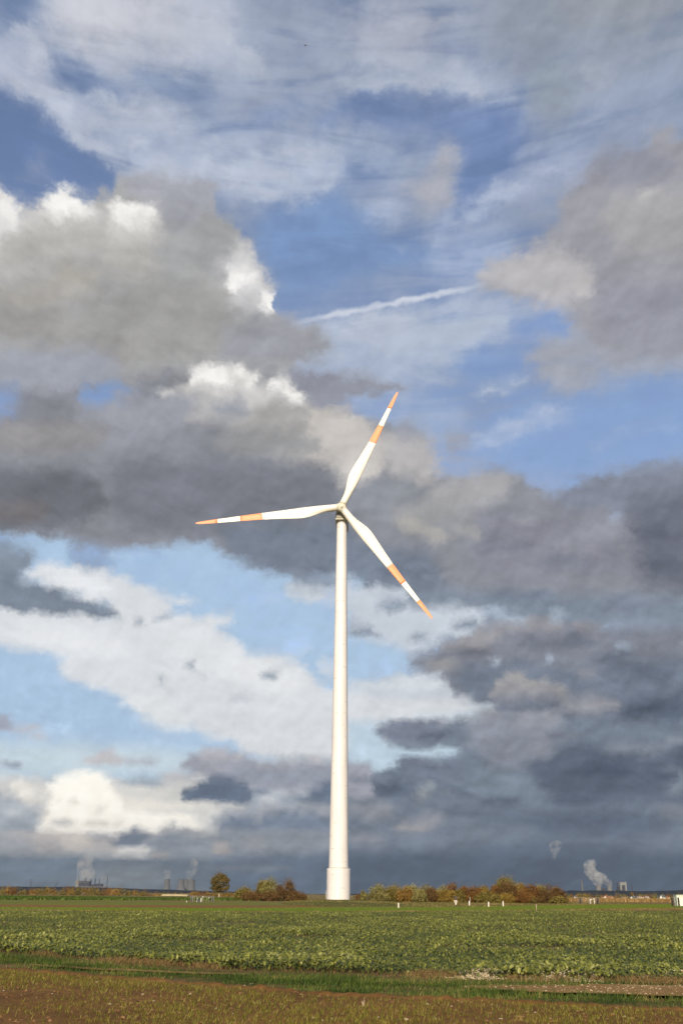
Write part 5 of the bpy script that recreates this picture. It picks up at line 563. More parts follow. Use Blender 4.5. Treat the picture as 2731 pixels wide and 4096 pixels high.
SKY_STRENGTH = 0.125
def build_sky():
    w = bpy.data.worlds.new('World'); SC.world = w; w.use_nodes = True
    w.cycles.sampling_method = 'MANUAL'; w.cycles.sample_map_resolution = 256
    t = w.node_tree; t.nodes.clear(); g = NT(t)
    out = g.new('ShaderNodeOutputWorld')
    sky = g.new('ShaderNodeTexSky', sky_type='NISHITA'); sky.sun_disc = False
    sky.sun_elevation = SUN_EL; sky.sun_rotation = SUN_AZ; sky.air_density = 1.0; sky.dust_density = 1.0; sky.ozone_density = 2.0
    clear = g.vec('MULTIPLY', g.vec('SCALE', sky.outputs[0], scale=SKY_STRENGTH), (1.15, 1.0, 1.0))
    d = g.new('ShaderNodeTexCoord').outputs['Generated']
    sp = g.new('ShaderNodeSeparateXYZ'); g.put(sp.inputs[0], d)
    x, y, z = sp.outputs
    az = g.math('MULTIPLY', g.math('ARCTAN2', x, y), 180 / math.pi)
    el = g.math('MULTIPLY', g.math('ARCSINE', g.math('MAXIMUM', g.math('MINIMUM', z, 1.0), -1.0)), 180 / math.pi)
    tr = g.math('MULTIPLY', g.math('POWER', g.math('MULTIPLY', g.math('SUBTRACT', g.math('MAXIMUM', g.math('MINIMUM', el, EL_HI), EL_LO), EL_LO), 1 / (EL_HI - EL_LO)), 1 / RPOW), NROW - 1.0)
    ce = g.math('SQRT', g.math('MAXIMUM', g.math('SUBTRACT', 1.0, g.math('MULTIPLY', z, z)), 0.0))
    flat = g.math('MULTIPLY', g.math('EXPONENT', g.math('MULTIPLY', el, -1 / 7.0)), -4.5)
    nv = g.xyz(g.math('MULTIPLY', az, ce), g.math('ADD', el, flat), 0.0)                     # cloud space, degrees, flattened towards the horizon
    wc = g.noise(nv, 0.6, 8, 0.66, col=True)
    wamt = g.math('MULTIPLY_ADD', g.smooth(el, 2.0, 22.0), 0.55, 0.5)
    wv = g.vec('SCALE', g.vec('SUBTRACT', wc, (0.5, 0.5, 0.5)), scale=wamt)
    curl = g.vec('SUBTRACT', g.noise(nv, 1.5, 6, 0.62, 0.2, col=True), (0.5, 0.5, 0.5))
    wv = g.vec('ADD', wv, g.vec('SCALE', curl, scale=0.34))
    ws = g.new('ShaderNodeSeparateXYZ'); g.put(ws.inputs[0], wv)
    colx = g.math('PINGPONG', g.math('MULTIPLY', g.math('ADD', g.math('MULTIPLY_ADD', ws.outputs[0], 2.3, az), AZ), (NCOL - 1) / (2 * AZ)), NCOL - 1.0)
    rowy = g.math('MINIMUM', g.math('MAXIMUM', g.math('MULTIPLY_ADD', ws.outputs[1], 3.4, tr), 0.0), NROW - 1.001)
    # billows, wisps and relief
    puff = g.noise(nv, 0.34, 7, 0.52, 0.2)
    body0 = g.noise(nv, 0.30, 3, 0.42)
    lit = g.noise(g.vec('ADD', nv, (-0.22, 0.5, 0.0)), 0.30, 3, 0.42)
    rotv = g.new('ShaderNodeMapping', vector_type='POINT'); g.put(rotv.inputs[0], nv)
    rotv.inputs['Rotation'].default_value = (0, 0, D2R(-14)); rotv.inputs['Scale'].default_value = (0.11, 0.5, 1)
    wisp = g.noise(rotv.outputs[0], 1.0, 7, 0.54, 1.4)
    fine = g.math('SUBTRACT', g.noise(nv, 1.25, 5, 0.6, 0.3), 0.5)
    soft = g.noise(nv, 0.16, 3, 0.5)
    high = g.smooth(el, 12.0, 26.0)
    edge = g.math('ADD', g.math('MULTIPLY', g.math('SUBTRACT', puff, 0.5), g.math('MULTIPLY_ADD', high, -0.5, 1.2)), g.math('MULTIPLY', g.math('MULTIPLY', g.math('SUBTRACT', wisp, 0.5), high), 1.35))
    relief = g.math('ADD', g.math('MULTIPLY', g.math('SUBTRACT', body0, lit), 0.95), g.math('ADD', g.math('MULTIPLY', g.math('SUBTRACT', puff, 0.5), 0.46), g.math('MULTIPLY', g.math('SUBTRACT', soft, 0.5), 0.2)))
    edge = g.math('MULTIPLY_ADD', fine, g.math('MULTIPLY_ADD', high, -0.3, 0.6), edge)
    flit = g.noise(g.vec('ADD', nv, (-0.06, 0.14, 0.0)), 1.25, 5, 0.6, 0.3)
    relief = g.math('MULTIPLY_ADD', g.math('SUBTRACT', g.math('ADD', fine, 0.5), flit), 0.15, g.math('MULTIPLY_ADD', fine, 0.10, g.math('ADD', relief, 1.02)))
    relief = g.math('MULTIPLY_ADD', g.math('MULTIPLY', g.math('SUBTRACT', wisp, 0.5), high), 0.14, relief)
    low = g.math('SUBTRACT', 1.0, g.smooth(el, 6.0, 24.0))
    lump = g.noise(nv, 0.75, 6, 0.56, 0.3)
    lump2 = g.noise(g.vec('ADD', nv, (-0.12, 0.34, 0.0)), 0.75, 4, 0.5, 0.3)
    relief = g.math('MULTIPLY_ADD', g.math('SUBTRACT', lump, lump2), g.math('MULTIPLY_ADD', low, 0.25, 0.40), relief)
    relief = g.math('MULTIPLY_ADD', g.math('SUBTRACT', lump, 0.5), g.math('MULTIPLY_ADD', low, 0.25, 0.1), relief)
    relief = g.math('SUBTRACT', relief, 1.02)
    # contrail: a thin straight band across the blue
    pa = Vector((math.sin(D2R(CONTRAIL[0])) * math.cos(D2R(CONTRAIL[1])), math.cos(D2R(CONTRAIL[0])) * math.cos(D2R(CONTRAIL[1])), math.sin(D2R(CONTRAIL[1]))))
    pb = Vector((math.sin(D2R(CONTRAIL[2])) * math.cos(D2R(CONTRAIL[3])), math.cos(D2R(CONTRAIL[2])) * math.cos(D2R(CONTRAIL[3])), math.sin(D2R(CONTRAIL[3]))))
    nrm = pa.cross(pb).normalized(); tan = (pb - pa); L = tan.length; tan.normalize()
    off = g.math('ADD', g.math('MULTIPLY', g.vec('DOT_PRODUCT', d, tuple(nrm)), 180 / math.pi), g.math('MULTIPLY', g.math('SUBTRACT', g.noise(nv, 1.3, 4, 0.6), 0.5), 0.5))
    along = g.math('MULTIPLY', g.math('SUBTRACT', g.vec('DOT_PRODUCT', d, tuple(tan)), pa.dot(tan)), 1 / L)
    trail = g.math('MULTIPLY', g.smooth(g.math('ABSOLUTE', off), 0.27, 0.02), g.math('MULTIPLY', g.smooth(along, -0.08, 0.18), g.smooth(along, 1.12, 0.75)))
    trail = g.math('MULTIPLY', trail, g.math('MULTIPLY', g.math('ADD', puff, 0.1), 1.3), clamp=True)

    rows = cloud_table()
    half = STRIP
    def leaf(i0, i1, side):
        """one patch of the sky: a node group with a colour ramp for each row of the cloud map, mixed over the clear sky"""
        t2 = bpy.data.node_groups.new('cloud_patch', 'ShaderNodeTree'); q = NT(t2)
        for nm, kind in (('Across', 'NodeSocketFloat'), ('Row', 'NodeSocketFloat'), ('Clear', 'NodeSocketColor'), ('Edge', 'NodeSocketFloat'), ('Relief', 'NodeSocketFloat'), ('Trail', 'NodeSocketFloat'), ('High', 'NodeSocketFloat')):
            t2.interface.new_socket(nm, in_out='INPUT', socket_type=kind)
        t2.interface.new_socket('Sky', in_out='OUTPUT', socket_type='NodeSocketShader')
        gi = q.new('NodeGroupInput'); go = q.new('NodeGroupOutput')
        fac = q.math('MULTIPLY', q.math('SUBTRACT', gi.outputs[0], float(side * half)), 1.0 / half, clamp=True)
        acc, aal = (0, 0, 0, 1), 0.0
        for i in range(i0, i1 + 1):
            c, a = q.ramp(fac, [(j / half, rows[i][side * half + j]) for j in range(half + 1)])
            wgt = q.math('SUBTRACT', 1.0, q.math('ABSOLUTE', q.math('SUBTRACT', gi.outputs[1], float(i))), clamp=True)
            acc = q.mix(wgt, acc, c, 'ADD')
            aal = q.math('MULTIPLY_ADD', a, wgt, aal)
        part = q.math('POWER', q.math('ABSOLUTE', q.math('MULTIPLY_ADD', aal, 2.0, -1.0)), 5.0)
        cover = q.smooth(q.math('MULTIPLY_ADD', gi.outputs[3], q.math('SUBTRACT', 1.0, part), aal), q.math('MULTIPLY_ADD', gi.outputs[6], -0.16, 0.2), q.math('MULTIPLY_ADD', gi.outputs[6], 0.16, 0.8))
        bw = q.new('ShaderNodeRGBToBW'); q.put(bw.inputs[0], acc)
        amt = q.math('MULTIPLY', q.math('MULTIPLY', aal, aal), q.math('MULTIPLY_ADD', bw.outputs[0], -1.1, 1.1), clamp=True)
        shade = q.math('MULTIPLY_ADD', gi.outputs[4], amt, 1.0)
        body = q.mix(cover, gi.outputs[2], q.vec('SCALE', acc, scale=shade))
        body = q.mix(gi.outputs[5], body, (0.54, 0.575, 0.65, 1))
        bg = q.new('ShaderNodeBackground'); q.put(bg.inputs[0], body); bg.inputs[1].default_value = 1.0
        q.put(go.inputs[0], bg.outputs[0])
        gn = g.new('ShaderNodeGroup'); gn.node_tree = t2
        for k, v in enumerate((colx, rowy, clear, edge, relief, trail, high)): g.put(gn.inputs[k], v)
        return gn.outputs[0]
    def pick(f, a, b):
        n = g.new('ShaderNodeMixShader'); g.put(n.inputs[0], f); g.put(n.inputs[1], a); g.put(n.inputs[2], b); return n.outputs[0]
    def band(i0, i1):
        if i1 - i0 <= 8:
            def across(k0, k1):
                if k1 - k0 == 1: return leaf(i0, i1, k0)
                km = (k0 + k1) // 2
                return pick(g.math('GREATER_THAN', colx, float(half * km)), across(k0, km), across(km, k1))
            return across(0, NSIDE)
        m = i0 + ((i1 - i0) // 16) * 8 if (i1 - i0) >= 16 else i0 + 8
        return pick(g.math('GREATER_THAN', rowy, float(m)), band(i0, m), band(m, i1))
    g.l.new(band(0, NROW - 1), out.inputs[0])
build_sky()

# ---------------------------------------------------------------- helpers
def ray(px, py):
    return fw + rt * ((px - 1365.5) / 3982.0) + up * ((2048.0 - py) / 3982.0)
def spot(px, py):
    """the point of the flat field seen in direction px, py"""
    v = ray(px, py); k = -EYE / v.z
    return v.x * k, v.y * k
def at_depth(px, py, depth):
    """the point seen in direction px, py at a distance along the ground"""
    v = ray(px, py); k = depth / v.y
    return Vector((v.x * k, depth, EYE + v.z * k))
def smooth(a, b, v):
    t = np.clip((np.asarray(v, float) - a) / (b - a), 0, 1); return t * t * (3 - 2 * t)
def land(y):
    """height of the land: flat fields, then a shallow valley"""
    return -7.0 * smooth(430, 820, y)

def hash2(ix, iy, seed):
    h = (ix.astype(np.int64) * 374761393 + iy.astype(np.int64) * 668265263 + seed * 144269504) & 0x7fffffff
    h = ((h ^ (h >> 13)) * 1274126177) & 0x7fffffff
    return ((h ^ (h >> 16)) & 0xffff) / 65535.0
def vnoise(x, y, seed=0):
    x = np.asarray(x, float); y = np.asarray(y, float)
    ix = np.floor(x); iy = np.floor(y); fx = x - ix; fy = y - iy
    fx = fx * fx * (3 - 2 * fx); fy = fy * fy * (3 - 2 * fy)
    a = hash2(ix, iy, seed); b = hash2(ix + 1, iy, seed); c = hash2(ix, iy + 1, seed); d = hash2(ix + 1, iy + 1, seed)
    return (a * (1 - fx) + b * fx) * (1 - fy) + (c * (1 - fx) + d * fx) * fy
def fbm(x, y, seed=0, octaves=4):
    s = 0; a = 0.5; n = 0
    for k in range(octaves):
        s = s + a * vnoise(np.asarray(x) * 2 ** k, np.asarray(y) * 2 ** k, seed + k); n += a; a *= 0.5
    return s / n

def raw_mesh(name, V, faces, tone=None, smooth_shade=False):
    """V (n,3); faces: list of (m,k) index arrays, each of one polygon size"""
    me = bpy.data.meshes.new(name)
    V = np.asarray(V, np.float32)
    me.vertices.add(len(V)); me.vertices.foreach_set('co', V.ravel())
    faces = [np.asarray(f, np.int32) for f in faces if len(f)]
    loops = np.concatenate([f.ravel() for f in faces]); sizes = np.concatenate([np.full(len(f), f.shape[1], np.int32) for f in faces])
    me.loops.add(len(loops)); me.loops.foreach_set('vertex_index', loops)
    me.polygons.add(len(sizes)); me.polygons.foreach_set('loop_start', np.concatenate([[0], np.cumsum(sizes)[:-1]]).astype(np.int32))
    if smooth_shade: me.polygons.foreach_set('use_smooth', np.ones(len(sizes), bool))
    else: me.polygons.foreach_set('use_smooth', np.zeros(len(sizes), bool))
    me.update(calc_edges=True)
    if tone is not None:
        at = me.attributes.new('tone', 'FLOAT', 'POINT'); at.data.foreach_set('value', np.asarray(tone, np.float32))
    return me
def stamp(name, template, tfaces, P, F, S, tone):
    """copies of a small template at points P with frames F (n,3,3 rows = axes) and scale S (n,3)"""
    T = np.asarray(template, float); n = len(P); k = len(T)
    L = T[None] * S[:, None, :]
    V = P[:, None, :] + np.einsum('nki,nij->nkj', L, F)
    off = (np.arange(n) * k)[:, None, None]
    faces = []
    for f in tfaces:
        f = np.asarray(f); faces.append((f[None] + off).reshape(-1, f.shape[1]))
    return raw_mesh(name, V.reshape(-1, 3), faces, np.repeat(tone, k))
def frames(n, tilt_lo, tilt_hi, yaw=None):
    """random frames whose z axis is tilted from vertical"""
    yaw = rng.uniform(0, 2 * np.pi, n) if yaw is None else yaw
    t = rng.uniform(tilt_lo, tilt_hi, n)
    cz, sz, ct, st = np.cos(yaw), np.sin(yaw), np.cos(t), np.sin(t)
    ax = np.stack([cz * ct, sz * ct, -st], 1); ay = np.stack([-sz, cz, 0 * t], 1); azv = np.stack([cz * st, sz * st, ct], 1)
    return np.stack([ax, ay, azv], 1)

def link(name, me, mat=None, parent=None):
    o = bpy.data.objects.new(name, me); COL.objects.link(o)
    if mat is not None and me is not None and not me.materials: me.materials.append(mat)
    if parent is not None: o.parent = parent
    return o
def tag(o, label=None, cat=None, group=None, kind=None):
    if label: o['label'] = label
    if cat: o['category'] = cat
    if group: o['group'] = group
    if kind: o['kind'] = kind
    return o
def thing(name, label, cat, loc, rz=0.0, group=None):
    o = bpy.data.objects.new(name, None); COL.objects.link(o)
    o.location = loc; o.rotation_euler = (0, 0, rz); o.empty_display_size = 0.5
    return tag(o, label, cat, group)

class Shape:
    """collects boxes, tubes and lathes into one mesh"""
    def __init__(s): s.bm = bmesh.new()
    def box(s, x0, x1, y0, y1, z0, z1, bevel=0.0):
        r = bmesh.ops.create_cube(s.bm, size=1)
        for v in r['verts']:
            v.co = ((x0 + x1) / 2 + v.co.x * (x1 - x0), (y0 + y1) / 2 + v.co.y * (y1 - y0), (z0 + z1) / 2 + v.co.z * (z1 - z0))
        if bevel:
            es = {e for v in r['verts'] for e in v.link_edges}
            bmesh.ops.bevel(s.bm, geom=list(es), offset=bevel, segments=3, affect='EDGES', profile=0.5)
        return s
    def tube(s, a, b, ra, rb=None, n=8, cap=True):
        a = Vector(a); b = Vector(b); rb = ra if rb is None else rb
        z = (b - a).normalized(); x = z.orthogonal().normalized(); y = z.cross(x)
        rings = []
        for p, r in ((a, ra), (b, rb)):
            rings.append([s.bm.verts.new(p + x * (r * math.cos(t)) + y * (r * math.sin(t))) for t in [2 * math.pi * k / n for k in range(n)]])
        for k in range(n): s.bm.faces.new((rings[0][k], rings[0][(k + 1) % n], rings[1][(k + 1) % n], rings[1][k])).smooth = n > 6
        if cap: s.bm.faces.new(rings[0][::-1]); s.bm.faces.new(rings[1])
        return s
    def lathe(s, prof, n=48, cap=True, c=(0, 0)):
        rings = []
        for r, z in prof:
            rings.append([s.bm.verts.new((c[0] + r * math.cos(2 * math.pi * k / n), c[1] + r * math.sin(2 * math.pi * k / n), z)) for k in range(n)])
        for a, b in zip(rings, rings[1:]):
            for k in range(n): s.bm.faces.new((a[k], a[(k + 1) % n], b[(k + 1) % n], b[k])).smooth = True
        if cap: s.bm.faces.new(rings[0][::-1]); s.bm.faces.new(rings[-1])
        return s
    def prism(s, pts, y0, y1):
        """outline in x,z pushed along y"""
        a = [s.bm.verts.new((x, y0, z)) for x, z in pts]; b = [s.bm.verts.new((x, y1, z)) for x, z in pts]
        n = len(pts)
        for k in range(n): s.bm.faces.new((a[k], a[(k + 1) % n], b[(k + 1) % n], b[k]))
        s.bm.faces.new(a[::-1]); s.bm.faces.new(b)
        return s
    def build(s, name, mat, parent=None):
        bmesh.ops.recalc_face_normals(s.bm, faces=s.bm.faces[:])
        me = bpy.data.meshes.new(name); s.bm.to_mesh(me); s.bm.free()
        return link(name, me, mat, parent)

# ---------------------------------------------------------------- materials
def material(name, rough=0.7, spec=0.3):
    m = bpy.data.materials.new(name); m.use_nodes = True
    g = NT(m.node_tree); b = g.n['Principled BSDF']
    b.inputs['Roughness'].default_value = rough
    b.inputs['Specular IOR Level'].default_value = spec
    return m, g, b
def plain(name, c, rough=0.6, var=0.12, scale=3.0, spec=0.3, bump=0.0):
    m, g, b = material(name, rough, spec)
    co = g.new('ShaderNodeTexCoord').outputs['Object']
    n = g.noise(co, scale, 5, 0.6)
    lo = [v * (1 - var) for v in c]; hi = [min(1, v * (1 + var)) for v in c]
    g.put(b.inputs['Base Color'], g.ramp(n, [(0.3, lo), (0.7, hi)])[0])
    if bump:
        bn = g.new('ShaderNodeBump'); bn.inputs['Strength'].default_value = bump; g.put(bn.inputs['Height'], n); g.put(b.inputs['Normal'], bn.outputs[0])
    return m
def leafy(name, stops, rough=0.6, trans=0.25, spec=0.25):
    """colour picked leaf by leaf from the mesh's own tone values"""
    m, g, b = material(name, rough, spec)
    at = g.new('ShaderNodeAttribute', attribute_name='tone').outputs['Fac']
    c = g.ramp(at, stops)[0]
    g.put(b.inputs['Base Color'], c)
    if trans:
        tr = g.new('ShaderNodeBsdfTranslucent'); g.put(tr.inputs[0], c)
        mx = g.new('ShaderNodeMixShader'); mx.inputs[0].default_value = trans
        g.l.new(b.outputs[0], mx.inputs[1]); g.l.new(tr.outputs[0], mx.inputs[2])
        g.l.new(mx.outputs[0], g.n['Material Output'].inputs[0])
    return m
def field_mat(name, stops, scale, stretch=(1, 1, 1), rough=0.95, bump=0.3, dist=0.02, second=None):
    m, g, b = material(name, rough, 0.1)
    co = g.new('ShaderNodeTexCoord').outputs['Object']
    mp = g.new('ShaderNodeMapping'); g.put(mp.inputs[0], co); mp.inputs['Scale'].default_value = stretch
    n = g.noise(mp.outputs[0], scale, 8, 0.65)
    big = g.noise(mp.outputs[0], scale * 0.07, 4, 0.6)
    f = g.math('ADD', g.math('MULTIPLY', n, 0.6), g.math('MULTIPLY', big, 0.4))
    g.put(b.inputs['Base Color'], g.ramp(f, stops)[0])
    bn = g.new('ShaderNodeBump'); bn.inputs['Strength'].default_value = bump; bn.inputs['Distance'].default_value = dist
    g.put(bn.inputs['Height'], n); g.put(b.inputs['Normal'], bn.outputs[0])
    return m

def white_paint(name, base, ring_h=None):
    m, g, b = material(name, 0.38, 0.4)
    geo = g.new('ShaderNodeTexCoord').outputs['Object']
    mp = g.new('ShaderNodeMapping'); g.put(mp.inputs[0], geo); mp.inputs['Scale'].default_value = (1.2, 1.2, 0.12)
    streak = g.noise(mp.outputs[0], 1.0, 6, 0.6)
    c = g.ramp(streak, [(0.3, [v * 0.86 for v in base]), (0.6, base)])[0]
    sp = g.new('ShaderNodeSeparateXYZ'); g.put(sp.inputs[0], geo)
    if ring_h:   # weld rings with a little rust staining
        saw = g.math('PINGPONG', g.math('ADD', sp.outputs[2], g.math('MULTIPLY', g.noise(geo, 0.6, 3), 0.04)), ring_h / 2)
        line = g.smooth(saw, 0.10, 0.0)
        patch = g.smooth(g.noise(geo, 0.9, 4, 0.6), 0.50, 0.62)
        c = g.mix(g.math('MULTIPLY', g.math('MULTIPLY', line, patch), 0.8), c, (0.26, 0.22, 0.17, 1))
    g.put(b.inputs['Base Color'], c)
    return m
WHITE = white_paint('tower_paint', (0.69, 0.66, 0.675), 2.9)
BLADE = white_paint('blade_paint', (0.74, 0.71, 0.67))
RED = plain('signal_orange_paint', (0.82, 0.30, 0.145), 0.45, 0.05, 0.6)
HUBM = plain('hub_paint', (0.56, 0.53, 0.46), 0.5, 0.15, 1.4)
NACELLE = plain('nacelle_paint', (0.42, 0.40, 0.35), 0.5, 0.12, 1.0)
DARK = plain('dark_metal', (0.05, 0.05, 0.055), 0.6)
GALV = plain('galvanised_steel', (0.36, 0.34, 0.29), 0.5, 0.15, 4)
OFFWHITE = plain('white_plastic', (0.62, 0.61, 0.58), 0.5, 0.06, 4)
BLACKP = plain('black_plastic', (0.03, 0.03, 0.03), 0.5)
REDP = plain('red_reflector', (0.45, 0.05, 0.04), 0.4)
BROWNW = plain('brown_timber', (0.075, 0.05, 0.038), 0.85, 0.25, 5)
PALEW = plain('pale_timber', (0.45, 0.38, 0.28), 0.8, 0.2, 5)
CONC = plain('cloud_shaded_concrete', (0.095, 0.098, 0.11), 0.9, 0.12, 0.02)  # power station concrete, cloud shadow put into its colour
CONC_L = plain('cloud_shaded_pale_concrete', (0.15, 0.147, 0.14), 0.9, 0.1, 0.03)  # paler concrete, also darkened as if under cloud
PLANT_D = plain('dark_cladding', (0.03, 0.03, 0.04), 0.9, 0.15, 0.03)
PLANT_B = plain('cloud_shaded_cladding', (0.19, 0.19, 0.185), 0.9, 0.12, 0.03)  # white block toned down, cloud shade painted into the cladding
BARK = plain('bark', (0.09, 0.065, 0.045), 0.95, 0.3, 6, bump=0.4)

# ---------------------------------------------------------------- the land
def land_sheet():
    ys = np.concatenate([[-600, -250, -80, 0, 30, 60, 100, 150, 220, 300, 380], np.arange(430, 840, 20), np.array([900, 1000, 1200, 1500, 2000, 3000, 4500, 6500, 8500, 10380])])
    xs = np.concatenate([np.linspace(-4880, -900, 12), np.linspace(-800, 800, 33), np.linspace(900, 4880, 12)])
    X, Y = np.meshgrid(xs, ys); Z = land(Y)
    V = np.stack([X.ravel(), Y.ravel(), Z.ravel()], 1); n = len(xs)
    i = np.arange(len(ys) - 1)[:, None] * n + np.arange(n - 1)[None]
    i = i.ravel()
    return raw_mesh('ground', V, [np.stack([i, i + 1, i + n + 1, i + n], 1)])
G = link('ground', land_sheet(), field_mat('farmland', [(0.35, (0.10, 0.085, 0.03)), (0.5, (0.17, 0.12, 0.045)), (0.65, (0.11, 0.115, 0.03))], 1.5, (0.6, 1, 1)))
tag(G, kind='structure')

def edge(*pts):
    w = np.array([spot(x, y) for x, y in pts]); o = np.argsort(w[:, 0]); w = w[o]
    return lambda x: np.interp(x, w[:, 0], w[:, 1])
E1 = edge((-900, 3843), (0, 3878), (600, 3925), (1000, 3955), (1365, 3985), (1900, 4003), (2731, 4045), (3600, 4085))
E2 = edge((-900, 3765), (0, 3808), (300, 3833), (500, 3850), (900, 3880), (1365, 3893), (1900, 3918), (2300, 3928), (2731, 3938), (3600, 3958))
E3 = edge((-900, 3640), (0, 3648), (800, 3656), (1365, 3656), (1900, 3652), (2731, 3640), (3600, 3631))
E4 = edge((-900, 3634), (0, 3640), (800, 3651), (1365, 3650), (1900, 3645), (2731, 3634), (3600, 3626))
E5 = edge((-900, 3622), (0, 3628), (800, 3632), (1365, 3629), (1900, 3628), (2300, 3620), (2731, 3616), (3600, 3611))
E6 = edge((-900, 3613), (0, 3618), (400, 3621), (800, 3621), (1210, 3622), (1365, 3628), (1400, 3629.5))
E7 = edge((-900, 3597), (0, 3600), (450, 3603), (800, 3608), (1210, 3611), (1400, 3612))

def strip(name, lo, hi, x0, x1, z, mat, nx=60, ny=2, bumpy=0.0):
    xs = np.linspace(x0, x1, nx); V = []
    for t in np.linspace(0, 1, ny + 1):
        y = lo(xs) * (1 - t) + hi(xs) * t
        h = z + (bumpy * (fbm(xs * 1.5, y * 1.5, 3) - 0.3) if bumpy and 0 < t < 1 else 0 * xs)
        V.append(np.stack([xs, y, h], 1))
    V = np.concatenate(V); i = (np.arange(ny)[:, None] * nx + np.arange(nx - 1)[None]).ravel()
    o = link(name, raw_mesh(name, V, [np.stack([i, i + 1, i + nx + 1, i + nx], 1)]), mat)
    return tag(o, kind='structure')
M_CROPSOIL = field_mat('crop_soil', [(0.35, (0.10, 0.065, 0.032)), (0.55, (0.16, 0.105, 0.052)), (0.68, (0.24, 0.155, 0.085))], 2.2, (0.35, 1, 1))
M_BRIGHT = field_mat('young_green_crop', [(0.3, (0.085, 0.135, 0.008)), (0.55, (0.13, 0.17, 0.012)), (0.75, (0.15, 0.16, 0.02))], 3.0, (0.5, 1, 1))
M_DRY = field_mat('dry_grass_ground', [(0.3, (0.07, 0.075, 0.02)), (0.5, (0.15, 0.11, 0.035)), (0.7, (0.26, 0.18, 0.075))], 2.0, (0.5, 1, 1))
M_SOIL2 = field_mat('ploughed_soil', [(0.3, (0.14, 0.068, 0.022)), (0.7, (0.22, 0.11, 0.036))], 2.5, (0.4, 1, 1))
M_PALEGREEN = field_mat('far_green_crop', [(0.3, (0.085, 0.11, 0.014)), (0.6, (0.145, 0.15, 0.026)), (0.75, (0.24, 0.18, 0.05))], 1.2, (0.5, 1, 1))
M_VERGE = field_mat('verge_ground', [(0.3, (0.05, 0.06, 0.014)), (0.48, (0.085, 0.07, 0.022)), (0.62, (0.17, 0.09, 0.045))], 2.6, (0.5, 1.4, 1))
strip('crop_field', E2, E3, -60, 60, 0.004, M_CROPSOIL, 120, 30, 0.10)
strip('dry_margin', E3, E4, -70, 85, 0.008, M_DRY)
strip('young_crop_strip', E4, E5, -90, 110, 0.012, M_BRIGHT)
strip('ploughed_strip', E5, E6, -120, 1.2, 0.006, M_SOIL2)
strip('far_crop_strip', E6, E7, -190, -3, 0.003, M_PALEGREEN)

# sprouting field: tilled soil with clods
def soil():
    xs = np.arange(-9.5, 9.5, 0.05); n = len(xs); ny = 300
    V = []
    for t in np.linspace(0, 1, ny):
        y = 10.0 * (1 - t) + (E1(xs) + 0.25 * (fbm(xs * 2.2, 0 * xs + 5, 9) - 0.5)) * t
        z = 0.05 * (fbm(xs * 5, y * 5, 21, 4) - 0.45) + 0.05 * np.maximum(0, vnoise(xs * 9, y * 9, 5) - 0.62) + 0.07 * smooth(0.975, 0.99, t) * fbm(xs * 4, y * 4, 31)
        z = np.maximum(z + 0.012, 0.006)
        V.append(np.stack([xs, y, z], 1))
    i = (np.arange(ny - 1)[:, None] * n + np.arange(n - 1)[None]).ravel()
    return raw_mesh('sprouting_field', np.concatenate(V), [np.stack([i, i + 1, i + n + 1, i + n], 1)], smooth_shade=True)
M_SOIL = field_mat('tilled_soil', [(0.32, (0.075, 0.038, 0.013)), (0.5, (0.13, 0.068, 0.022)), (0.7, (0.20, 0.11, 0.038))], 6, bump=0.6, dist=0.03)
tag(link('sprouting_field', soil(), M_SOIL), kind='structure')
strip('grass_verge', E1, E2, -14, 14, 0.008, M_VERGE, 200, 24, 0.07)
M_TRACK = field_mat('gravel_track_ground', [(0.3, (0.13, 0.075, 0.026)), (0.5, (0.21, 0.125, 0.048)), (0.66, (0.31, 0.21, 0.095))], 9, (0.6, 1, 1), bump=0.5)
TR_LO = edge((1850, 3968), (2200, 3990), (2500, 4000), (2731, 4005), (3600, 4030))
TR_HI = edge((1850, 3962), (2200, 3956), (2500, 3955), (2731, 3962), (3600, 3982))
def ragged(f, amp, seed): return lambda x: f(x) + amp * (fbm(np.asarray(x) * 1.7, 0 * np.asarray(x) + seed, 90 + seed, 4) - 0.5)
TR_LO = ragged(TR_LO, 0.75, 1); TR_HI = ragged(TR_HI, 0.6, 2)
xa = spot(1850, 3965)[0]
strip('farm_track', TR_LO, TR_HI, xa, 14, 0.085, M_TRACK, 80, 6, 0.04)
RUT_LO = edge((120, 3874), (400, 3893), (700, 3907), (1000, 3912)); RUT_HI = edge((120, 3869), (400, 3883), (700, 3899), (1000, 3908))
RUT_LO = ragged(RUT_LO, 0.3, 3); RUT_HI = ragged(RUT_HI, 0.25, 3)
strip('wheel_rut', RUT_LO, RUT_HI, spot(125, 3870)[0], spot(990, 3910)[0], 0.075, M_TRACK, 40, 2)

# grassy mound at the foot of the turbine
def mound():
    xs = np.linspace(-13, 16, 80); ys = np.linspace(140, 262, 60)
    X, Y = np.meshgrid(xs, ys)
    r = ((X - 1.0) / 11.5) ** 2 + ((Y - 205) / 55.0) ** 2
    Z = 0.44 * np.clip(1 - r, 0, 1) ** 0.6 + 0.16 * (fbm(X * 0.5, Y * 0.2, 2) - 0.5) * (r < 1) - 0.05 * (r >= 1)
    n = len(xs); i = (np.arange(len(ys) - 1)[:, None] * n + np.arange(n - 1)[None]).ravel()
    return raw_mesh('grass_mound', np.stack([X.ravel(), Y.ravel(), Z.ravel()], 1), [np.stack([i, i + 1, i + n + 1, i + n], 1)], smooth_shade=True)
M_MOUND = field_mat('mound_grass_ground', [(0.3, (0.06, 0.075, 0.014)), (0.55, (0.10, 0.09, 0.022)), (0.72, (0.21, 0.14, 0.06))], 1.6, bump=0.6, dist=0.1)
tag(link('grass_mound', mound(), M_MOUND), kind='structure')

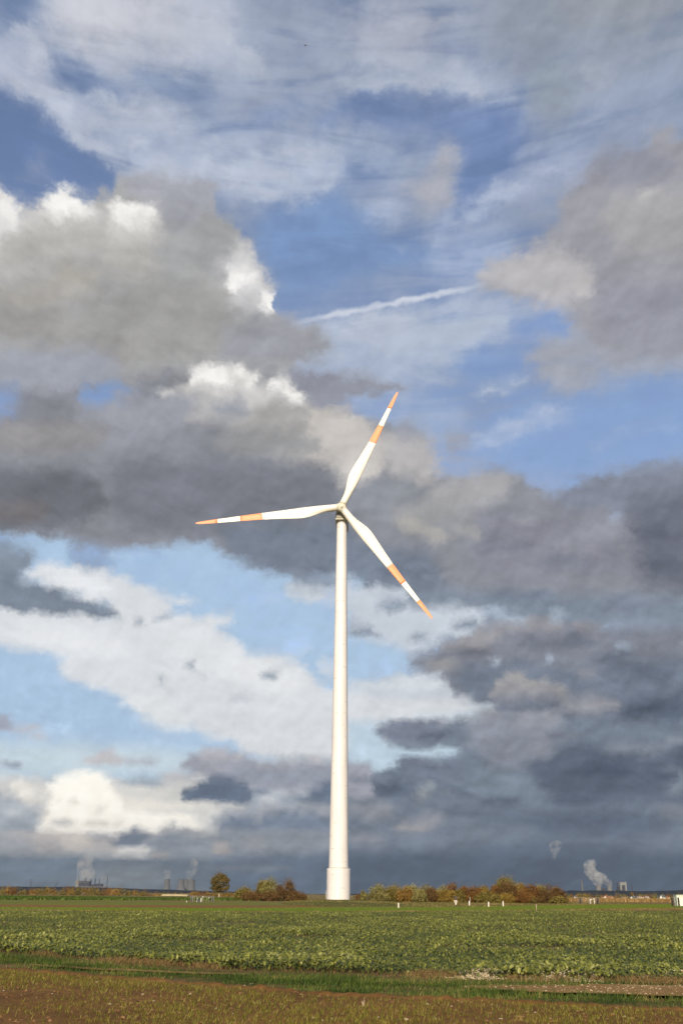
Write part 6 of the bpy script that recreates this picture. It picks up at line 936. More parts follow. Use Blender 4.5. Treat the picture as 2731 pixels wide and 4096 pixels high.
# wooded ridge along the horizon
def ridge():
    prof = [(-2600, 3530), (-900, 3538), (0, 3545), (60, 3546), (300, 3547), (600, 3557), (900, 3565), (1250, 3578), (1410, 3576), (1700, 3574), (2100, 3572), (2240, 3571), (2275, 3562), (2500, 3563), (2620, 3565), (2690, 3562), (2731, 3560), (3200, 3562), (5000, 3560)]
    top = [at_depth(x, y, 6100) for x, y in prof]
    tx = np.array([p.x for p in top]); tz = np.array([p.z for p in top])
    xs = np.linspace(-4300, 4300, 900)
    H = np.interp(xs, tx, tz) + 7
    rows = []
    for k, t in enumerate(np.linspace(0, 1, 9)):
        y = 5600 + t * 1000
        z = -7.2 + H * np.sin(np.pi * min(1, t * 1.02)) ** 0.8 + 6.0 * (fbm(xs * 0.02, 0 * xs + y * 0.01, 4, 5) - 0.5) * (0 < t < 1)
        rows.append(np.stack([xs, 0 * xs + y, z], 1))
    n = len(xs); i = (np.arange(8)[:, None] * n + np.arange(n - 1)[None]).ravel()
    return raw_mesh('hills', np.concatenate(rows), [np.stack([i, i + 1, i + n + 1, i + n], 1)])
tag(link('hills', ridge(), plain('cloud_shaded_forest', (0.016, 0.020, 0.026), 1.0, 0.3, 0.02, 0.0)), kind='structure')  # forest colour darkened to stand in for cloud shadow on the ridge

# ---------------------------------------------------------------- wind turbine
TX, TD = 0.0, 250.0
TX = at_depth(1353, 3607, TD).x
def wind_turbine():
    root = thing('wind_turbine', 'tall white three-bladed wind turbine with orange-banded blades on a tapering tower', 'wind turbine', (TX, TD, 0.0))
    z0 = 7.2
    Shape().lathe([(2.78, -0.3), (2.78, 0.0), (2.78, z0 - 0.3), (2.78, z0 - 0.12), (2.775, z0 - 0.07), (2.75, z0 - 0.02), (2.71, z0), (2.6, z0 + 0.004), (2.2, z0 + 0.02)], 96).build('tower_base', WHITE, root)
    def rad(z): return 2.32 + (1.33 - 2.32) * (z - z0) / (93.9 - z0)
    cuts = [z0, 30.5, 62.0, 93.9]
    for a, b in zip(cuts, cuts[1:]):
        ra, rb = rad(a), rad(b)
        Shape().lathe([(rad(z), z) for z in np.linspace(a + 0.012, b - 0.012, 9)], 96, cap=False).build('tower_section', WHITE, root)
        if b < 90: Shape().lathe([(rb - 0.012, b - 0.014), (rb - 0.012, b + 0.014)], 96).build('flange_seam', NACELLE, root)
    Shape().lathe([(2.42, z0 + 0.012), (2.42, z0 + 0.22), (2.3, z0 + 0.225)], 96).build('tower_foot_ring', NACELLE, root)
    # rotor frame
    yaw, tilt, phase, R = D2R(-2.2), D2R(4.2), D2R(23.35), 38.9
    n = Vector((math.sin(yaw) * math.cos(tilt), -math.cos(yaw) * math.cos(tilt), math.sin(tilt)))
    side = Vector((0, 0, 1)).cross(n).normalized(); upv = n.cross(side)
    hz = 97.04
    H = Vector((0, 0, hz)) + n * 4.0
    # nacelle: long rounded housing behind the hub, axis along -n
    F = Matrix((side, -n, upv)).transposed().to_4x4(); F.translation = Vector((0, 0, hz))
    s = Shape()
    secs = [(-2.5, 1.05, 1.1, -0.3), (-2.2, 1.35, 1.75, -0.55), (-1.2, 1.6, 2.15, -0.75), (0.5, 1.72, 2.3, -0.75), (4.0, 1.72, 2.3, -0.7), (6.6, 1.64, 2.1, -0.5), (7.1, 1.35, 1.7, -0.3)]
    rings = []
    for y, w, h, c in secs:
        ring = []
        for k in range(32):
            t = 2 * math.pi * k / 32; e = 0.32
            cx = math.copysign(abs(math.cos(t)) ** e, math.cos(t)); cz = math.copysign(abs(math.sin(t)) ** e, math.sin(t))
            ring.append(s.bm.verts.new((w * cx, y, c + h * cz)))
        rings.append(ring)
    for a, b in zip(rings, rings[1:]):
        for k in range(32): s.bm.faces.new((a[k], a[(k + 1) % 32], b[(k + 1) % 32], b[k])).smooth = True
    s.bm.faces.new(rings[0]); s.bm.faces.new(rings[-1][::-1])
    nac = s.build('nacelle', NACELLE, root); nac.matrix_local = F
    s = Shape(); s.box(-1.58, 1.58, -2.0, -0.6, -2.62, -2.36, 0.08)
    s.build('nacelle_lip', HUBM, nac)
    s = Shape(); s.tube((0, -2.4, 0.3), (0, -3.2, 0.0), 0.9, 0.95, 20)
    s.build('main_bearing', DARK, nac)
    s = Shape()
    for x in (-0.7, 0.7): s.tube((x, 5.5, 1.7), (x, 5.5, 2.9), 0.03)
    s.box(-0.9, 0.9, 5.46, 5.54, 2.4, 2.46); s.build('wind_vane_mast', GALV, nac)
    Shape().lathe([(1.3, 93.89), (1.36, 93.95), (1.36, 94.5), (1.3, 94.95)], 48).build('yaw_ring', WHITE, root)
    # hub
    FH = Matrix((side, -n, upv)).transposed().to_4x4(); FH.translation = H
    bm = bmesh.new(); bmesh.ops.create_uvsphere(bm, u_segments=40, v_segments=24, radius=1.0)
    for v in bm.verts:
        v.co = (v.co.x * 1.34, v.co.y * (1.25 if v.co.y > 0 else 1.05), v.co.z * 1.34)
    for f in bm.faces: f.smooth = True
    me = bpy.data.meshes.new('hub'); bm.to_mesh(me); bm.free()
    hub = link('hub', me, HUBM, root); hub.matrix_local = FH
    for k in range(6):
        a = k * math.pi / 3 + 0.4
        Shape().tube((0.42 * math.cos(a), -0.9, 0.42 * math.sin(a)), (0.42 * math.cos(a), -1.03, 0.42 * math.sin(a)), 0.045).build('hub_bolt', DARK, hub)
    Shape().tube((0.15, -0.9, -0.55), (0.15, -1.05, -0.58), 0.16, n=14).build('hub_hatch', DARK, hub)
    # blades: stations (fraction, leading edge, trailing edge, thickness ratio)
    st = [(0.034, 0.93, -0.93, 1.0), (0.06, 0.95, -0.92, 1.0), (0.10, 1.0, -0.95, 0.93), (0.14, 1.06, -1.15, 0.72), (0.18, 1.12, -1.52, 0.5), (0.215, 1.15, -1.85, 0.38), (0.25, 1.15, -2.02, 0.31),
          (0.28, 1.13, -2.05, 0.28), (0.32, 1.08, -1.92, 0.26), (0.38, 1.0, -1.68, 0.24), (0.46, 0.92, -1.38, 0.22), (0.545, 0.84, -1.12, 0.2), (0.62, 0.76, -0.97, 0.19), (0.69, 0.68, -0.84, 0.18), (0.77, 0.58, -0.74, 0.18),
          (0.847, 0.49, -0.64, 0.17), (0.91, 0.41, -0.54, 0.16), (0.955, 0.33, -0.43, 0.15), (0.98, 0.24, -0.31, 0.15), (0.993, 0.12, -0.18, 0.15), (0.9995, 0.02, -0.05, 0.2)]
    fr = np.array([q[0] for q in st])
    def station(f):
        le, te, th = (np.interp(f, fr, [q[k] for q in st]) for k in (1, 2, 3))
        c = le - te; tw = D2R(11) * (1 - f) ** 2
        pts = []
        m = 28
        blend = min(1.0, max(0.0, (f - 0.06) / 0.16))
        for k in range(m):
            t = 2 * math.pi * k / m
            u = 0.5 + 0.5 * math.cos(t)                      # 1 leading .. 0 trailing
            yc = math.sin(t) * 0.5 * th                        # ellipse
            air = th * (1.48 * math.sqrt(max(0, 1 - u)) - 0.63 * (1 - u) - 1.758 * (1 - u) ** 2 + 1.4215 * (1 - u) ** 3 - 0.5075 * (1 - u) ** 4) * 1.0
            ya = math.copysign(max(0, air), math.sin(t)) if abs(math.sin(t)) > 1e-6 else 0.0
            y = c * (yc * (1 - blend) + ya * blend)
            x = te + c * u
            pts.append((x * math.cos(tw) - y * math.sin(tw), x * math.sin(tw) + y * math.cos(tw), f * R))
        return pts
    def section(f0, f1, name, mat, parent):
        fs = sorted({f0, f1} | {f for f in list(fr) + list(np.linspace(0.04, 0.99, 40)) if f0 < f < f1})
        s = Shape(); rings = [[s.bm.verts.new(p) for p in station(f)] for f in fs]
        for a, b in zip(rings, rings[1:]):
            for k in range(28): s.bm.faces.new((a[k], a[(k + 1) % 28], b[(k + 1) % 28], b[k])).smooth = True
        s.bm.faces.new(rings[0][::-1]); s.bm.faces.new(rings[-1])
        return s.build(name, mat, parent)
    # one blade is modelled; white skin is one mesh of two spans
    def blade_mesh():
        s = Shape()
        for f0, f1 in ((0.034, 0.545), (0.69, 0.847)):
            fs = sorted({f0, f1} | {f for f in list(fr) + list(np.linspace(0.04, 0.99, 40)) if f0 < f < f1})
            rings = [[s.bm.verts.new(p) for p in station(f)] for f in fs]
            for a, b in zip(rings, rings[1:]):
                for k in range(28): s.bm.faces.new((a[k], a[(k + 1) % 28], b[(k + 1) % 28], b[k])).smooth = True
            s.bm.faces.new(rings[0][::-1]); s.bm.faces.new(rings[-1])
        return s
    first = None
    for k in range(3):
        a = phase + k * 2 * math.pi / 3
        span = side * math.sin(a) + upv * math.cos(a); chord = side * math.cos(a) - upv * math.sin(a)
        B = Matrix((chord, -n, span)).transposed().to_4x4(); B.translation = H
        if first is None:
            bl = blade_mesh().build('blade', BLADE, root)
            bands = [section(0.5451, 0.6899, 'orange_band', RED, bl), section(0.8471, 0.9995, 'orange_band', RED, bl)]
            fl = Shape().lathe([(0.9, 0.85), (1.04, 0.9), (1.04, 1.12), (0.98, 1.2), (0.98, 1.3), (0.9, 1.35)], 40).build('blade_collar', HUBM, bl)
            first = bl, bands + [fl]
        else:
            bl = first[0].copy(); COL.objects.link(bl); bl.parent = root
            for c in first[1]:
                d = c.copy(); COL.objects.link(d); d.parent = bl
        bl.matrix_local = B
    return root
wind_turbine()

# ---------------------------------------------------------------- shrubs and trees
QUAD = [(-0.5, -0.42, 0), (0.5, -0.42, 0), (0.5, 0.42, 0.0), (-0.5, 0.42, 0)]
LEAF = [(-0.55, 0, 0), (-0.05, -0.36, 0.08), (0.55, 0, 0), (-0.05, 0.36, 0.08)]
LEAF_F = [[(0, 1, 2, 3)]]
def leaves(lobes, n, size, upright=0.35, clump=0.42, tone_top=0.25):
    """leaf sprays in clumps over the shells of ellipsoid lobes (x,y,z,rx,ry,rz)"""
    L = np.array(lobes, float); w = (L[:, 3] * L[:, 5]); w /= w.sum()
    zlo, zhi = (L[:, 2] - L[:, 5]).min(), (L[:, 2] + L[:, 5]).max()
    nc = max(6, n // 26)
    ci = rng.choice(len(L), nc, p=w)
    d = rng.normal(size=(nc, 3)); d /= np.linalg.norm(d, axis=1)[:, None]
    rad = rng.uniform(0.55, 1.03, nc) ** 0.7
    cc = L[ci, :3] + d * L[ci, 3:] * rad[:, None]
    ct = rng.uniform(0, 1, nc)
    pi = rng.integers(0, nc, n)
    sc = np.minimum.reduce([L[ci, 3], L[ci, 4], L[ci, 5]])[pi] * clump
    P = cc[pi] + rng.normal(size=(n, 3)) * sc[:, None] * 0.6
    P[:, 2] = np.maximum(P[:, 2], zlo + 0.02)
    N = d[pi] * 0.9 + rng.normal(size=(n, 3)) * 0.75 + np.array([0, -0.1, upright])
    N /= np.linalg.norm(N, axis=1)[:, None]
    A = np.cross(N, rng.normal(size=(n, 3))); A /= np.linalg.norm(A, axis=1)[:, None]
    F = np.stack([A, np.cross(N, A), N], 1)
    S = size * rng.uniform(0.6, 1.35, n)[:, None] * np.ones(3)
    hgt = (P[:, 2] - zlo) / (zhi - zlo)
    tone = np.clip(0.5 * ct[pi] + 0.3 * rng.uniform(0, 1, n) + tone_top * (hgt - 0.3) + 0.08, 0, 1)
    return P, F, S, tone
def leaf_object(name, lobes, n, size, mat, parent, **kw):
    P, F, S, tone = leaves(lobes, n, size, **kw)
    return link(name, stamp(name, LEAF, LEAF_F, P, F, S, tone), mat, parent)

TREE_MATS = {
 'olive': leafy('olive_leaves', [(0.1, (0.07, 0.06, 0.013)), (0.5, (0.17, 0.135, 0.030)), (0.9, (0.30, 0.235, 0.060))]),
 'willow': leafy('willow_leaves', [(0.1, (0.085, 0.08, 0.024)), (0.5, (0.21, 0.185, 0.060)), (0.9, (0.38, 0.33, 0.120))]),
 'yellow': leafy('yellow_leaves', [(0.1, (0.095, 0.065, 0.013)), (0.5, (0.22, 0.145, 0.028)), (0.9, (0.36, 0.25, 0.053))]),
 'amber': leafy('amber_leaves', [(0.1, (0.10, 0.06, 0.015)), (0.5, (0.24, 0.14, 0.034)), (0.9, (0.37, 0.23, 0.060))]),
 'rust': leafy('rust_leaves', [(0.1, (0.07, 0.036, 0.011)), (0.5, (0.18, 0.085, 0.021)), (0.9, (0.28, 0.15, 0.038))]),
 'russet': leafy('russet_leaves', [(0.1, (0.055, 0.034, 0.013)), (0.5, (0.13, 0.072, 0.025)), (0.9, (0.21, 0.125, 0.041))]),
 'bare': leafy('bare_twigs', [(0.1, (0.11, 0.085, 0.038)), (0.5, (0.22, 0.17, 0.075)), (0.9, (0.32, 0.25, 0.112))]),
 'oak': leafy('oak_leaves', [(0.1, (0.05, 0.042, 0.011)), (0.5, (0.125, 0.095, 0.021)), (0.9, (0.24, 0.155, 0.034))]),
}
def shrub(px0, px1, top, base, depth, kind, label, cat='shrub', name='shrub', n=2200, size=0.2, group=None, gap=0.0):
    a = at_depth(px0, base, depth); b = at_depth(px1, base, depth); t = at_depth((px0 + px1) / 2, top, depth)
    w = (b.x - a.x) / 2 * 1.08; gz = float(land(depth)); h = max(0.8, (t.z - gz) * 1.04)
    cx = (a.x + b.x) / 2
    root = thing(name, label, cat, (cx, depth, gz), 0, group)
    dd = min(w, h) * 0.9
    lob = [(0, 0, h * 0.52, w * 0.8, dd * 0.8, h * 0.46)]
    for k in range(random.randint(4, 6)):
        f = random.uniform(-0.72, 0.72); r = random.uniform(0.26, 0.42)
        zt = h * (1 - 0.42 * f * f) * random.uniform(0.62, 0.9)
        lob.append((f * w, random.uniform(-0.5, 0.4) * dd, zt - r * h * 0.55, w * r, dd * r * 1.1, h * r * 0.75))
    for f in (-0.68, -0.25, 0.25, 0.68):
        lob.append((f * w, -0.25 * dd, h * 0.24, w * 0.4, dd * 0.6, h * 0.26))
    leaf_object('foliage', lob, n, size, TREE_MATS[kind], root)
    s = Shape()
    for k in range(5):
        x = random.uniform(-0.5, 0.5) * w
        s.tube((x * 0.4, 0, -0.1), (x, random.uniform(-0.3, 0.3) * dd, h * random.uniform(0.55, 0.85)), 0.07, 0.02, 5)
    s.build('stem', BARK, root)
    return root
def far_tree(px, width, top, depth, kind, label, group, n=700, name='tree', cat='tree', lift=0.0):
    c = at_depth(px, top, depth); gz = float(land(depth)); h = c.z - gz
    w = width * depth / 4263 / 2
    root = thing(name, label, cat, (c.x, depth, gz), 0, group)
    lob = [(0, 0, h * 0.55, w * 0.85, w * 0.85, h * 0.43)]
    for k in range(4):
        a = random.uniform(0, 6.28)
        lob.append((math.cos(a) * w * 0.55, math.sin(a) * w * 0.5, h * random.uniform(0.4, 0.8), w * 0.5, w * 0.5, h * 0.2))
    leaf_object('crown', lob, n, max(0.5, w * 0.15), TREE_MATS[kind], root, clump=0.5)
    Shape().tube((0, 0, -0.2), (0, 0, h * 0.6), 0.22, 0.08, 6).build('trunk', BARK, root)
    return root

# clump left of the turbine
GL = 'shrubs in the clump left of the turbine'
shrub(940, 1012, 3546, 3609, 243, 'olive', 'rounded olive shrub at the left end of the clump beside the turbine', group=GL, n=6000)
shrub(1020, 1078, 3522, 3609, 246, 'olive', 'olive-yellow shrub between the rounded olive one and the tall willow', group=GL, n=7600)
shrub(1042, 1116, 3512, 3609, 244, 'willow', 'tallest pale willow in the clump left of the turbine', group=GL, n=7600)
shrub(972, 1055, 3566, 3612, 238, 'russet', 'low russet thicket in front of the olive shrubs left of the turbine', group=GL, n=7600)
shrub(1046, 1112, 3566, 3613, 237, 'russet', 'dark russet bush at the foot of the tallest pale willow', group=GL, n=7000)
shrub(1100, 1186, 3521, 3611, 241, 'russet', 'tall dark russet bush right of the pale willow left of the turbine', group=GL, n=7000)
shrub(1150, 1222, 3568, 3611, 240, 'russet', 'low brown bush at the right end of the dark clump', group=GL, n=7000)
shrub(1196, 1232, 3573, 3609, 250, 'bare', 'small pale half-bare bush beside the brown clump left of the turbine', group=GL, n=700, size=0.2)
# long thicket right of the turbine
GR = 'shrubs in the thicket right of the turbine'
rows = [
 (1418, 1462, 3578, 'russet', 0, 'low reddish bush at the turbine end of the thicket'),
 (1440, 1466, 3563, 'willow', -1, 'slim pale willow shoot rising from the reddish bush nearest the turbine'),
 (1476, 1550, 3545, 'willow', 0, 'broad grey-green willow, first tall shrub right of the turbine'),
 (1538, 1618, 3546, 'olive', 1, 'brownish olive shrub right of the broad grey-green willow'),
 (1590, 1655, 3551, 'amber', -1, 'olive and orange shrub in the pale half of the thicket'),
 (1608, 1690, 3543, 'willow', 2, 'pale willow at the back above the olive and orange shrub'),
 (1650, 1704, 3563, 'willow', -4, 'low round willow standing forward of the thicket'),
 (1672, 1742, 3544, 'olive', 1, 'olive-topped shrub beside the dark gap in the thicket'),
 (1700, 1752, 3552, 'russet', -1, 'dark brown bush filling the gap between the willows'),
 (1735, 1796, 3548, 'willow', 0, 'grey willow right of the dark brown bush'),
 (1752, 1822, 3560, 'yellow', -4, 'yellow-orange bush left of the raised brown hide'),
 (1776, 1836, 3537, 'rust', 3, 'rust-topped tree above the raised brown hide'),
 (1812, 1862, 3558, 'olive', -2, 'dark olive shrub directly behind the raised brown hide'),
 (1832, 1888, 3547, 'rust', 0, 'red-brown shrub right of the hide'),
 (1868, 1930, 3549, 'rust', -2, 'brightest red shrub behind the thin pole'),
 (1904, 1966, 3541, 'yellow', 2, 'yellowish shrub right of the brightest red one'),
 (1900, 2012, 3569, 'olive', -5, 'wide low olive bush at the foot of the red and yellow shrubs'),
 (1954, 2008, 3542, 'rust', 1, 'rusty shrub left of the tallest tree in the thicket'),
 (1985, 2068, 3506, 'olive', 3, 'tallest tree in the thicket, with a dark olive crown'),
 (1992, 2072, 3534, 'russet', -1, 'brown shrub under the tallest tree in the thicket'),
 (1992, 2056, 3574, 'yellow', -5, 'low golden bush in front of the tallest tree in the thicket'),
 (2052, 2108, 3534, 'yellow', 1, 'yellow-topped shrub right of the tallest tree'),
 (2060, 2130, 3560, 'rust', -4, 'low rusty bush in front of the yellow-topped shrub'),
 (2088, 2164, 3537, 'rust', 0, 'large rust-coloured shrub behind the staked sapling'),
 (2136, 2194, 3542, 'willow', 2, 'pale-topped shrub near the right end of the thicket'),
 (2152, 2246, 3546, 'russet', -1, 'broad red-brown shrub near the right end of the thicket'),
 (2194, 2264, 3552, 'russet', 0, 'dark rusty shrub at the far right end of the thicket'),
 (2196, 2268, 3586, 'olive', -4, 'low olive scrub at the right foot of the thicket'),
]
for x0, x1, top, kind, dy, lab in rows:
    hb = 3611 + (x0 - 1420) * 0.006
    area = (x1 - x0) * (hb - top)
    shrub(x0, x1, top, hb, 244 + dy, kind, lab, group=GR, n=int(1600 + area * 1.25))

# lone tree
def lone_tree():
    D = 330.0; base = at_depth(877, 3592, D); t = at_depth(880, 3492, D); h = t.z + 0.1; w = 37 * D / 4263
    root = thing('tree', 'lone round-headed tree with brownish olive leaves and a bare trunk', 'tree', (base.x, D, 0))
    lob = [(0.1, 0, h * 0.62, w * 0.7, w * 0.7, h * 0.33), (-0.3, 0, h * 0.84, w * 0.55, w * 0.5, h * 0.15), (0.3, 0.2, h * 0.78, w * 0.6, w * 0.5, h * 0.16)]
    for f, z, r in ((-0.72, 0.48, 0.42), (-0.6, 0.66, 0.38), (0.62, 0.7, 0.4), (0.78, 0.52, 0.36), (0.72, 0.36, 0.34), (-0.25, 0.36, 0.42), (0.25, 0.33, 0.4), (-0.6, 0.36, 0.26)):
        lob.append((f * w, random.uniform(-0.5, 0.5) * w, h * z, w * r, w * r, h * r * 0.36))
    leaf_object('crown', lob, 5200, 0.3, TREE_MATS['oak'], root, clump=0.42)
    s = Shape(); s.tube((-0.05, 0, -0.2), (0, 0, h * 0.42), 0.3, 0.2, 10)
    for f, z in ((-0.6, 0.62), (0.6, 0.66), (0.1, 0.85), (-0.3, 0.78), (0.35, 0.55)):
        s.tube((0, 0, h * random.uniform(0.3, 0.42)), (f * w, random.uniform(-0.4, 0.4) * w, h * z), 0.13, 0.04, 6)
    s.build('trunk', PALEW, root)
lone_tree()

ORD = ['first', 'second', 'third', 'fourth', 'fifth', 'sixth', 'seventh', 'eighth', 'ninth', 'tenth', 'eleventh', 'twelfth', 'thirteenth', 'fourteenth', 'fifteenth', 'sixteenth', 'seventeenth', 'eighteenth', 'nineteenth', 'twentieth']
def colour_word(k): return {'amber': 'amber', 'olive': 'olive', 'yellow': 'golden', 'rust': 'rusty', 'willow': 'pale', 'russet': 'brown', 'bare': 'greyish'}[k]
def belt(xs, tops, widths, depth, kinds, where, group, n=420):
    for i, (x, t, w, k) in enumerate(zip(xs, tops, widths, kinds)):
        far_tree(x, w, t, depth + random.uniform(-12, 12), k, f'{colour_word(k)} tree, {ORD[i % 20]} from the left {where}', group, n)
xs = [8, 36, 62, 92, 116, 140, 166, 192, 220, 246, 270, 292, 318, 346, 372, 398, 424, 452, 480, 508]
belt(xs, [3557, 3541, 3549, 3555, 3555, 3552, 3551, 3550, 3553, 3550, 3542, 3551, 3550, 3549, 3549, 3551, 3550, 3550, 3552, 3554], [40, 54, 40, 38, 34, 42, 44, 40, 40, 42, 40, 38, 44, 40, 44, 40, 46, 44, 46, 40], 690,
     ['olive', 'amber', 'rust', 'olive', 'russet', 'amber', 'olive', 'yellow', 'amber', 'olive', 'rust', 'yellow', 'olive', 'amber', 'olive', 'yellow', 'rust', 'amber', 'yellow', 'olive'], 'in the far tree belt under the chimneys', 'trees in the far belt below the power station', 900)
xs = [530, 556, 580, 604, 628, 650, 676, 702, 728, 748]
belt(xs, [3560, 3561, 3563, 3564, 3566, 3570, 3572, 3572, 3571, 3570], [42, 40, 42, 36, 36, 26, 26, 24, 26, 24], 700, ['amber', 'olive', 'yellow', 'rust', 'amber', 'olive', 'amber', 'yellow', 'olive', 'amber'], 'between the belt under the chimneys and the low shed', 'trees behind the low shed', 700)
xs = [772, 790, 812, 836, 858, 884, 906, 928, 948]
belt(xs, [3568, 3566, 3566, 3567, 3568, 3571, 3572, 3568, 3569], [32, 36, 36, 36, 34, 32, 32, 36, 34], 640, ['amber', 'amber', 'rust', 'amber', 'yellow', 'amber', 'yellow', 'amber', 'yellow'], 'in the orange row behind the lone tree', 'orange trees behind the lone tree', 800)
xs = [1212, 1238, 1262, 1286, 1406, 1420]
belt(xs, [3578, 3580, 3581, 3582, 3583, 3586], [30, 26, 28, 24, 26, 22], 700, ['bare', 'willow', 'bare', 'willow', 'bare', 'olive'], 'in the pale distant trees seen past the turbine foot', 'distant pale trees beside the turbine foot', 260)
xs = np.linspace(2262, 2740, 20)
belt(list(xs), [3573 + random.uniform(-2, 3) for _ in xs], [30 + random.uniform(-4, 8) for _ in xs], 1180, ['olive', 'rust', 'olive', 'yellow', 'russet', 'olive', 'rust', 'olive', 'bare', 'olive', 'yellow', 'rust', 'olive', 'russet', 'willow', 'olive', 'rust', 'olive', 'yellow', 'olive'], 'in the back row of trees behind the houses', 'trees behind the houses', 700)
xs = np.linspace(2254, 2748, 20)
belt(list(xs), [3580 + random.uniform(-2, 3) for _ in xs], [24 + random.uniform(-4, 8) for _ in xs], 1120, ['rust', 'olive', 'yellow', 'olive', 'olive', 'russet', 'amber', 'olive', 'rust', 'olive', 'olive', 'yellow', 'olive', 'rust', 'olive', 'olive', 'amber', 'olive', 'russet', 'olive'], 'in the front row of trees among the houses', 'trees among the houses', 600)

# ---------------------------------------------------------------- low plants
def pts_between(lo, hi, x0, x1, n, power=1.0):
    x = rng.uniform(x0, x1, n); t = rng.uniform(0, 1, n) ** power
    return x, lo(x) * (1 - t) + hi(x) * t, t
def in_view(x, y, margin=1.5):
    return np.abs(x) < y * 0.37 + margin + 1.5

CROP_M = leafy('crop_leaves', [(0.05, (0.034, 0.052, 0.010)), (0.35, (0.09, 0.106, 0.014)), (0.65, (0.16, 0.168, 0.022)), (0.85, (0.215, 0.225, 0.04)), (1.0, (0.30, 0.30, 0.085))], 0.45, 0.2, 0.45)  # wide stops put deeper shade and highlights into the leaf colour
BROAD = [(-0.1, 0, 0.0), (0.18, -0.3, 0.05), (0.2, 0, -0.02), (0.18, 0.3, 0.05), (0.68, -0.36, 0.02), (0.66, 0, -0.06), (0.68, 0.36, 0.02), (1.0, 0, -0.12)]
BROAD_F = [[(0, 1, 2), (0, 2, 3), (4, 7, 5), (5, 7, 6)], [(1, 4, 5, 2), (2, 5, 6, 3)]]
SMALL_F = [[(0, 1, 2, 3)]]
SMALL = [(-0.1, 0, 0), (0.5, -0.34, 0.03), (1.0, 0, -0.08), (0.5, 0.34, 0.03)]
BARE = []
for px, py, rx in ((1040, 3729, 60), (920, 3757, 45), (530, 3802, 30), (840, 3785, 60), (1697, 3782, 75), (1801, 3777, 50), (1923, 3767, 90), (1975, 3733, 160), (1450, 3812, 90), (2498, 3794, 40), (1600, 3740, 110), (1230, 3760, 70), (2240, 3717, 80), (300, 3745, 50)):
    bx, by = spot(px, py); BARE.append((bx, by, rx * by / 4263, 0.45 + by * 0.012))
def crop():
    out = []
    for y0, y1, n, size, tem, fc in ((22, 34, 52000, 0.085, BROAD, BROAD_F), (34, 52, 74000, 0.085, BROAD, BROAD_F), (52, 80, 96000, 0.10, SMALL, SMALL_F), (80, 125, 110000, 0.125, SMALL, SMALL_F)):
        x = rng.uniform(-0.36 * y1 - 2, 0.36 * y1 + 2, n * 2); y = rng.uniform(y0, y1, n * 2)
        ok = in_view(x, y, 2) & (y > E2(x) - 0.1) & (y < E3(x))
        thin = fbm(x * 0.16, y * 0.5, 11, 4)                      # streaks where the stand is thin
        keep = rng.uniform(0, 1, n * 2) < np.clip((0.66 - thin) * 9, 0.05, 1)
        for bx, by, brx, bry in BARE:
            keep &= (((x - bx) / brx) ** 2 + ((y - by) / bry) ** 2 + 0.9 * (fbm(x * 0.8, y * 0.8, 14, 3) - 0.5) > 1) | (rng.uniform(0, 1, n * 2) < 0.12)
        ok &= keep
        x, y, thin = x[ok][:n], y[ok][:n], thin[ok][:n]; m = len(x)
        big = fbm(x * 0.5, y * 0.35, 12, 3)
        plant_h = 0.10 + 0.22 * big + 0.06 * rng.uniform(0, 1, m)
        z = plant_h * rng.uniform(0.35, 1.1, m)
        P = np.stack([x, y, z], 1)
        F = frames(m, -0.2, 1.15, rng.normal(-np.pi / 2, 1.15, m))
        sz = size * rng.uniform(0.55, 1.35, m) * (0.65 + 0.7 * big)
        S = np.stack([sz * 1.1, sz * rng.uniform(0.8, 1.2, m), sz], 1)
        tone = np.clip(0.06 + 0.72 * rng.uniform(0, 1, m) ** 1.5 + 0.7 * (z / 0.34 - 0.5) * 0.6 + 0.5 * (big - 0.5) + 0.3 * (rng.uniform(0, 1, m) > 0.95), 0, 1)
        out.append((tem, fc, P, F, S, tone))
    for tem, fc, P, F, S, tone in out:
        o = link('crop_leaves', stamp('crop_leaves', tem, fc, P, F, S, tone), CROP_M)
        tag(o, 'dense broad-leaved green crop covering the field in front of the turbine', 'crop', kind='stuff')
crop()

BLADE3 = [(-0.5, 0, 0), (0.5, 0, 0), (0.3, 0.12, 0.6), (-0.3, 0.12, 0.6), (0.0, 0.42, 1.0)]
BLADE3_F = [[(0, 1, 2, 3)], [(3, 2, 4)]]
BLADE1 = [(-0.5, 0, 0), (0.5, 0, 0), (0.0, 0.25, 1.0)]
BLADE1_F = [[(0, 1, 2)]]
GRASS_M = leafy('grass_blades', [(0.0, (0.018, 0.038, 0.006)), (0.45, (0.06, 0.10, 0.014)), (0.75, (0.12, 0.15, 0.025)), (1.0, (0.24, 0.19, 0.07))], 0.6, 0.25)
DRY_M = leafy('dry_stalks', [(0.0, (0.075, 0.04, 0.018)), (0.5, (0.155, 0.095, 0.038)), (1.0, (0.33, 0.24, 0.11))], 0.8, 0.15)
SPROUT_M = leafy('sprout_blades', [(0.0, (0.06, 0.075, 0.008)), (0.5, (0.15, 0.145, 0.018)), (1.0, (0.33, 0.28, 0.06))], 0.5, 0.3)
def blades(name, x, y, z, h, w, tone, mat, label, cat, lean=0.5, tem=BLADE3, fc=BLADE3_F):
    m = len(x)
    F = frames(m, 0.0, lean); S = np.stack([w * np.ones(m), h * rng.uniform(0.2, 1.0, m), h * np.ones(m)], 1)
    o = link(name, stamp(name, tem, fc, np.stack([x, y, z], 1), F, S, tone), mat)
    return tag(o, label, cat, kind='stuff')

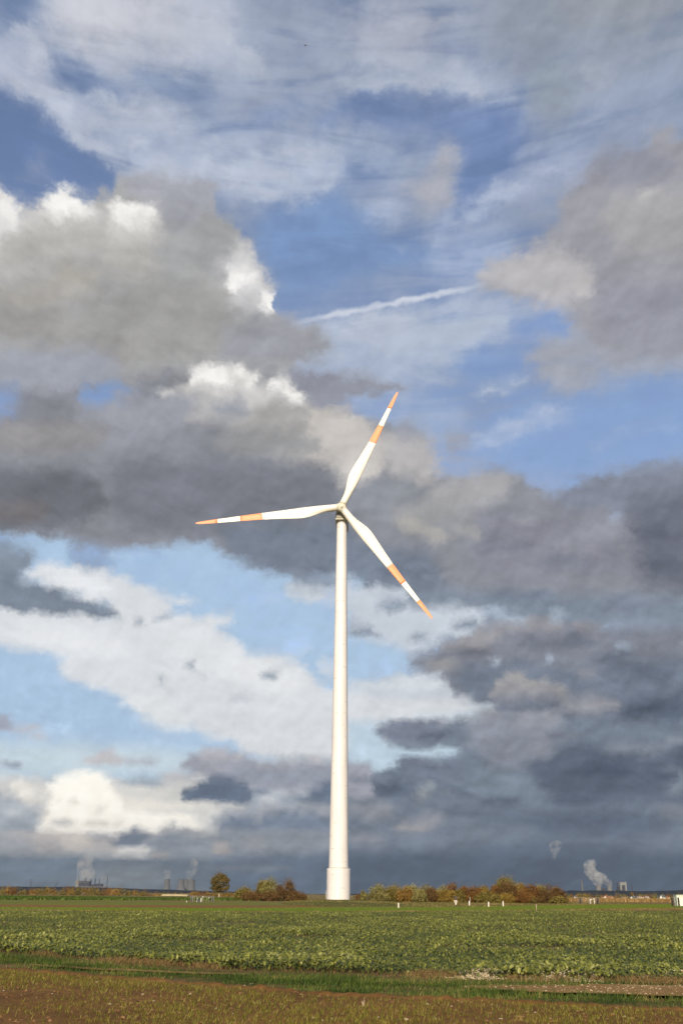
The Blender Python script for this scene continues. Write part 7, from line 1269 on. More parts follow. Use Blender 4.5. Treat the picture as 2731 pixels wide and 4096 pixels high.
def sprouts():
    x = rng.uniform(-9, 9, 60000); y = rng.uniform(13, 29, 60000)
    row = np.round((y + 0.12 * x) / 0.14) * 0.14 - 0.12 * x + rng.normal(0, 0.02, len(x))     # drilled rows
    y = row
    d = fbm(x * 0.45, y * 0.3, 41, 4)
    ok = in_view(x, y, 1) & (y < E1(x) - 0.25 - 0.35 * vnoise(x * 0.9, y * 0, 6)) & (rng.uniform(0, 1, len(x)) < np.clip((d - 0.25) * 2.9, 0.06, 0.95))
    x, y = x[ok], y[ok]
    x = np.repeat(x, 2) + rng.normal(0, 0.012, 2 * len(x)); y = np.repeat(y, 2) + rng.normal(0, 0.012, 2 * len(y)); m = len(x)
    blades('sprouting_blades', x, y, 0.008 + 0 * x, rng.uniform(0.035, 0.10, m), rng.uniform(0.006, 0.012, m), rng.uniform(0, 1, m), SPROUT_M, 'thin yellow-green seedlings sprouting in rows on the brown soil nearest the viewer', 'seedlings', 0.5)
sprouts()
def clods():
    n = 9000
    x = rng.uniform(-8, 8, n); y = rng.uniform(13, 29, n)
    ok = in_view(x, y, 1) & (y < E1(x)) & (rng.uniform(0, 1, n) < np.clip((fbm(x * 0.4, y * 0.4, 44, 3) - 0.3) * 3, 0.1, 1) + (y > E1(x) - 0.6)); x, y = x[ok], y[ok]; m = len(x)
    T = [(-1, -.3, 0), (-.2, -1, 0), (.9, -.5, 0), (.8, .6, 0), (-.3, 1, 0), (-.5, -.2, .8), (.4, -.3, .9), (.1, .5, .7)]
    FC = [[(0, 1, 5), (1, 6, 5), (1, 2, 6), (2, 3, 6), (3, 7, 6), (3, 4, 7), (4, 0, 7), (0, 5, 7), (5, 6, 7)]]
    r = 0.012 + 0.03 * rng.uniform(0, 1, m) ** 2.5
    o = link('soil_clods', stamp('soil_clods', T, FC, np.stack([x, y, 0.015 + 0 * x], 1), frames(m, 0, 0.4), np.stack([r, r, r * 0.8], 1), rng.uniform(0, 1, m)), CLOD_M)
    tag(o, 'crumbly reddish-brown clods lying on the sprouting field', 'soil clods', kind='stuff')
    n = 7000
    x = rng.uniform(-7, 9, n); y = rng.uniform(18, 27, n); k = rng.uniform(0, 1, n)
    ok = in_view(x, y, 1) & (x > xa) & (y > TR_LO(x)) & (y < TR_HI(x) - 0.02); x, y = x[ok], y[ok]; m = len(x)
    r = 0.006 + 0.014 * rng.uniform(0, 1, m) ** 2
    o = link('track_gravel', stamp('track_gravel', T, FC, np.stack([x, y, 0.098 + 0 * x], 1), frames(m, 0, 0.4), np.stack([r, r, r * 0.8], 1), rng.uniform(0, 1, m)), GRAVEL_M)
    tag(o, 'loose pale gravel strewn over the farm track', 'gravel', kind='stuff')
CLOD_M = leafy('clods', [(0.0, (0.05, 0.024, 0.013)), (0.6, (0.13, 0.065, 0.032)), (1.0, (0.22, 0.12, 0.06))], 0.95, 0.0)
GRAVEL_M = leafy('gravel', [(0.0, (0.11, 0.065, 0.03)), (0.6, (0.29, 0.19, 0.10)), (1.0, (0.54, 0.44, 0.31))], 0.9, 0.0)
clods()

def verge():
    # green grass in two bands along the track
    n = 90000
    x, y, t = pts_between(E1, E2, -12, 13, n)
    d = fbm(x * 0.6, y * 1.4, 51, 4)
    tl, th = TR_LO(x), TR_HI(x)
    on_track = (x > xa - 0.3) & (y > tl + 0.02) & (y < th - 0.03)
    rut = (x > -6.4) & (x < -1.6) & (np.abs(y - 0.5 * (RUT_LO(x) + RUT_HI(x))) < 0.09)
    dead = fbm(x * 0.35, y * 0.9, 57, 3)
    lush = np.exp(-((t - np.interp(x, [-9, -5, 0, 5, 9], [0.45, 0.3, 0.42, 0.62, 0.55])) / 0.27) ** 2) + np.exp(-((t - 0.1) / 0.16) ** 2) * (x > -1)
    ok = in_view(x, y, 1) & ~on_track & ~rut & (rng.uniform(0, 1, n) < np.clip(lush * 1.9 * (d - 0.12), 0.05, 1))
    xx, yy, dd = x[ok], y[ok], d[ok]; m = len(xx)
    blades('verge_grass', xx, yy, 0.02 + 0 * xx, rng.uniform(0.04, 0.16, m) * (0.25 + 1.3 * dd), rng.uniform(0.009, 0.018, m), np.clip(rng.uniform(0, 1, m) * 0.75 + 1.5 * (fbm(xx * 0.8, yy * 1.6, 53, 3) - 0.45), 0, 1), GRASS_M, 'tufts of green grass growing along the verge between the two fields', 'grass', 0.6)
    # dead reddish grass and straw along the edge of the crop
    n = 52000
    x = rng.uniform(-12, 13, n); e = E2(x); off = np.abs(rng.normal(0, 0.42, n)) * np.interp(x, [-9, -5.5, -3, 0, 4, 9], [0.6, 1.7, 1.5, 0.9, 0.9, 1.1])
    y = e + 0.12 - off
    d = fbm(x * 0.9, y * 1.1, 61, 4)
    ok = in_view(x, y, 1) & (rng.uniform(0, 1, n) < np.clip((d - 0.53) * 6, 0.03, 0.8)) & (y > E1(x))
    x, y, d = x[ok], y[ok], d[ok]; m = len(x)
    blades('dead_grass', x, y, 0.02 + 0 * x, rng.uniform(0.05, 0.2, m) * (0.4 + d), rng.uniform(0.006, 0.012, m), np.clip(rng.uniform(0, 1, m) * 0.8 + (d - 0.5), 0, 1), DRY_M, 'dry reddish dead grass along the near edge of the green crop', 'dead grass', 0.9)
verge()

def heap(cx, cy, rx, ry, n, label):
    px, py = spot(cx, cy); a = rng.normal(0, 0.45, n); b = rng.normal(0, 0.45, n)
    x = px + a * rx; y = py + b * ry; r = np.minimum(1, a * a + b * b); h = 0.16 * (1 - r)
    F = frames(n, 0.9, 1.7); L = rng.uniform(0.03, 0.11, n)
    S = np.stack([0.014 + 0 * L, L * 0.2, L], 1)
    o = link('straw_heap', stamp('straw_heap', BLADE3, BLADE3_F, np.stack([x, y, 0.03 + h * rng.uniform(0, 1, n)], 1), F, S, rng.uniform(0.2, 1, n)), STRAW_M)
    return tag(o, label, 'straw heap', 'heaps of pale straw at the field edge')
STRAW_M = leafy('straw', [(0.0, (0.25, 0.17, 0.1)), (0.6, (0.5, 0.41, 0.28)), (1.0, (0.68, 0.6, 0.46))], 0.8, 0.1)
heap(1935, 3912, 0.75, 0.7, 7000, 'pale straw heap at the edge of the crop, the one nearer the turbine side')
heap(2265, 3920, 0.9, 0.7, 6500, 'pale straw heap at the edge of the crop above the gravel track')
heap(2720, 3918, 0.5, 0.5, 3000, 'pale straw scattered at the right-hand end of the crop edge')

def dry_edges():
    # grass on the margins beyond the crop
    n = 30000
    x = rng.uniform(-48, 55, n); t = rng.uniform(0, 1, n); y = E3(x) * (1 - t) + E4(x) * t
    d = fbm(x * 0.3, y * 0.3, 71, 3); ok = in_view(x, y, 3)
    x, y, d = x[ok], y[ok], d[ok]; m = len(x)
    blades('margin_grass', x, y, 0 * x, rng.uniform(0.06, 0.22, m) * (0.4 + d * 1.2), 0.05 + 0 * x, np.clip(d + rng.normal(0, 0.25, m), 0, 1), DRY_M, 'tan dry grass strip between the broad-leaved crop and the bright green strip', 'dry grass', 0.6, BLADE1, BLADE1_F)
    n = 30000
    x = rng.uniform(-70, 80, n); t = rng.uniform(0, 1, n); y = E4(x) * (1 - t) + E5(x) * t
    ok = in_view(x, y, 3); x, y = x[ok], y[ok]; m = len(x)
    blades('young_crop_blades', x, y, 0 * x, rng.uniform(0.05, 0.13, m), 0.06 + 0 * x, rng.uniform(0, 1, m), YOUNG_M, 'bright yellow-green young crop in the strip before the mound', 'young crop', 0.5, BLADE1, BLADE1_F)
    # tan grass in front of the thicket and round the mound
    n = 26000
    x = rng.uniform(-16, 70, n); y = rng.uniform(150, 262, n)
    d = fbm(x * 0.12, y * 0.1, 75, 3)
    on_mound = (((x - 1) / 11.5) ** 2 + ((y - 205) / 55) ** 2) < 1
    ok = in_view(x, y, 4) & (y > E5(x) + 1) & (on_mound | (x > 8)) & ~((np.abs(x - TX) < 3) & (y > 247))
    x, y, d, on_mound = x[ok], y[ok], d[ok], on_mound[ok]; m = len(x)
    z = np.where(on_mound, 0.40 * np.clip(1 - ((x - 1) / 11.5) ** 2 - ((y - 205) / 55) ** 2, 0, 1) ** 0.6, 0)
    blades('rough_grass', x, y, z, rng.uniform(0.08, 0.3, m) * (0.4 + d), 0.1 + 0 * x, np.clip(d * 0.9 + rng.normal(0, 0.25, m), 0, 1), ROUGH_M, 'rough tan and green grass on the mound and before the thicket', 'rough grass', 0.6, BLADE1, BLADE1_F)
YOUNG_M = leafy('young_crop', [(0.0, (0.075, 0.125, 0.008)), (0.5, (0.125, 0.175, 0.012)), (1.0, (0.19, 0.21, 0.03))], 0.6, 0.3)
ROUGH_M = leafy('rough_grass', [(0.1, (0.05, 0.075, 0.014)), (0.5, (0.12, 0.11, 0.03)), (0.9, (0.28, 0.2, 0.085))], 0.8, 0.2)
dry_edges()

def standing_crops():
    # tall dark green crop on the left
    n = 26000
    x = rng.uniform(-120, -14, n); y = rng.uniform(206, 300, n)
    front = np.interp(x, [-85, -64, -30], [201, 208, 236])
    ok = in_view(x, y, 10) & (y > front); x, y = x[ok], y[ok]; m = len(x)
    h = 0.30 + 0.12 * vnoise(x * 0.2, y * 0.1, 8) + rng.uniform(-0.1, 0.1, m)
    blades('green_manure_crop', x, y, 0 * x, h, 0.5 + 0 * x, rng.uniform(0, 1, m), TALL_M, 'dark green standing crop in a long strip before the far trees on the left', 'standing crop', 0.3)
    n = 15000
    x = rng.uniform(44, 150, n); y = rng.uniform(300, 400, n)
    front = np.interp(x, [50, 118], [318, 306]); ok = in_view(x, y, 10) & (y > front) & (x > 0.212 * y); x, y = x[ok], y[ok]; m = len(x)
    blades('maize_stubble', x, y, 0 * x, rng.uniform(0.75, 1.2, m), 0.22 + 0 * x, rng.uniform(0, 1, m), MAIZE_M, 'dry orange-brown maize standing in front of the village', 'maize', 0.25)
TALL_M = leafy('tall_green_crop', [(0.0, (0.025, 0.05, 0.008)), (0.6, (0.055, 0.095, 0.012)), (1.0, (0.11, 0.15, 0.02))], 0.7, 0.2)
MAIZE_M = leafy('dry_maize', [(0.0, (0.15, 0.085, 0.032)), (0.6, (0.27, 0.165, 0.06)), (1.0, (0.40, 0.28, 0.12))], 0.8, 0.2)
standing_crops()

# ---------------------------------------------------------------- small things in the fields
def stone_mesh(seed):
    r = random.Random(seed); bm = bmesh.new(); bmesh.ops.create_icosphere(bm, subdivisions=2, radius=1)
    for v in bm.verts:
        k = 1 + 0.28 * math.sin(v.co.x * 3 + seed) * math.cos(v.co.y * 2.3 - seed) + r.uniform(-0.1, 0.1)
        v.co = (v.co.x * k, v.co.y * k * 0.75, v.co.z * k * 0.6)
    me = bpy.data.meshes.new('stone'); bm.to_mesh(me); bm.free(); me.materials.append(STONE_M); return me
STONE_M = plain('flint', (0.34, 0.27, 0.19), 0.8, 0.25, 9)
SM = [stone_mesh(k) for k in range(5)]
big = [(1005, 3940, .06), (978, 3948, .05), (15, 3968, .05), (386, 3934, .06), (112, 3931, .045), (760, 3982, .055), (210, 3982, .045), (575, 3984, .07), (1252, 4079, .06), (1326, 4081, .05), (1290, 4088, .045), (1625, 4084, .075), (1710, 4022, .07), (1806, 4033, .07), (1742, 4081, .05), (1512, 4075, .05), (2003, 4085, .07), (2140, 4058, .06), (2200, 4080, .05), (1172, 3962, .05), (865, 4040, .07), (615, 4010, .06), (2498, 4072, .045), (2240, 4032, .05), (440, 4022, .04), (930, 4060, .045)]
def put_stone(px, py, r, label, group, z=0.02):
    x, y = spot(px, py); o = link('stone', random.choice(SM)); o.location = (x, y, z); o.scale = (r, r, r)
    o.rotation_euler = (random.uniform(-0.3, 0.3), random.uniform(-0.3, 0.3), random.uniform(0, 6.28)); tag(o, label, 'stone', group)
for px, py, r in big:
    put_stone(px, py, r * random.uniform(0.4, 0.65), 'pale flint stone lying on the brown soil among the seedlings', 'pale stones on the sprouting field')
n = 0
while n < 60:
    px, py = random.uniform(1980, 2760), random.uniform(3962, 4002)
    x, y = spot(px, py)
    if not (TR_LO(x) + 0.05 < y < TR_HI(x) - 0.03): continue
    put_stone(px, py, random.uniform(0.014, 0.03), 'small pale stone lying on the gravel track at the right', 'pale stones on the gravel track', 0.09); n += 1

def stalk_tuft():
    x, y = spot(1454, 4032)
    root = thing('dead_plant', 'single pale withered plant standing among the seedlings', 'dead plant', (x, y, 0.0))
    m = 22; F = frames(m, 0.02, 0.35); h = rng.uniform(0.05, 0.17, m)
    link('stalk', stamp('stalk', BLADE3, BLADE3_F, np.zeros((m, 3)), F, np.stack([0.011 + 0 * h, h * 0.3, h], 1), rng.uniform(0.2, 0.8, m)), STRAW_M, root)
stalk_tuft()

def marker_post(px, py, label, rz):
    x, y = spot(px, py); h = 22 * y / 4563 * 1.02
    root = thing('marker_post', label, 'marker post', (x, y, -0.02), rz, 'white marker posts along the strip')
    w = 0.42 * h / 2 * 0.44 * 1.15
    s = Shape(); s.box(-w, w, -w * 0.8, w * 0.8, 0, h * 0.93, 0.012); s.build('post', OFFWHITE, root)
    s = Shape(); s.box(-w * 1.02, w * 1.02, -w * 0.82, w * 0.82, h * 0.931, h, 0.012); s.build('cap', BLACKP, root)
    s = Shape(); s.box(w * 1.01, w * 1.25, -w * 0.6, w * 0.6, h * 0.1, h * 0.9, 0.004); s.build('reflector_strip', REDP, root)
marker_post(1593, 3632, 'white marker post standing alone nearest the turbine', 0.1)
marker_post(1822, 3621, 'white marker post directly in front of the raised brown hide', 0.15)
marker_post(1876, 3624, 'white marker post beside the thin grey pole', 0.12)
marker_post(1953, 3628, 'white marker post midway between the thin pole and the last post', 0.12)
marker_post(2011, 3626, 'white marker post farthest from the turbine, below the tallest shrub', 0.12)

def hide():
    D = 233.0; c = at_depth(1822, 3613, D); k = D / 4263
    root = thing('raised_hide', 'small dark brown box hide on pale legs before the thicket', 'hide', (c.x, D, 0))
    w = 6.6 * k; z0 = at_depth(1822, 3600, D).z; z1 = at_depth(1822, 3587, D).z
    s = Shape(); s.box(-w, w, -w, w, z0, z1, 0.01); s.build('cabin', BROWNW, root)
    s = Shape(); s.prism([(-w * 1.15, z1), (w * 1.15, z1), (w * 1.1, z1 + 0.07), (-w * 1.1, z1 + 0.12)], -w * 1.2, w * 1.2); s.build('roof', DARK, root)
    s = Shape(); s.box(-w * 0.55, w * 0.55, -w - 0.02, -w + 0.01, z0 + (z1 - z0) * 0.55, z0 + (z1 - z0) * 0.8); s.build('window', DARK, root)
    for x in (-w * 0.92, w * 0.92):
        for y in (-w * 0.9, w * 0.9): Shape().box(x - 0.045, x + 0.045, y - 0.045, y + 0.045, -0.1, z0 - 0.002).build('leg', PALEW, root)
hide()
def pole():
    D = 228.0; a = at_depth(1879, 3612, D); t = at_depth(1878, 3587, D)
    o = Shape().tube((0, 0, -0.1), (0, 0, t.z), 0.06, 0.055, 10).build('pole', GALV); o.location = (a.x, D, 0)
    tag(o, 'thin plain grey pole in front of the brightest red shrub', 'pole')
pole()
def mast():
    D = 262.0; a = at_depth(1303, 3600, D); t = at_depth(1302.5, 3563, D)
    o = Shape().tube((0, 0, -0.1), (0, 0, t.z), 0.09, 0.06, 10).build('mast', GALV); o.location = (a.x, D, 0)
    tag(o, 'thin grey mast just left of the turbine base', 'mast')
mast()

def sapling():
    D = spot(2142, 3650)[1]; c = at_depth(2142, 3650, D); t = at_depth(2141, 3588, D)
    root = thing('sapling', 'staked young tree with a sparse brown crown at the far edge of the crop', 'young tree', (c.x, D, 0))
    h = t.z
    Shape().tube((0, 0, -0.05), (0.01, 0, h * 0.92), 0.035, 0.018, 8).build('trunk', BARK, root)
    Shape().tube((0.09, 0.03, -0.05), (0.07, 0.03, h * 0.55), 0.03, 0.03, 8).build('stake', PALEW, root)
    s = Shape(); s.tube((0, 0, 0.0), (0, 0, 0.22), 0.07, 0.065, 12, cap=False); s.build('trunk_guard', OFFWHITE, root)
    w = 20 * D / 4263
    leaf_object('crown', [(0, 0, h * 0.82, w, w, h * 0.25), (w * 0.4, 0, h * 0.72, w * 0.6, w * 0.5, h * 0.16), (-w * 0.4, 0, h * 0.76, w * 0.6, w * 0.5, h * 0.16)], 420, 0.075, TREE_MATS['olive'], root, clump=0.6)
    s = Shape()
    for k in range(6):
        s.tube((0, 0, h * (0.5 + 0.06 * k)), (random.uniform(-0.8, 0.8) * w, random.uniform(-0.5, 0.5) * w, h * (0.7 + 0.05 * k)), 0.012, 0.005, 5)
    s.build('branch', BARK, root)
    n = 600; x = c.x + rng.normal(0, 0.7, n); y = D + rng.normal(0, 0.8, n)
    blades('dry_tuft', x, y, 0 * x, rng.uniform(0.08, 0.3, n), 0.03 + 0 * x, rng.uniform(0.3, 1, n), DRY_M, 'patch of dry grass round the foot of the staked young tree', 'dry grass', 0.7)
sapling()

def compound(px0, px1, top, base, D, label, dense, kitlabels):
    """fenced gas station: posts, rails, mesh panels at the ends; the equipment stands inside as things of its own"""
    a = at_depth(px0, base, D); b = at_depth(px1, base, D); h = at_depth(px0, top, D).z; W = b.x - a.x; dp = W * 0.8
    root = thing('fenced_compound', label, 'fenced compound', (a.x, D, 0))
    r = 0.012 * W / 4 + 0.006
    xs = dense
    for f in xs:
        Shape().tube((f * W, 0, -0.05), (f * W, 0, h), r, r, 8).build('fence_post', GALV, root)
    for f in (0, 0.5, 1.0):
        Shape().tube((f * W, dp, -0.05), (f * W, dp, h), r, r, 8).build('fence_post', GALV, root)
    for z in (h * 0.97, h * 0.78):
        Shape().tube((0, 0, z), (W, 0, z), r * 0.7, r * 0.7, 6).build('rail', GALV, root)
    Shape().tube((0, dp, h * 0.97), (W, dp, h * 0.97), r * 0.7, r * 0.7, 6).build('rail', GALV, root)
    for f in (0, 1):
        s = Shape()
        for k in range(15): s.tube((f * W, dp * k / 14, 0.02), (f * W, dp * k / 14, h * 0.95), 0.016, 0.016, 4)
        o = s.build('end_mesh', DARK, root); tag(o, kind='stuff')
    return a.x, W, h, dp
def pipe_kit(x, D, h, label, tilt=0.0):
    root = thing('gas_valve', label, 'valve', (x, D, 0), 0)
    Shape().tube((0, 0, -0.05), (tilt * 0.3, 0, h * 0.6), h * 0.10, h * 0.09, 10).build('standpipe', OFFWHITE, root)
    s = Shape(); s.lathe([(h * 0.05, h * 0.58), (h * 0.15, h * 0.64), (h * 0.15, h * 0.72), (h * 0.06, h * 0.78)], 14, c=(tilt * 0.3, 0)); s.build('valve_head', OFFWHITE, root)
def sign_disc(x, D, z, r, label):
    root = thing('equipment_dome', label, 'equipment dome', (x, D, 0))
    Shape().tube((0, 0, -0.05), (0, 0, z - r * 0.4), 0.025, 0.025, 6).build('stem', GALV, root)
    s = Shape(); s.lathe([(r * 0.3, z - r * 0.7), (r, z - r * 0.35), (r, z + r * 0.35), (r * 0.6, z + r * 0.68), (r * 0.05, z + r * 0.75)], 16); s.build('dome', OFFWHITE, root)
D1 = 195.0
x0, W, h, dp = compound(762, 847, 3583, 3609, D1, 'small wire-fenced gas compound in the field left of the lone tree', [0, 0.12, 0.19, 0.29, 0.6, 0.75, 0.86, 1.0], None)
pipe_kit(x0 + W * 0.49, D1 + 0.4, h * 0.85, 'white upright valve in the middle of the left fenced compound')
pipe_kit(x0 + W * 0.26, D1 + 1.2, h * 0.8, 'pale grey valve at the left side of the left fenced compound', 0.6)
sign_disc(x0 + W * 0.52, D1 + 1.6, h * 0.83, 0.12, 'white dome on a stem above the middle valve of the left compound')
sign_disc(x0 + W * 0.81, D1 + 1.6, h * 0.68, 0.1, 'white dome on a stem at the right side of the left compound')
o = Shape().box(-0.35, 0.35, -0.3, 0.3, 0, h * 0.42, 0.04).tube((-0.2, 0, h * 0.42), (-0.2, 0, h * 0.6), 0.1, 0.1, 8).build('pump_unit', DARK); o.location = (x0 + W * 0.38, D1 + 1.0, -0.02)
tag(o, 'dark squat machine between the valves of the left fenced compound', 'pump')
o = Shape().tube((0, 0, 0), (0, 0, 0.26), 0.06, 0.05, 10).lathe([(0.02, 0.25), (0.075, 0.27), (0.075, 0.31), (0.03, 0.34)], 12).build('pipe_marker', OFFWHITE); sx, sy = spot(747, 3611); o.location = (sx, sy, 0)
tag(o, 'tiny white pipe marker left of the left fenced compound', 'pipe marker')
D2 = 232.0
x0, W, h, dp = compound(2324, 2396, 3590, 3616, D2, 'white-posted fenced gas compound in front of the dry maize', [0.0, 0.09, 0.23, 0.38, 0.52, 1.0], None)
for f in (0.03, 0.97):
    o = Shape().box(-0.16, 0.16, -0.3, 0.3, 0, h * 0.92, 0.02).build('switch_cabinet', BROWNW); o.location = (x0 + W * f, D2 + 0.6, -0.02)
    tag(o, 'dark narrow cabinet at the %s end of the white-posted compound' % ('left' if f < 0.5 else 'right'), 'cabinet')
pipe_kit(x0 + W * 0.78, D2 + 0.9, h * 0.75, 'white valve near the right cabinet of the white-posted compound')
pipe_kit(x0 + W * 0.57, D2 + 1.3, h * 0.95, 'pale valve in the middle of the white-posted compound')
sign_disc(x0 + W * 0.66, D2 + 1.7, h * 0.68, 0.19, 'larger white dome in the middle of the white-posted compound')
sign_disc(x0 + W * 0.81, D2 + 1.7, h * 0.76, 0.19, 'higher white dome near the right cabinet of the white-posted compound')
D3 = 200.0
x0, W, h, dp = compound(2690, 2716, 3589, 3611, D3, 'short piece of fenced compound beside the white cabin at the right edge', [0.28, 0.33, 1.0], None)
o = Shape().box(-0.16, 0.16, -0.3, 0.3, 0, h * 0.95, 0.02).build('switch_cabinet', BROWNW); o.location = (x0 + 0.12, D3 + 0.5, -0.02)
tag(o, 'dark narrow cabinet left of the white cabin at the right edge', 'cabinet')
sign_disc(x0 + W * 0.7, D3 + 1.5, h * 0.55, 0.1, 'white dome on a stem between the dark cabinet and the white cabin')
def cabin():
    a = at_depth(2712.5, 3608, D3); b = at_depth(2800, 3608, D3); h = at_depth(2712, 3579, D3).z; W = b.x - a.x
    root = thing('white_cabin', 'white metal equipment cabin at the right edge of the field', 'cabin', (a.x, D3 + 1.0, 0))
    s = Shape(); s.box(0, W, 0, 1.9, 0.05, h - 0.06, 0.015); s.build('body', CABW, root)
    s = Shape(); s.box(-0.04, W + 0.04, -0.05, 1.95, h - 0.058, h, 0.01); s.build('roof', CABW, root)
    s = Shape(); s.box(W * 0.115, W * 0.5, -0.03, -0.002, 0.12, h * 0.74, 0.004); s.build('door', OFFWHITE, root)
    s = Shape(); s.box(W * 0.1, W * 0.113, -0.04, -0.002, 0.1, h * 0.78); s.build('door_post', DARK, root)
    s = Shape(); s.box(0.02, W - 0.02, 0.1, 1.8, -0.1, 0.048); s.build('plinth', DARK, root)
CABW = plain('cabin_white', (0.50, 0.53, 0.46), 0.5, 0.05, 2)
cabin()

def shed():
    D = 430.0
    a = at_depth(646, 3590, D); b = at_depth(752, 3592, D); zt = at_depth(700, 3577.5, D).z; W = b.x - a.x; z0 = float(land(D))
    root = thing('low_shed', 'long low open-fronted shed with a pale flat roof beyond the green crop', 'shed', (a.x, D, z0))
    H = zt - z0
    s = Shape(); s.prism([(0, H - 0.62), (W, H - 0.62), (W, H - 0.5), (W - 0.5, H), (0.5, H), (0, H - 0.5)], -0.6, 7); s.build('roof', SHEDR, root)
    s = Shape(); s.box(0.3, W - 0.3, 6, 6.2, 0, H - 0.64); s.build('back_wall', BROWNW, root)
    s = Shape(); s.box(0.05, 0.3, -0.3, 6, 0, H - 0.64); s.build('end_wall', SHEDW, root)
    s = Shape(); s.box(W * 0.8, W - 0.2, -0.4, 5.9, 0, H - 0.64); s.build('end_store', SHEDW, root)
    for k in range(6):
        x = W * (0.13 + 0.12 * k); Shape().box(x - 0.07, x + 0.07, -0.4, -0.26, 0, H - 0.64).build('post', BROWNW, root)
SHEDR = plain('pale_roof_sheet', (0.34, 0.29, 0.19), 0.7, 0.1, 0.5); SHEDW = plain('cream_wall', (0.48, 0.38, 0.27), 0.8, 0.1, 0.5)
shed()

# ---------------------------------------------------------------- village
ROOFD = plain('slate_roof', (0.07, 0.085, 0.10), 0.7, 0.2, 0.6); ROOFR = plain('tile_roof', (0.24, 0.12, 0.07), 0.8, 0.2, 0.6); ROOFG = plain('weathered_roof', (0.26, 0.23, 0.21), 0.8, 0.15, 0.6)
WALLW = plain('white_render', (0.56, 0.53, 0.47), 0.8, 0.06, 0.5); WALLC = plain('cream_render', (0.40, 0.31, 0.22), 0.8, 0.08, 0.5)
def house(px0, px1, top, eave, D, wall, roof, label, gable_left=True):
    z0 = float(land(D)); a = at_depth(px0, 3590, D).x; b = at_depth(px1, 3590, D).x; W = b - a
    zt = at_depth((px0 + px1) / 2, top, D).z - z0; ze = at_depth((px0 + px1) / 2, eave, D).z - z0
    root = thing('house', label, 'house', (a, D, z0), 0.0, 'houses of the village behind the maize')
    gw = min(W * 0.42, (zt - ze) * 2.4); dp = 8.0
    # gable end towards the viewer on one side, long roof slope beside it
    s = Shape(); s.box(0, W, 0.4, dp, -0.3, ze); s.build('wall', wall, root)
    s = Shape()
    s.prism([(-0.3, ze - 0.02), (W + 0.3, ze - 0.02), (W + 0.2 - (zt - ze) * 0.25, zt), (-0.2 + (zt - ze) * 0.25, zt)], 0.2, dp * 0.5); s.build('roof', roof, root)
    gx = 0.0 if gable_left else W - gw
    s = Shape(); s.prism([(gx, -0.3), (gx + gw, -0.3), (gx + gw, ze * 0.98), (gx + gw / 2, zt - 0.3), (gx, ze * 0.98)], -0.8, 0.19); s.build('gable', wall, root)
    s = Shape(); s.prism([(gx - 0.4, ze * 0.9), (gx + gw / 2, zt - 0.28), (gx + gw + 0.4, ze * 0.9), (gx + gw + 0.4, ze * 0.9 + 0.5), (gx + gw / 2, zt + 0.25), (gx - 0.4, ze * 0.9 + 0.5)], -0.7, 0.18); s.build('gable_roof', roof, root)
    for k in range(2):
        x = gx + gw * (0.25 + 0.38 * k); s = Shape(); s.box(x - 0.5, x + 0.5, -0.86, -0.81, ze * 0.45, ze * 0.45 + 1.3); s.build('window', DARK, root)
    s = Shape(); s.box(W * 0.6, W * 0.6 + 0.8, dp * 0.3, dp * 0.3 + 0.8, zt - 1.0, zt + 0.9); s.build('chimney', ROOFR, root)
hs = [(2293, 2307, 3585, 3590, WALLW, ROOFD, 'white house with a blue-grey roof left of the white-posted compound'),
      (2404, 2414, 3590, 3593, WALLW, ROOFG, 'small white house just right of the white-posted compound'),
      (2414, 2430, 3583, 3589, WALLW, ROOFR, 'white house with an orange-brown roof, second right of the white-posted compound'),
      (2430, 2452, 3586, 3593, WALLC, ROOFR, 'house with a broad red tiled roof'),
      (2466, 2484, 3593, 3595, WALLW, ROOFG, 'low white building left of the flat-roofed cream one'),
      (2484, 2508, 3590, 3593, WALLC, ROOFG, 'long low cream building with a grey roof'),
      (2517, 2544, 3585, 3593, WALLW, ROOFD, 'white house with a black roof and a tall white gable'),
      (2548, 2566, 3586, 3592, WALLC, ROOFG, 'house with a pinkish grey roof right of the black-roofed one'),
      (2568, 2580, 3587, 3591, WALLW, ROOFR, 'small white gabled house between two grey roofs'),
      (2580, 2594, 3585, 3592, WALLC, ROOFG, 'grey-roofed house at the right of the village centre'),
      (2636, 2660, 3580, 3590, WALLW, ROOFD, 'white house with a steep dark roof standing apart among trees'),
      (2660, 2676, 3588, 3592, WALLC, ROOFR, 'low reddish house beside the steep dark-roofed one')]
for i, (a, b, t, e, w_, r_, lab) in enumerate(hs): house(a, b, t, e, 1060 + (i % 3) * 9, w_, r_, lab, i % 2 == 0 or i == 10)

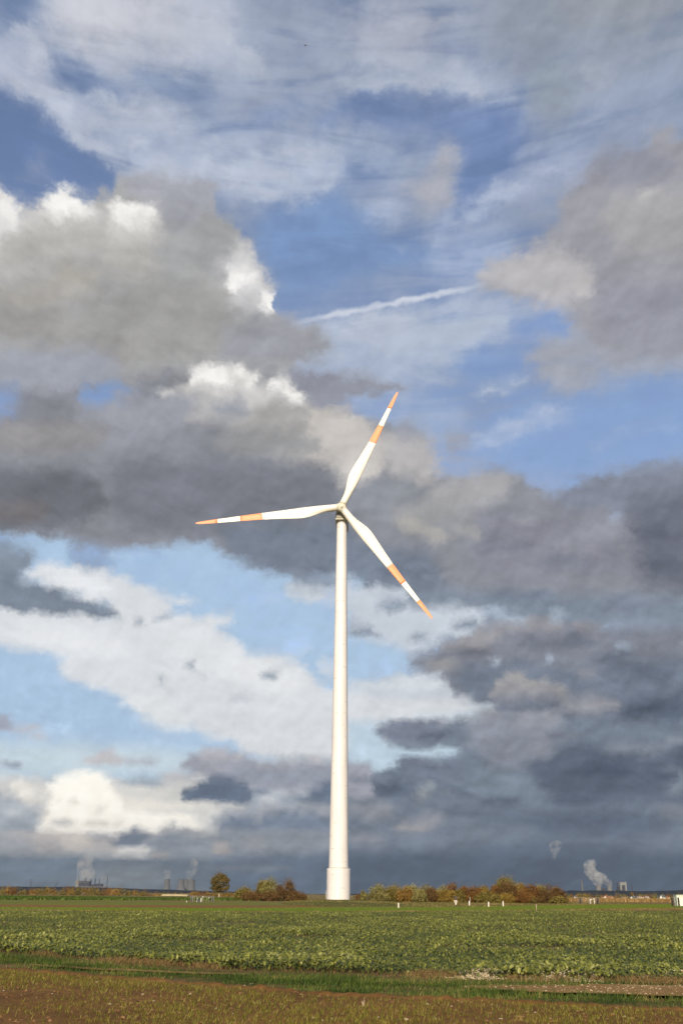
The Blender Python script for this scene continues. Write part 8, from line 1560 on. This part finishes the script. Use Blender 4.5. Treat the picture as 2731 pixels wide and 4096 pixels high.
# ---------------------------------------------------------------- power stations on the horizon
PD = 8300.0
def far(px, py): return at_depth(px, py, PD)
def stack(px, wid, top, mat, label, wid_top=None, name='factory_chimney'):
    c = far(px, top); k = PD / 4263
    root = Shape().lathe([(wid * k / 2, -10), (wid * k / 2, 0), ((wid_top or wid * 0.8) * k / 2, c.z - 4), ((wid_top or wid * 0.8) * k / 2 * 1.06, c.z - 3.9), ((wid_top or wid * 0.8) * k / 2 * 1.06, c.z)], 20).build(name, mat)
    root.location = (c.x, PD, 0); return tag(root, label, 'chimney')
def cooling(px, wid, top, mat, label, depth=PD, base_wid=None):
    c = at_depth(px, top, depth); k = depth / 4263; H = c.z; rt_ = wid * k / 2; rb = (base_wid or wid * 1.3) * k / 2; thr = rt_ * 0.95
    root = thing('cooling_tower', label, 'cooling tower', (c.x, depth, 0), 0, 'cooling towers of the power stations')
    prof = []
    for t in np.linspace(0.06, 1, 16):
        r = thr + (rb - thr) * max(0, (0.78 - t) / 0.78) ** 1.7 if t < 0.78 else thr + (rt_ - thr) * ((t - 0.78) / 0.22) ** 1.5
        prof.append((r, t * H))
    Shape().lathe(prof, 40, cap=False).build('shell', mat, root)
    Shape().lathe([(rt_ - 0.6, H - 2.4), (rt_ + 1.0, H - 2.4), (rt_ + 1.0, H + 0.4), (rt_ - 0.6, H + 0.4)], 40, cap=False).build('rim', mat, root)
    s = Shape()
    for k2 in range(18):
        a = 2 * math.pi * k2 / 18; s.tube((rb * 1.02 * math.cos(a), rb * 1.02 * math.sin(a), -2), (prof[0][0] * math.cos(a + 0.1), prof[0][0] * math.sin(a + 0.1), 0.06 * H), 0.8, 0.8, 5)
    tag(s.build('column', mat, root), kind='stuff')
def block(name, parts, label, cat='power station'):
    """parts: (name, px0, px1, top, mat, y offset)"""
    c = far((parts[0][1] + parts[0][2]) / 2, 3560)
    root = thing(name, label, cat, (c.x, PD, 0))
    for nm, a, b, top, mat, dy in parts:
        xa_, xb_ = far(a, 3560).x - c.x, far(b, 3560).x - c.x; h = far((a + b) / 2, top).z
        s = Shape(); s.box(xa_, xb_, dy, dy + 45, -8, h, 0.8); s.build(nm, mat, root)
    return root
# left station
PS = block('power_station', [('boiler_house', 313, 357, 3523, PLANT_D, 0), ('boiler_house', 299, 312.5, 3521, CONC_L, 3), ('turbine_hall', 330, 431, 3546, CONC, -55), ('filter_house', 362, 378, 3537, PLANT_D, 6), ('filter_house', 382, 407, 3535, PLANT_D, 2), ('coal_bunker', 275, 298, 3545, PLANT_D, -20)],
           'dark grey power station with five stub chimneys above the far tree belt')
def stub(px, w, top):
    c = far(px, top); k = PD / 4263
    s = Shape().lathe([(w * k / 2, 20), (w * k / 2 * 0.8, c.z - 3), (w * k / 2 * 0.9, c.z - 2.9), (w * k / 2 * 0.9, c.z)], 16); o = s.build('chimney', PLANT_D, PS)
    o.location = (c.x - PS.location.x, 20, 0)
for px, w, t in ((315, 5, 3510), (342, 5, 3511), (364, 4.2, 3514), (380.5, 4.2, 3514), (397, 4.2, 3515)): stub(px, w, t)
stack(432, 4.6, 3503, CONC, 'tall slim grey chimney right of the left power station', 3.0)
cooling(670, 23, 3516, CONC, 'single grey cooling tower left of the wide pair', base_wid=31)
cooling(726, 26, 3517, CONC, 'left of the close group of cooling towers, showing its flaring side', PD - 60, base_wid=44)
cooling(746, 30, 3517, CONC, 'middle cooling tower of the close group', PD + 160, base_wid=40)
cooling(766, 31, 3518, CONC, 'right-hand cooling tower of the close group, under the thicker steam', PD + 20, base_wid=36)
# right station
stack(2325, 7.2, 3519, CONC_L, 'pale stout chimney at the left end of the right power station', 5.6)
cooling(2392, 20, 3542, CONC_L, 'left cooling tower under the big steam plume', base_wid=23)
cooling(2436, 18, 3544.5, CONC_L, 'right cooling tower under the big steam plume', base_wid=23)
stack(2466, 5.6, 3531, PLANT_D, 'dark chimney left of the pale boiler house', 4.0)
stack(2524.5, 4.0, 3534, PLANT_D, 'thin reddish chimney right of the pale boiler house', 2.6)
block('boiler_house', [('tower_block', 2480, 2487, 3528.5, PLANT_B, 0), ('tower_block', 2499, 2506, 3527, PLANT_B, 0), ('bridge_block', 2487.2, 2498.8, 3529, PLANT_B, 4), ('dark_core', 2487.4, 2498.6, 3541, PLANT_D, -8), ('low_annex', 2476, 2479.6, 3548, PLANT_D, 6), ('low_annex', 2470, 2475, 3553, PLANT_D, 2)], 'tall pale boiler house with a dark middle on the right horizon', 'boiler house')
block('turbine_building', [('hall', 2403, 2424, 3552, PLANT_D, 0), ('hall', 2404, 2411, 3549, PLANT_D, 50)], 'low dark building between the two right cooling towers', 'industrial building')
def pylon(px, top, D, label):
    c = at_depth(px, top, D); k = c.z + 7
    root = thing('pylon', label, 'pylon', (c.x, D, -7.0), 0, 'faint power pylons on the left horizon')
    s = Shape()
    for sx in (-1, 1):
        for sy in (-1, 1): s.tube((sx * k * 0.09, sy * k * 0.09, 0), (0, 0, k), 0.35, 0.2, 4)
    for t in np.linspace(0.1, 0.85, 7):
        w = k * 0.09 * (1 - t)
        s.tube((-w, -w, t * k), (w * 0.85, -w, (t + 0.1) * k), 0.2, 0.2, 4); s.tube((w, -w, t * k), (-w * 0.85, -w, (t + 0.1) * k), 0.2, 0.2, 4)
    s.build('lattice_mast', PLANT_D, root)
    for t, w in ((0.7, 0.24), (0.82, 0.3), (0.93, 0.2)):
        Shape().tube((-k * w, 0, t * k), (k * w, 0, t * k), 0.3, 0.3, 4).build('cross_arm', PLANT_D, root)
pylon(127, 3514, 5200, 'faint lattice pylon left of the left power station, the taller one')
pylon(227, 3526, 5350, 'faint lattice pylon nearer the left power station')

# ---------------------------------------------------------------- steam
def steam_mat(name, dens, scale, col=0.6):
    m = bpy.data.materials.new(name); m.use_nodes = True; g = NT(m.node_tree); g.n.remove(g.n['Principled BSDF'])
    v = g.new('ShaderNodeVolumePrincipled'); co = g.new('ShaderNodeTexCoord').outputs['Object']
    at = g.noise(co, scale, 4, 0.6)
    g.put(v.inputs['Density'], g.math('MULTIPLY', g.smooth(at, 0.36, 0.66), dens))
    v.inputs['Color'].default_value = (col, col, col * 1.01, 1); v.inputs['Anisotropy'].default_value = 0.0
    g.l.new(v.outputs[0], g.n['Material Output'].inputs['Volume'])
    return m
def plume(path, label, mat, group='steam plumes over the power stations'):
    """path: px, py, radius in px"""
    bm = bmesh.new(); k = PD / 4263; c0 = far(path[0][0], path[0][1])
    for (x0_, y0_, r0_), (x1_, y1_, r1_) in zip(path, path[1:] + path[-1:]):
        for t in (0, 0.34, 0.67):
            p = far(x0_ + (x1_ - x0_) * t, y0_ + (y1_ - y0_) * t); r = (r0_ + (r1_ - r0_) * t) * k
            for j in range(2):
                q = bmesh.ops.create_icosphere(bm, subdivisions=2, radius=r * random.uniform(0.95, 1.3))
                o_ = Vector((random.uniform(-0.4, 0.4) * r, random.uniform(-0.4, 0.4) * r, random.uniform(-0.3, 0.3) * r)) + (p - c0)
                for v in q['verts']: v.co += o_
    me = bpy.data.meshes.new('steam_plume'); bm.to_mesh(me); bm.free()
    o = link('steam_plume', me, mat); o.location = c0
    rm = o.modifiers.new('merge', 'REMESH'); rm.mode = 'VOXEL'; rm.voxel_size = 6.0
    tag(o, label, 'steam plume', group, 'stuff'); return o
ST_R = steam_mat('thick_steam', 0.022, 0.026, 0.76); ST_L = steam_mat('thin_steam', 0.0095, 0.02, 0.72); ST_F = steam_mat('faint_steam', 0.004, 0.025, 0.72)  # greyed albedo stands in for cloud shadow on the white steam
plume([(2396, 3539, 9), (2385, 3520, 15), (2372, 3500, 18), (2356, 3478, 20), (2352, 3464, 17), (2368, 3452, 12)], 'thick white-grey steam plume leaning left over the right power station', ST_R)
plume([(2437, 3541, 8), (2428, 3524, 11), (2410, 3516, 14), (2395, 3505, 14)], 'steam from the right-hand cooling tower joining the big leaning plume', ST_R)
plume([(2215, 3425, 9), (2214, 3400, 14), (2222, 3382, 17), (2232, 3378, 12)], 'detached puff of steam high up left of the leaning plume', ST_L)
plume([(670, 3512, 9), (667, 3500, 13), (669, 3486, 10)], 'short steam plume over the single cooling tower', ST_L)
plume([(762, 3514, 8), (756, 3498, 12), (770, 3482, 15), (778, 3460, 15), (774, 3445, 10)], 'steam plume over the close group of cooling towers', ST_L)
plume([(330, 3512, 16), (345, 3500, 26), (350, 3478, 28), (340, 3455, 24), (350, 3440, 18)], 'broad thin smoke over the stub chimneys of the left power station', ST_L)
plume([(400, 3520, 10), (412, 3512, 14), (424, 3508, 10)], 'wisp of smoke between the last stub chimney and the tall slim chimney', ST_F)

# ---------------------------------------------------------------- bird
def bird():
    p = at_depth(1222, 182, 110.0)
    root = thing('bird', 'tiny dark bird flying high in the upper sky', 'bird', p, 0.6)
    s = Shape(); s.lathe([(0.01, -0.16), (0.05, -0.1), (0.06, 0.0), (0.045, 0.08), (0.02, 0.16), (0.004, 0.2)], 10); s.build('body', DARK, root)
    for sg in (-1, 1):
        me = raw_mesh('wing', [(0, 0, -0.05), (0, 0, 0.06), (sg * 0.16, -0.05, 0.05), (sg * 0.28, -0.09, 0.0), (sg * 0.15, -0.05, -0.04), (0, 0.012, -0.05), (0, 0.012, 0.06), (sg * 0.16, -0.04, 0.05), (sg * 0.28, -0.085, 0.0), (sg * 0.15, -0.04, -0.04)], [[(0, 1, 2, 3, 4), (9, 8, 7, 6, 5)]])
        link('wing', me, DARK, root)
    root.rotation_euler = (0.3, 0.4, 0.2)
bird()

# ---------------------------------------------------------------- air
def haze():
    s = Shape(); s.box(-4950, 4950, -650, 10420, -8.6, 440)
    m = bpy.data.materials.new('haze_air'); m.use_nodes = True; g = NT(m.node_tree); g.n.remove(g.n['Principled BSDF'])
    v = g.new('ShaderNodeVolumePrincipled'); v.inputs['Density'].default_value = HAZE; v.inputs['Color'].default_value = (0.66, 0.76, 0.92, 1); v.inputs['Anisotropy'].default_value = 0.55
    g.l.new(v.outputs[0], g.n['Material Output'].inputs['Volume'])
    tag(s.build('haze', m), kind='stuff')
HAZE = 3.0e-5
haze()
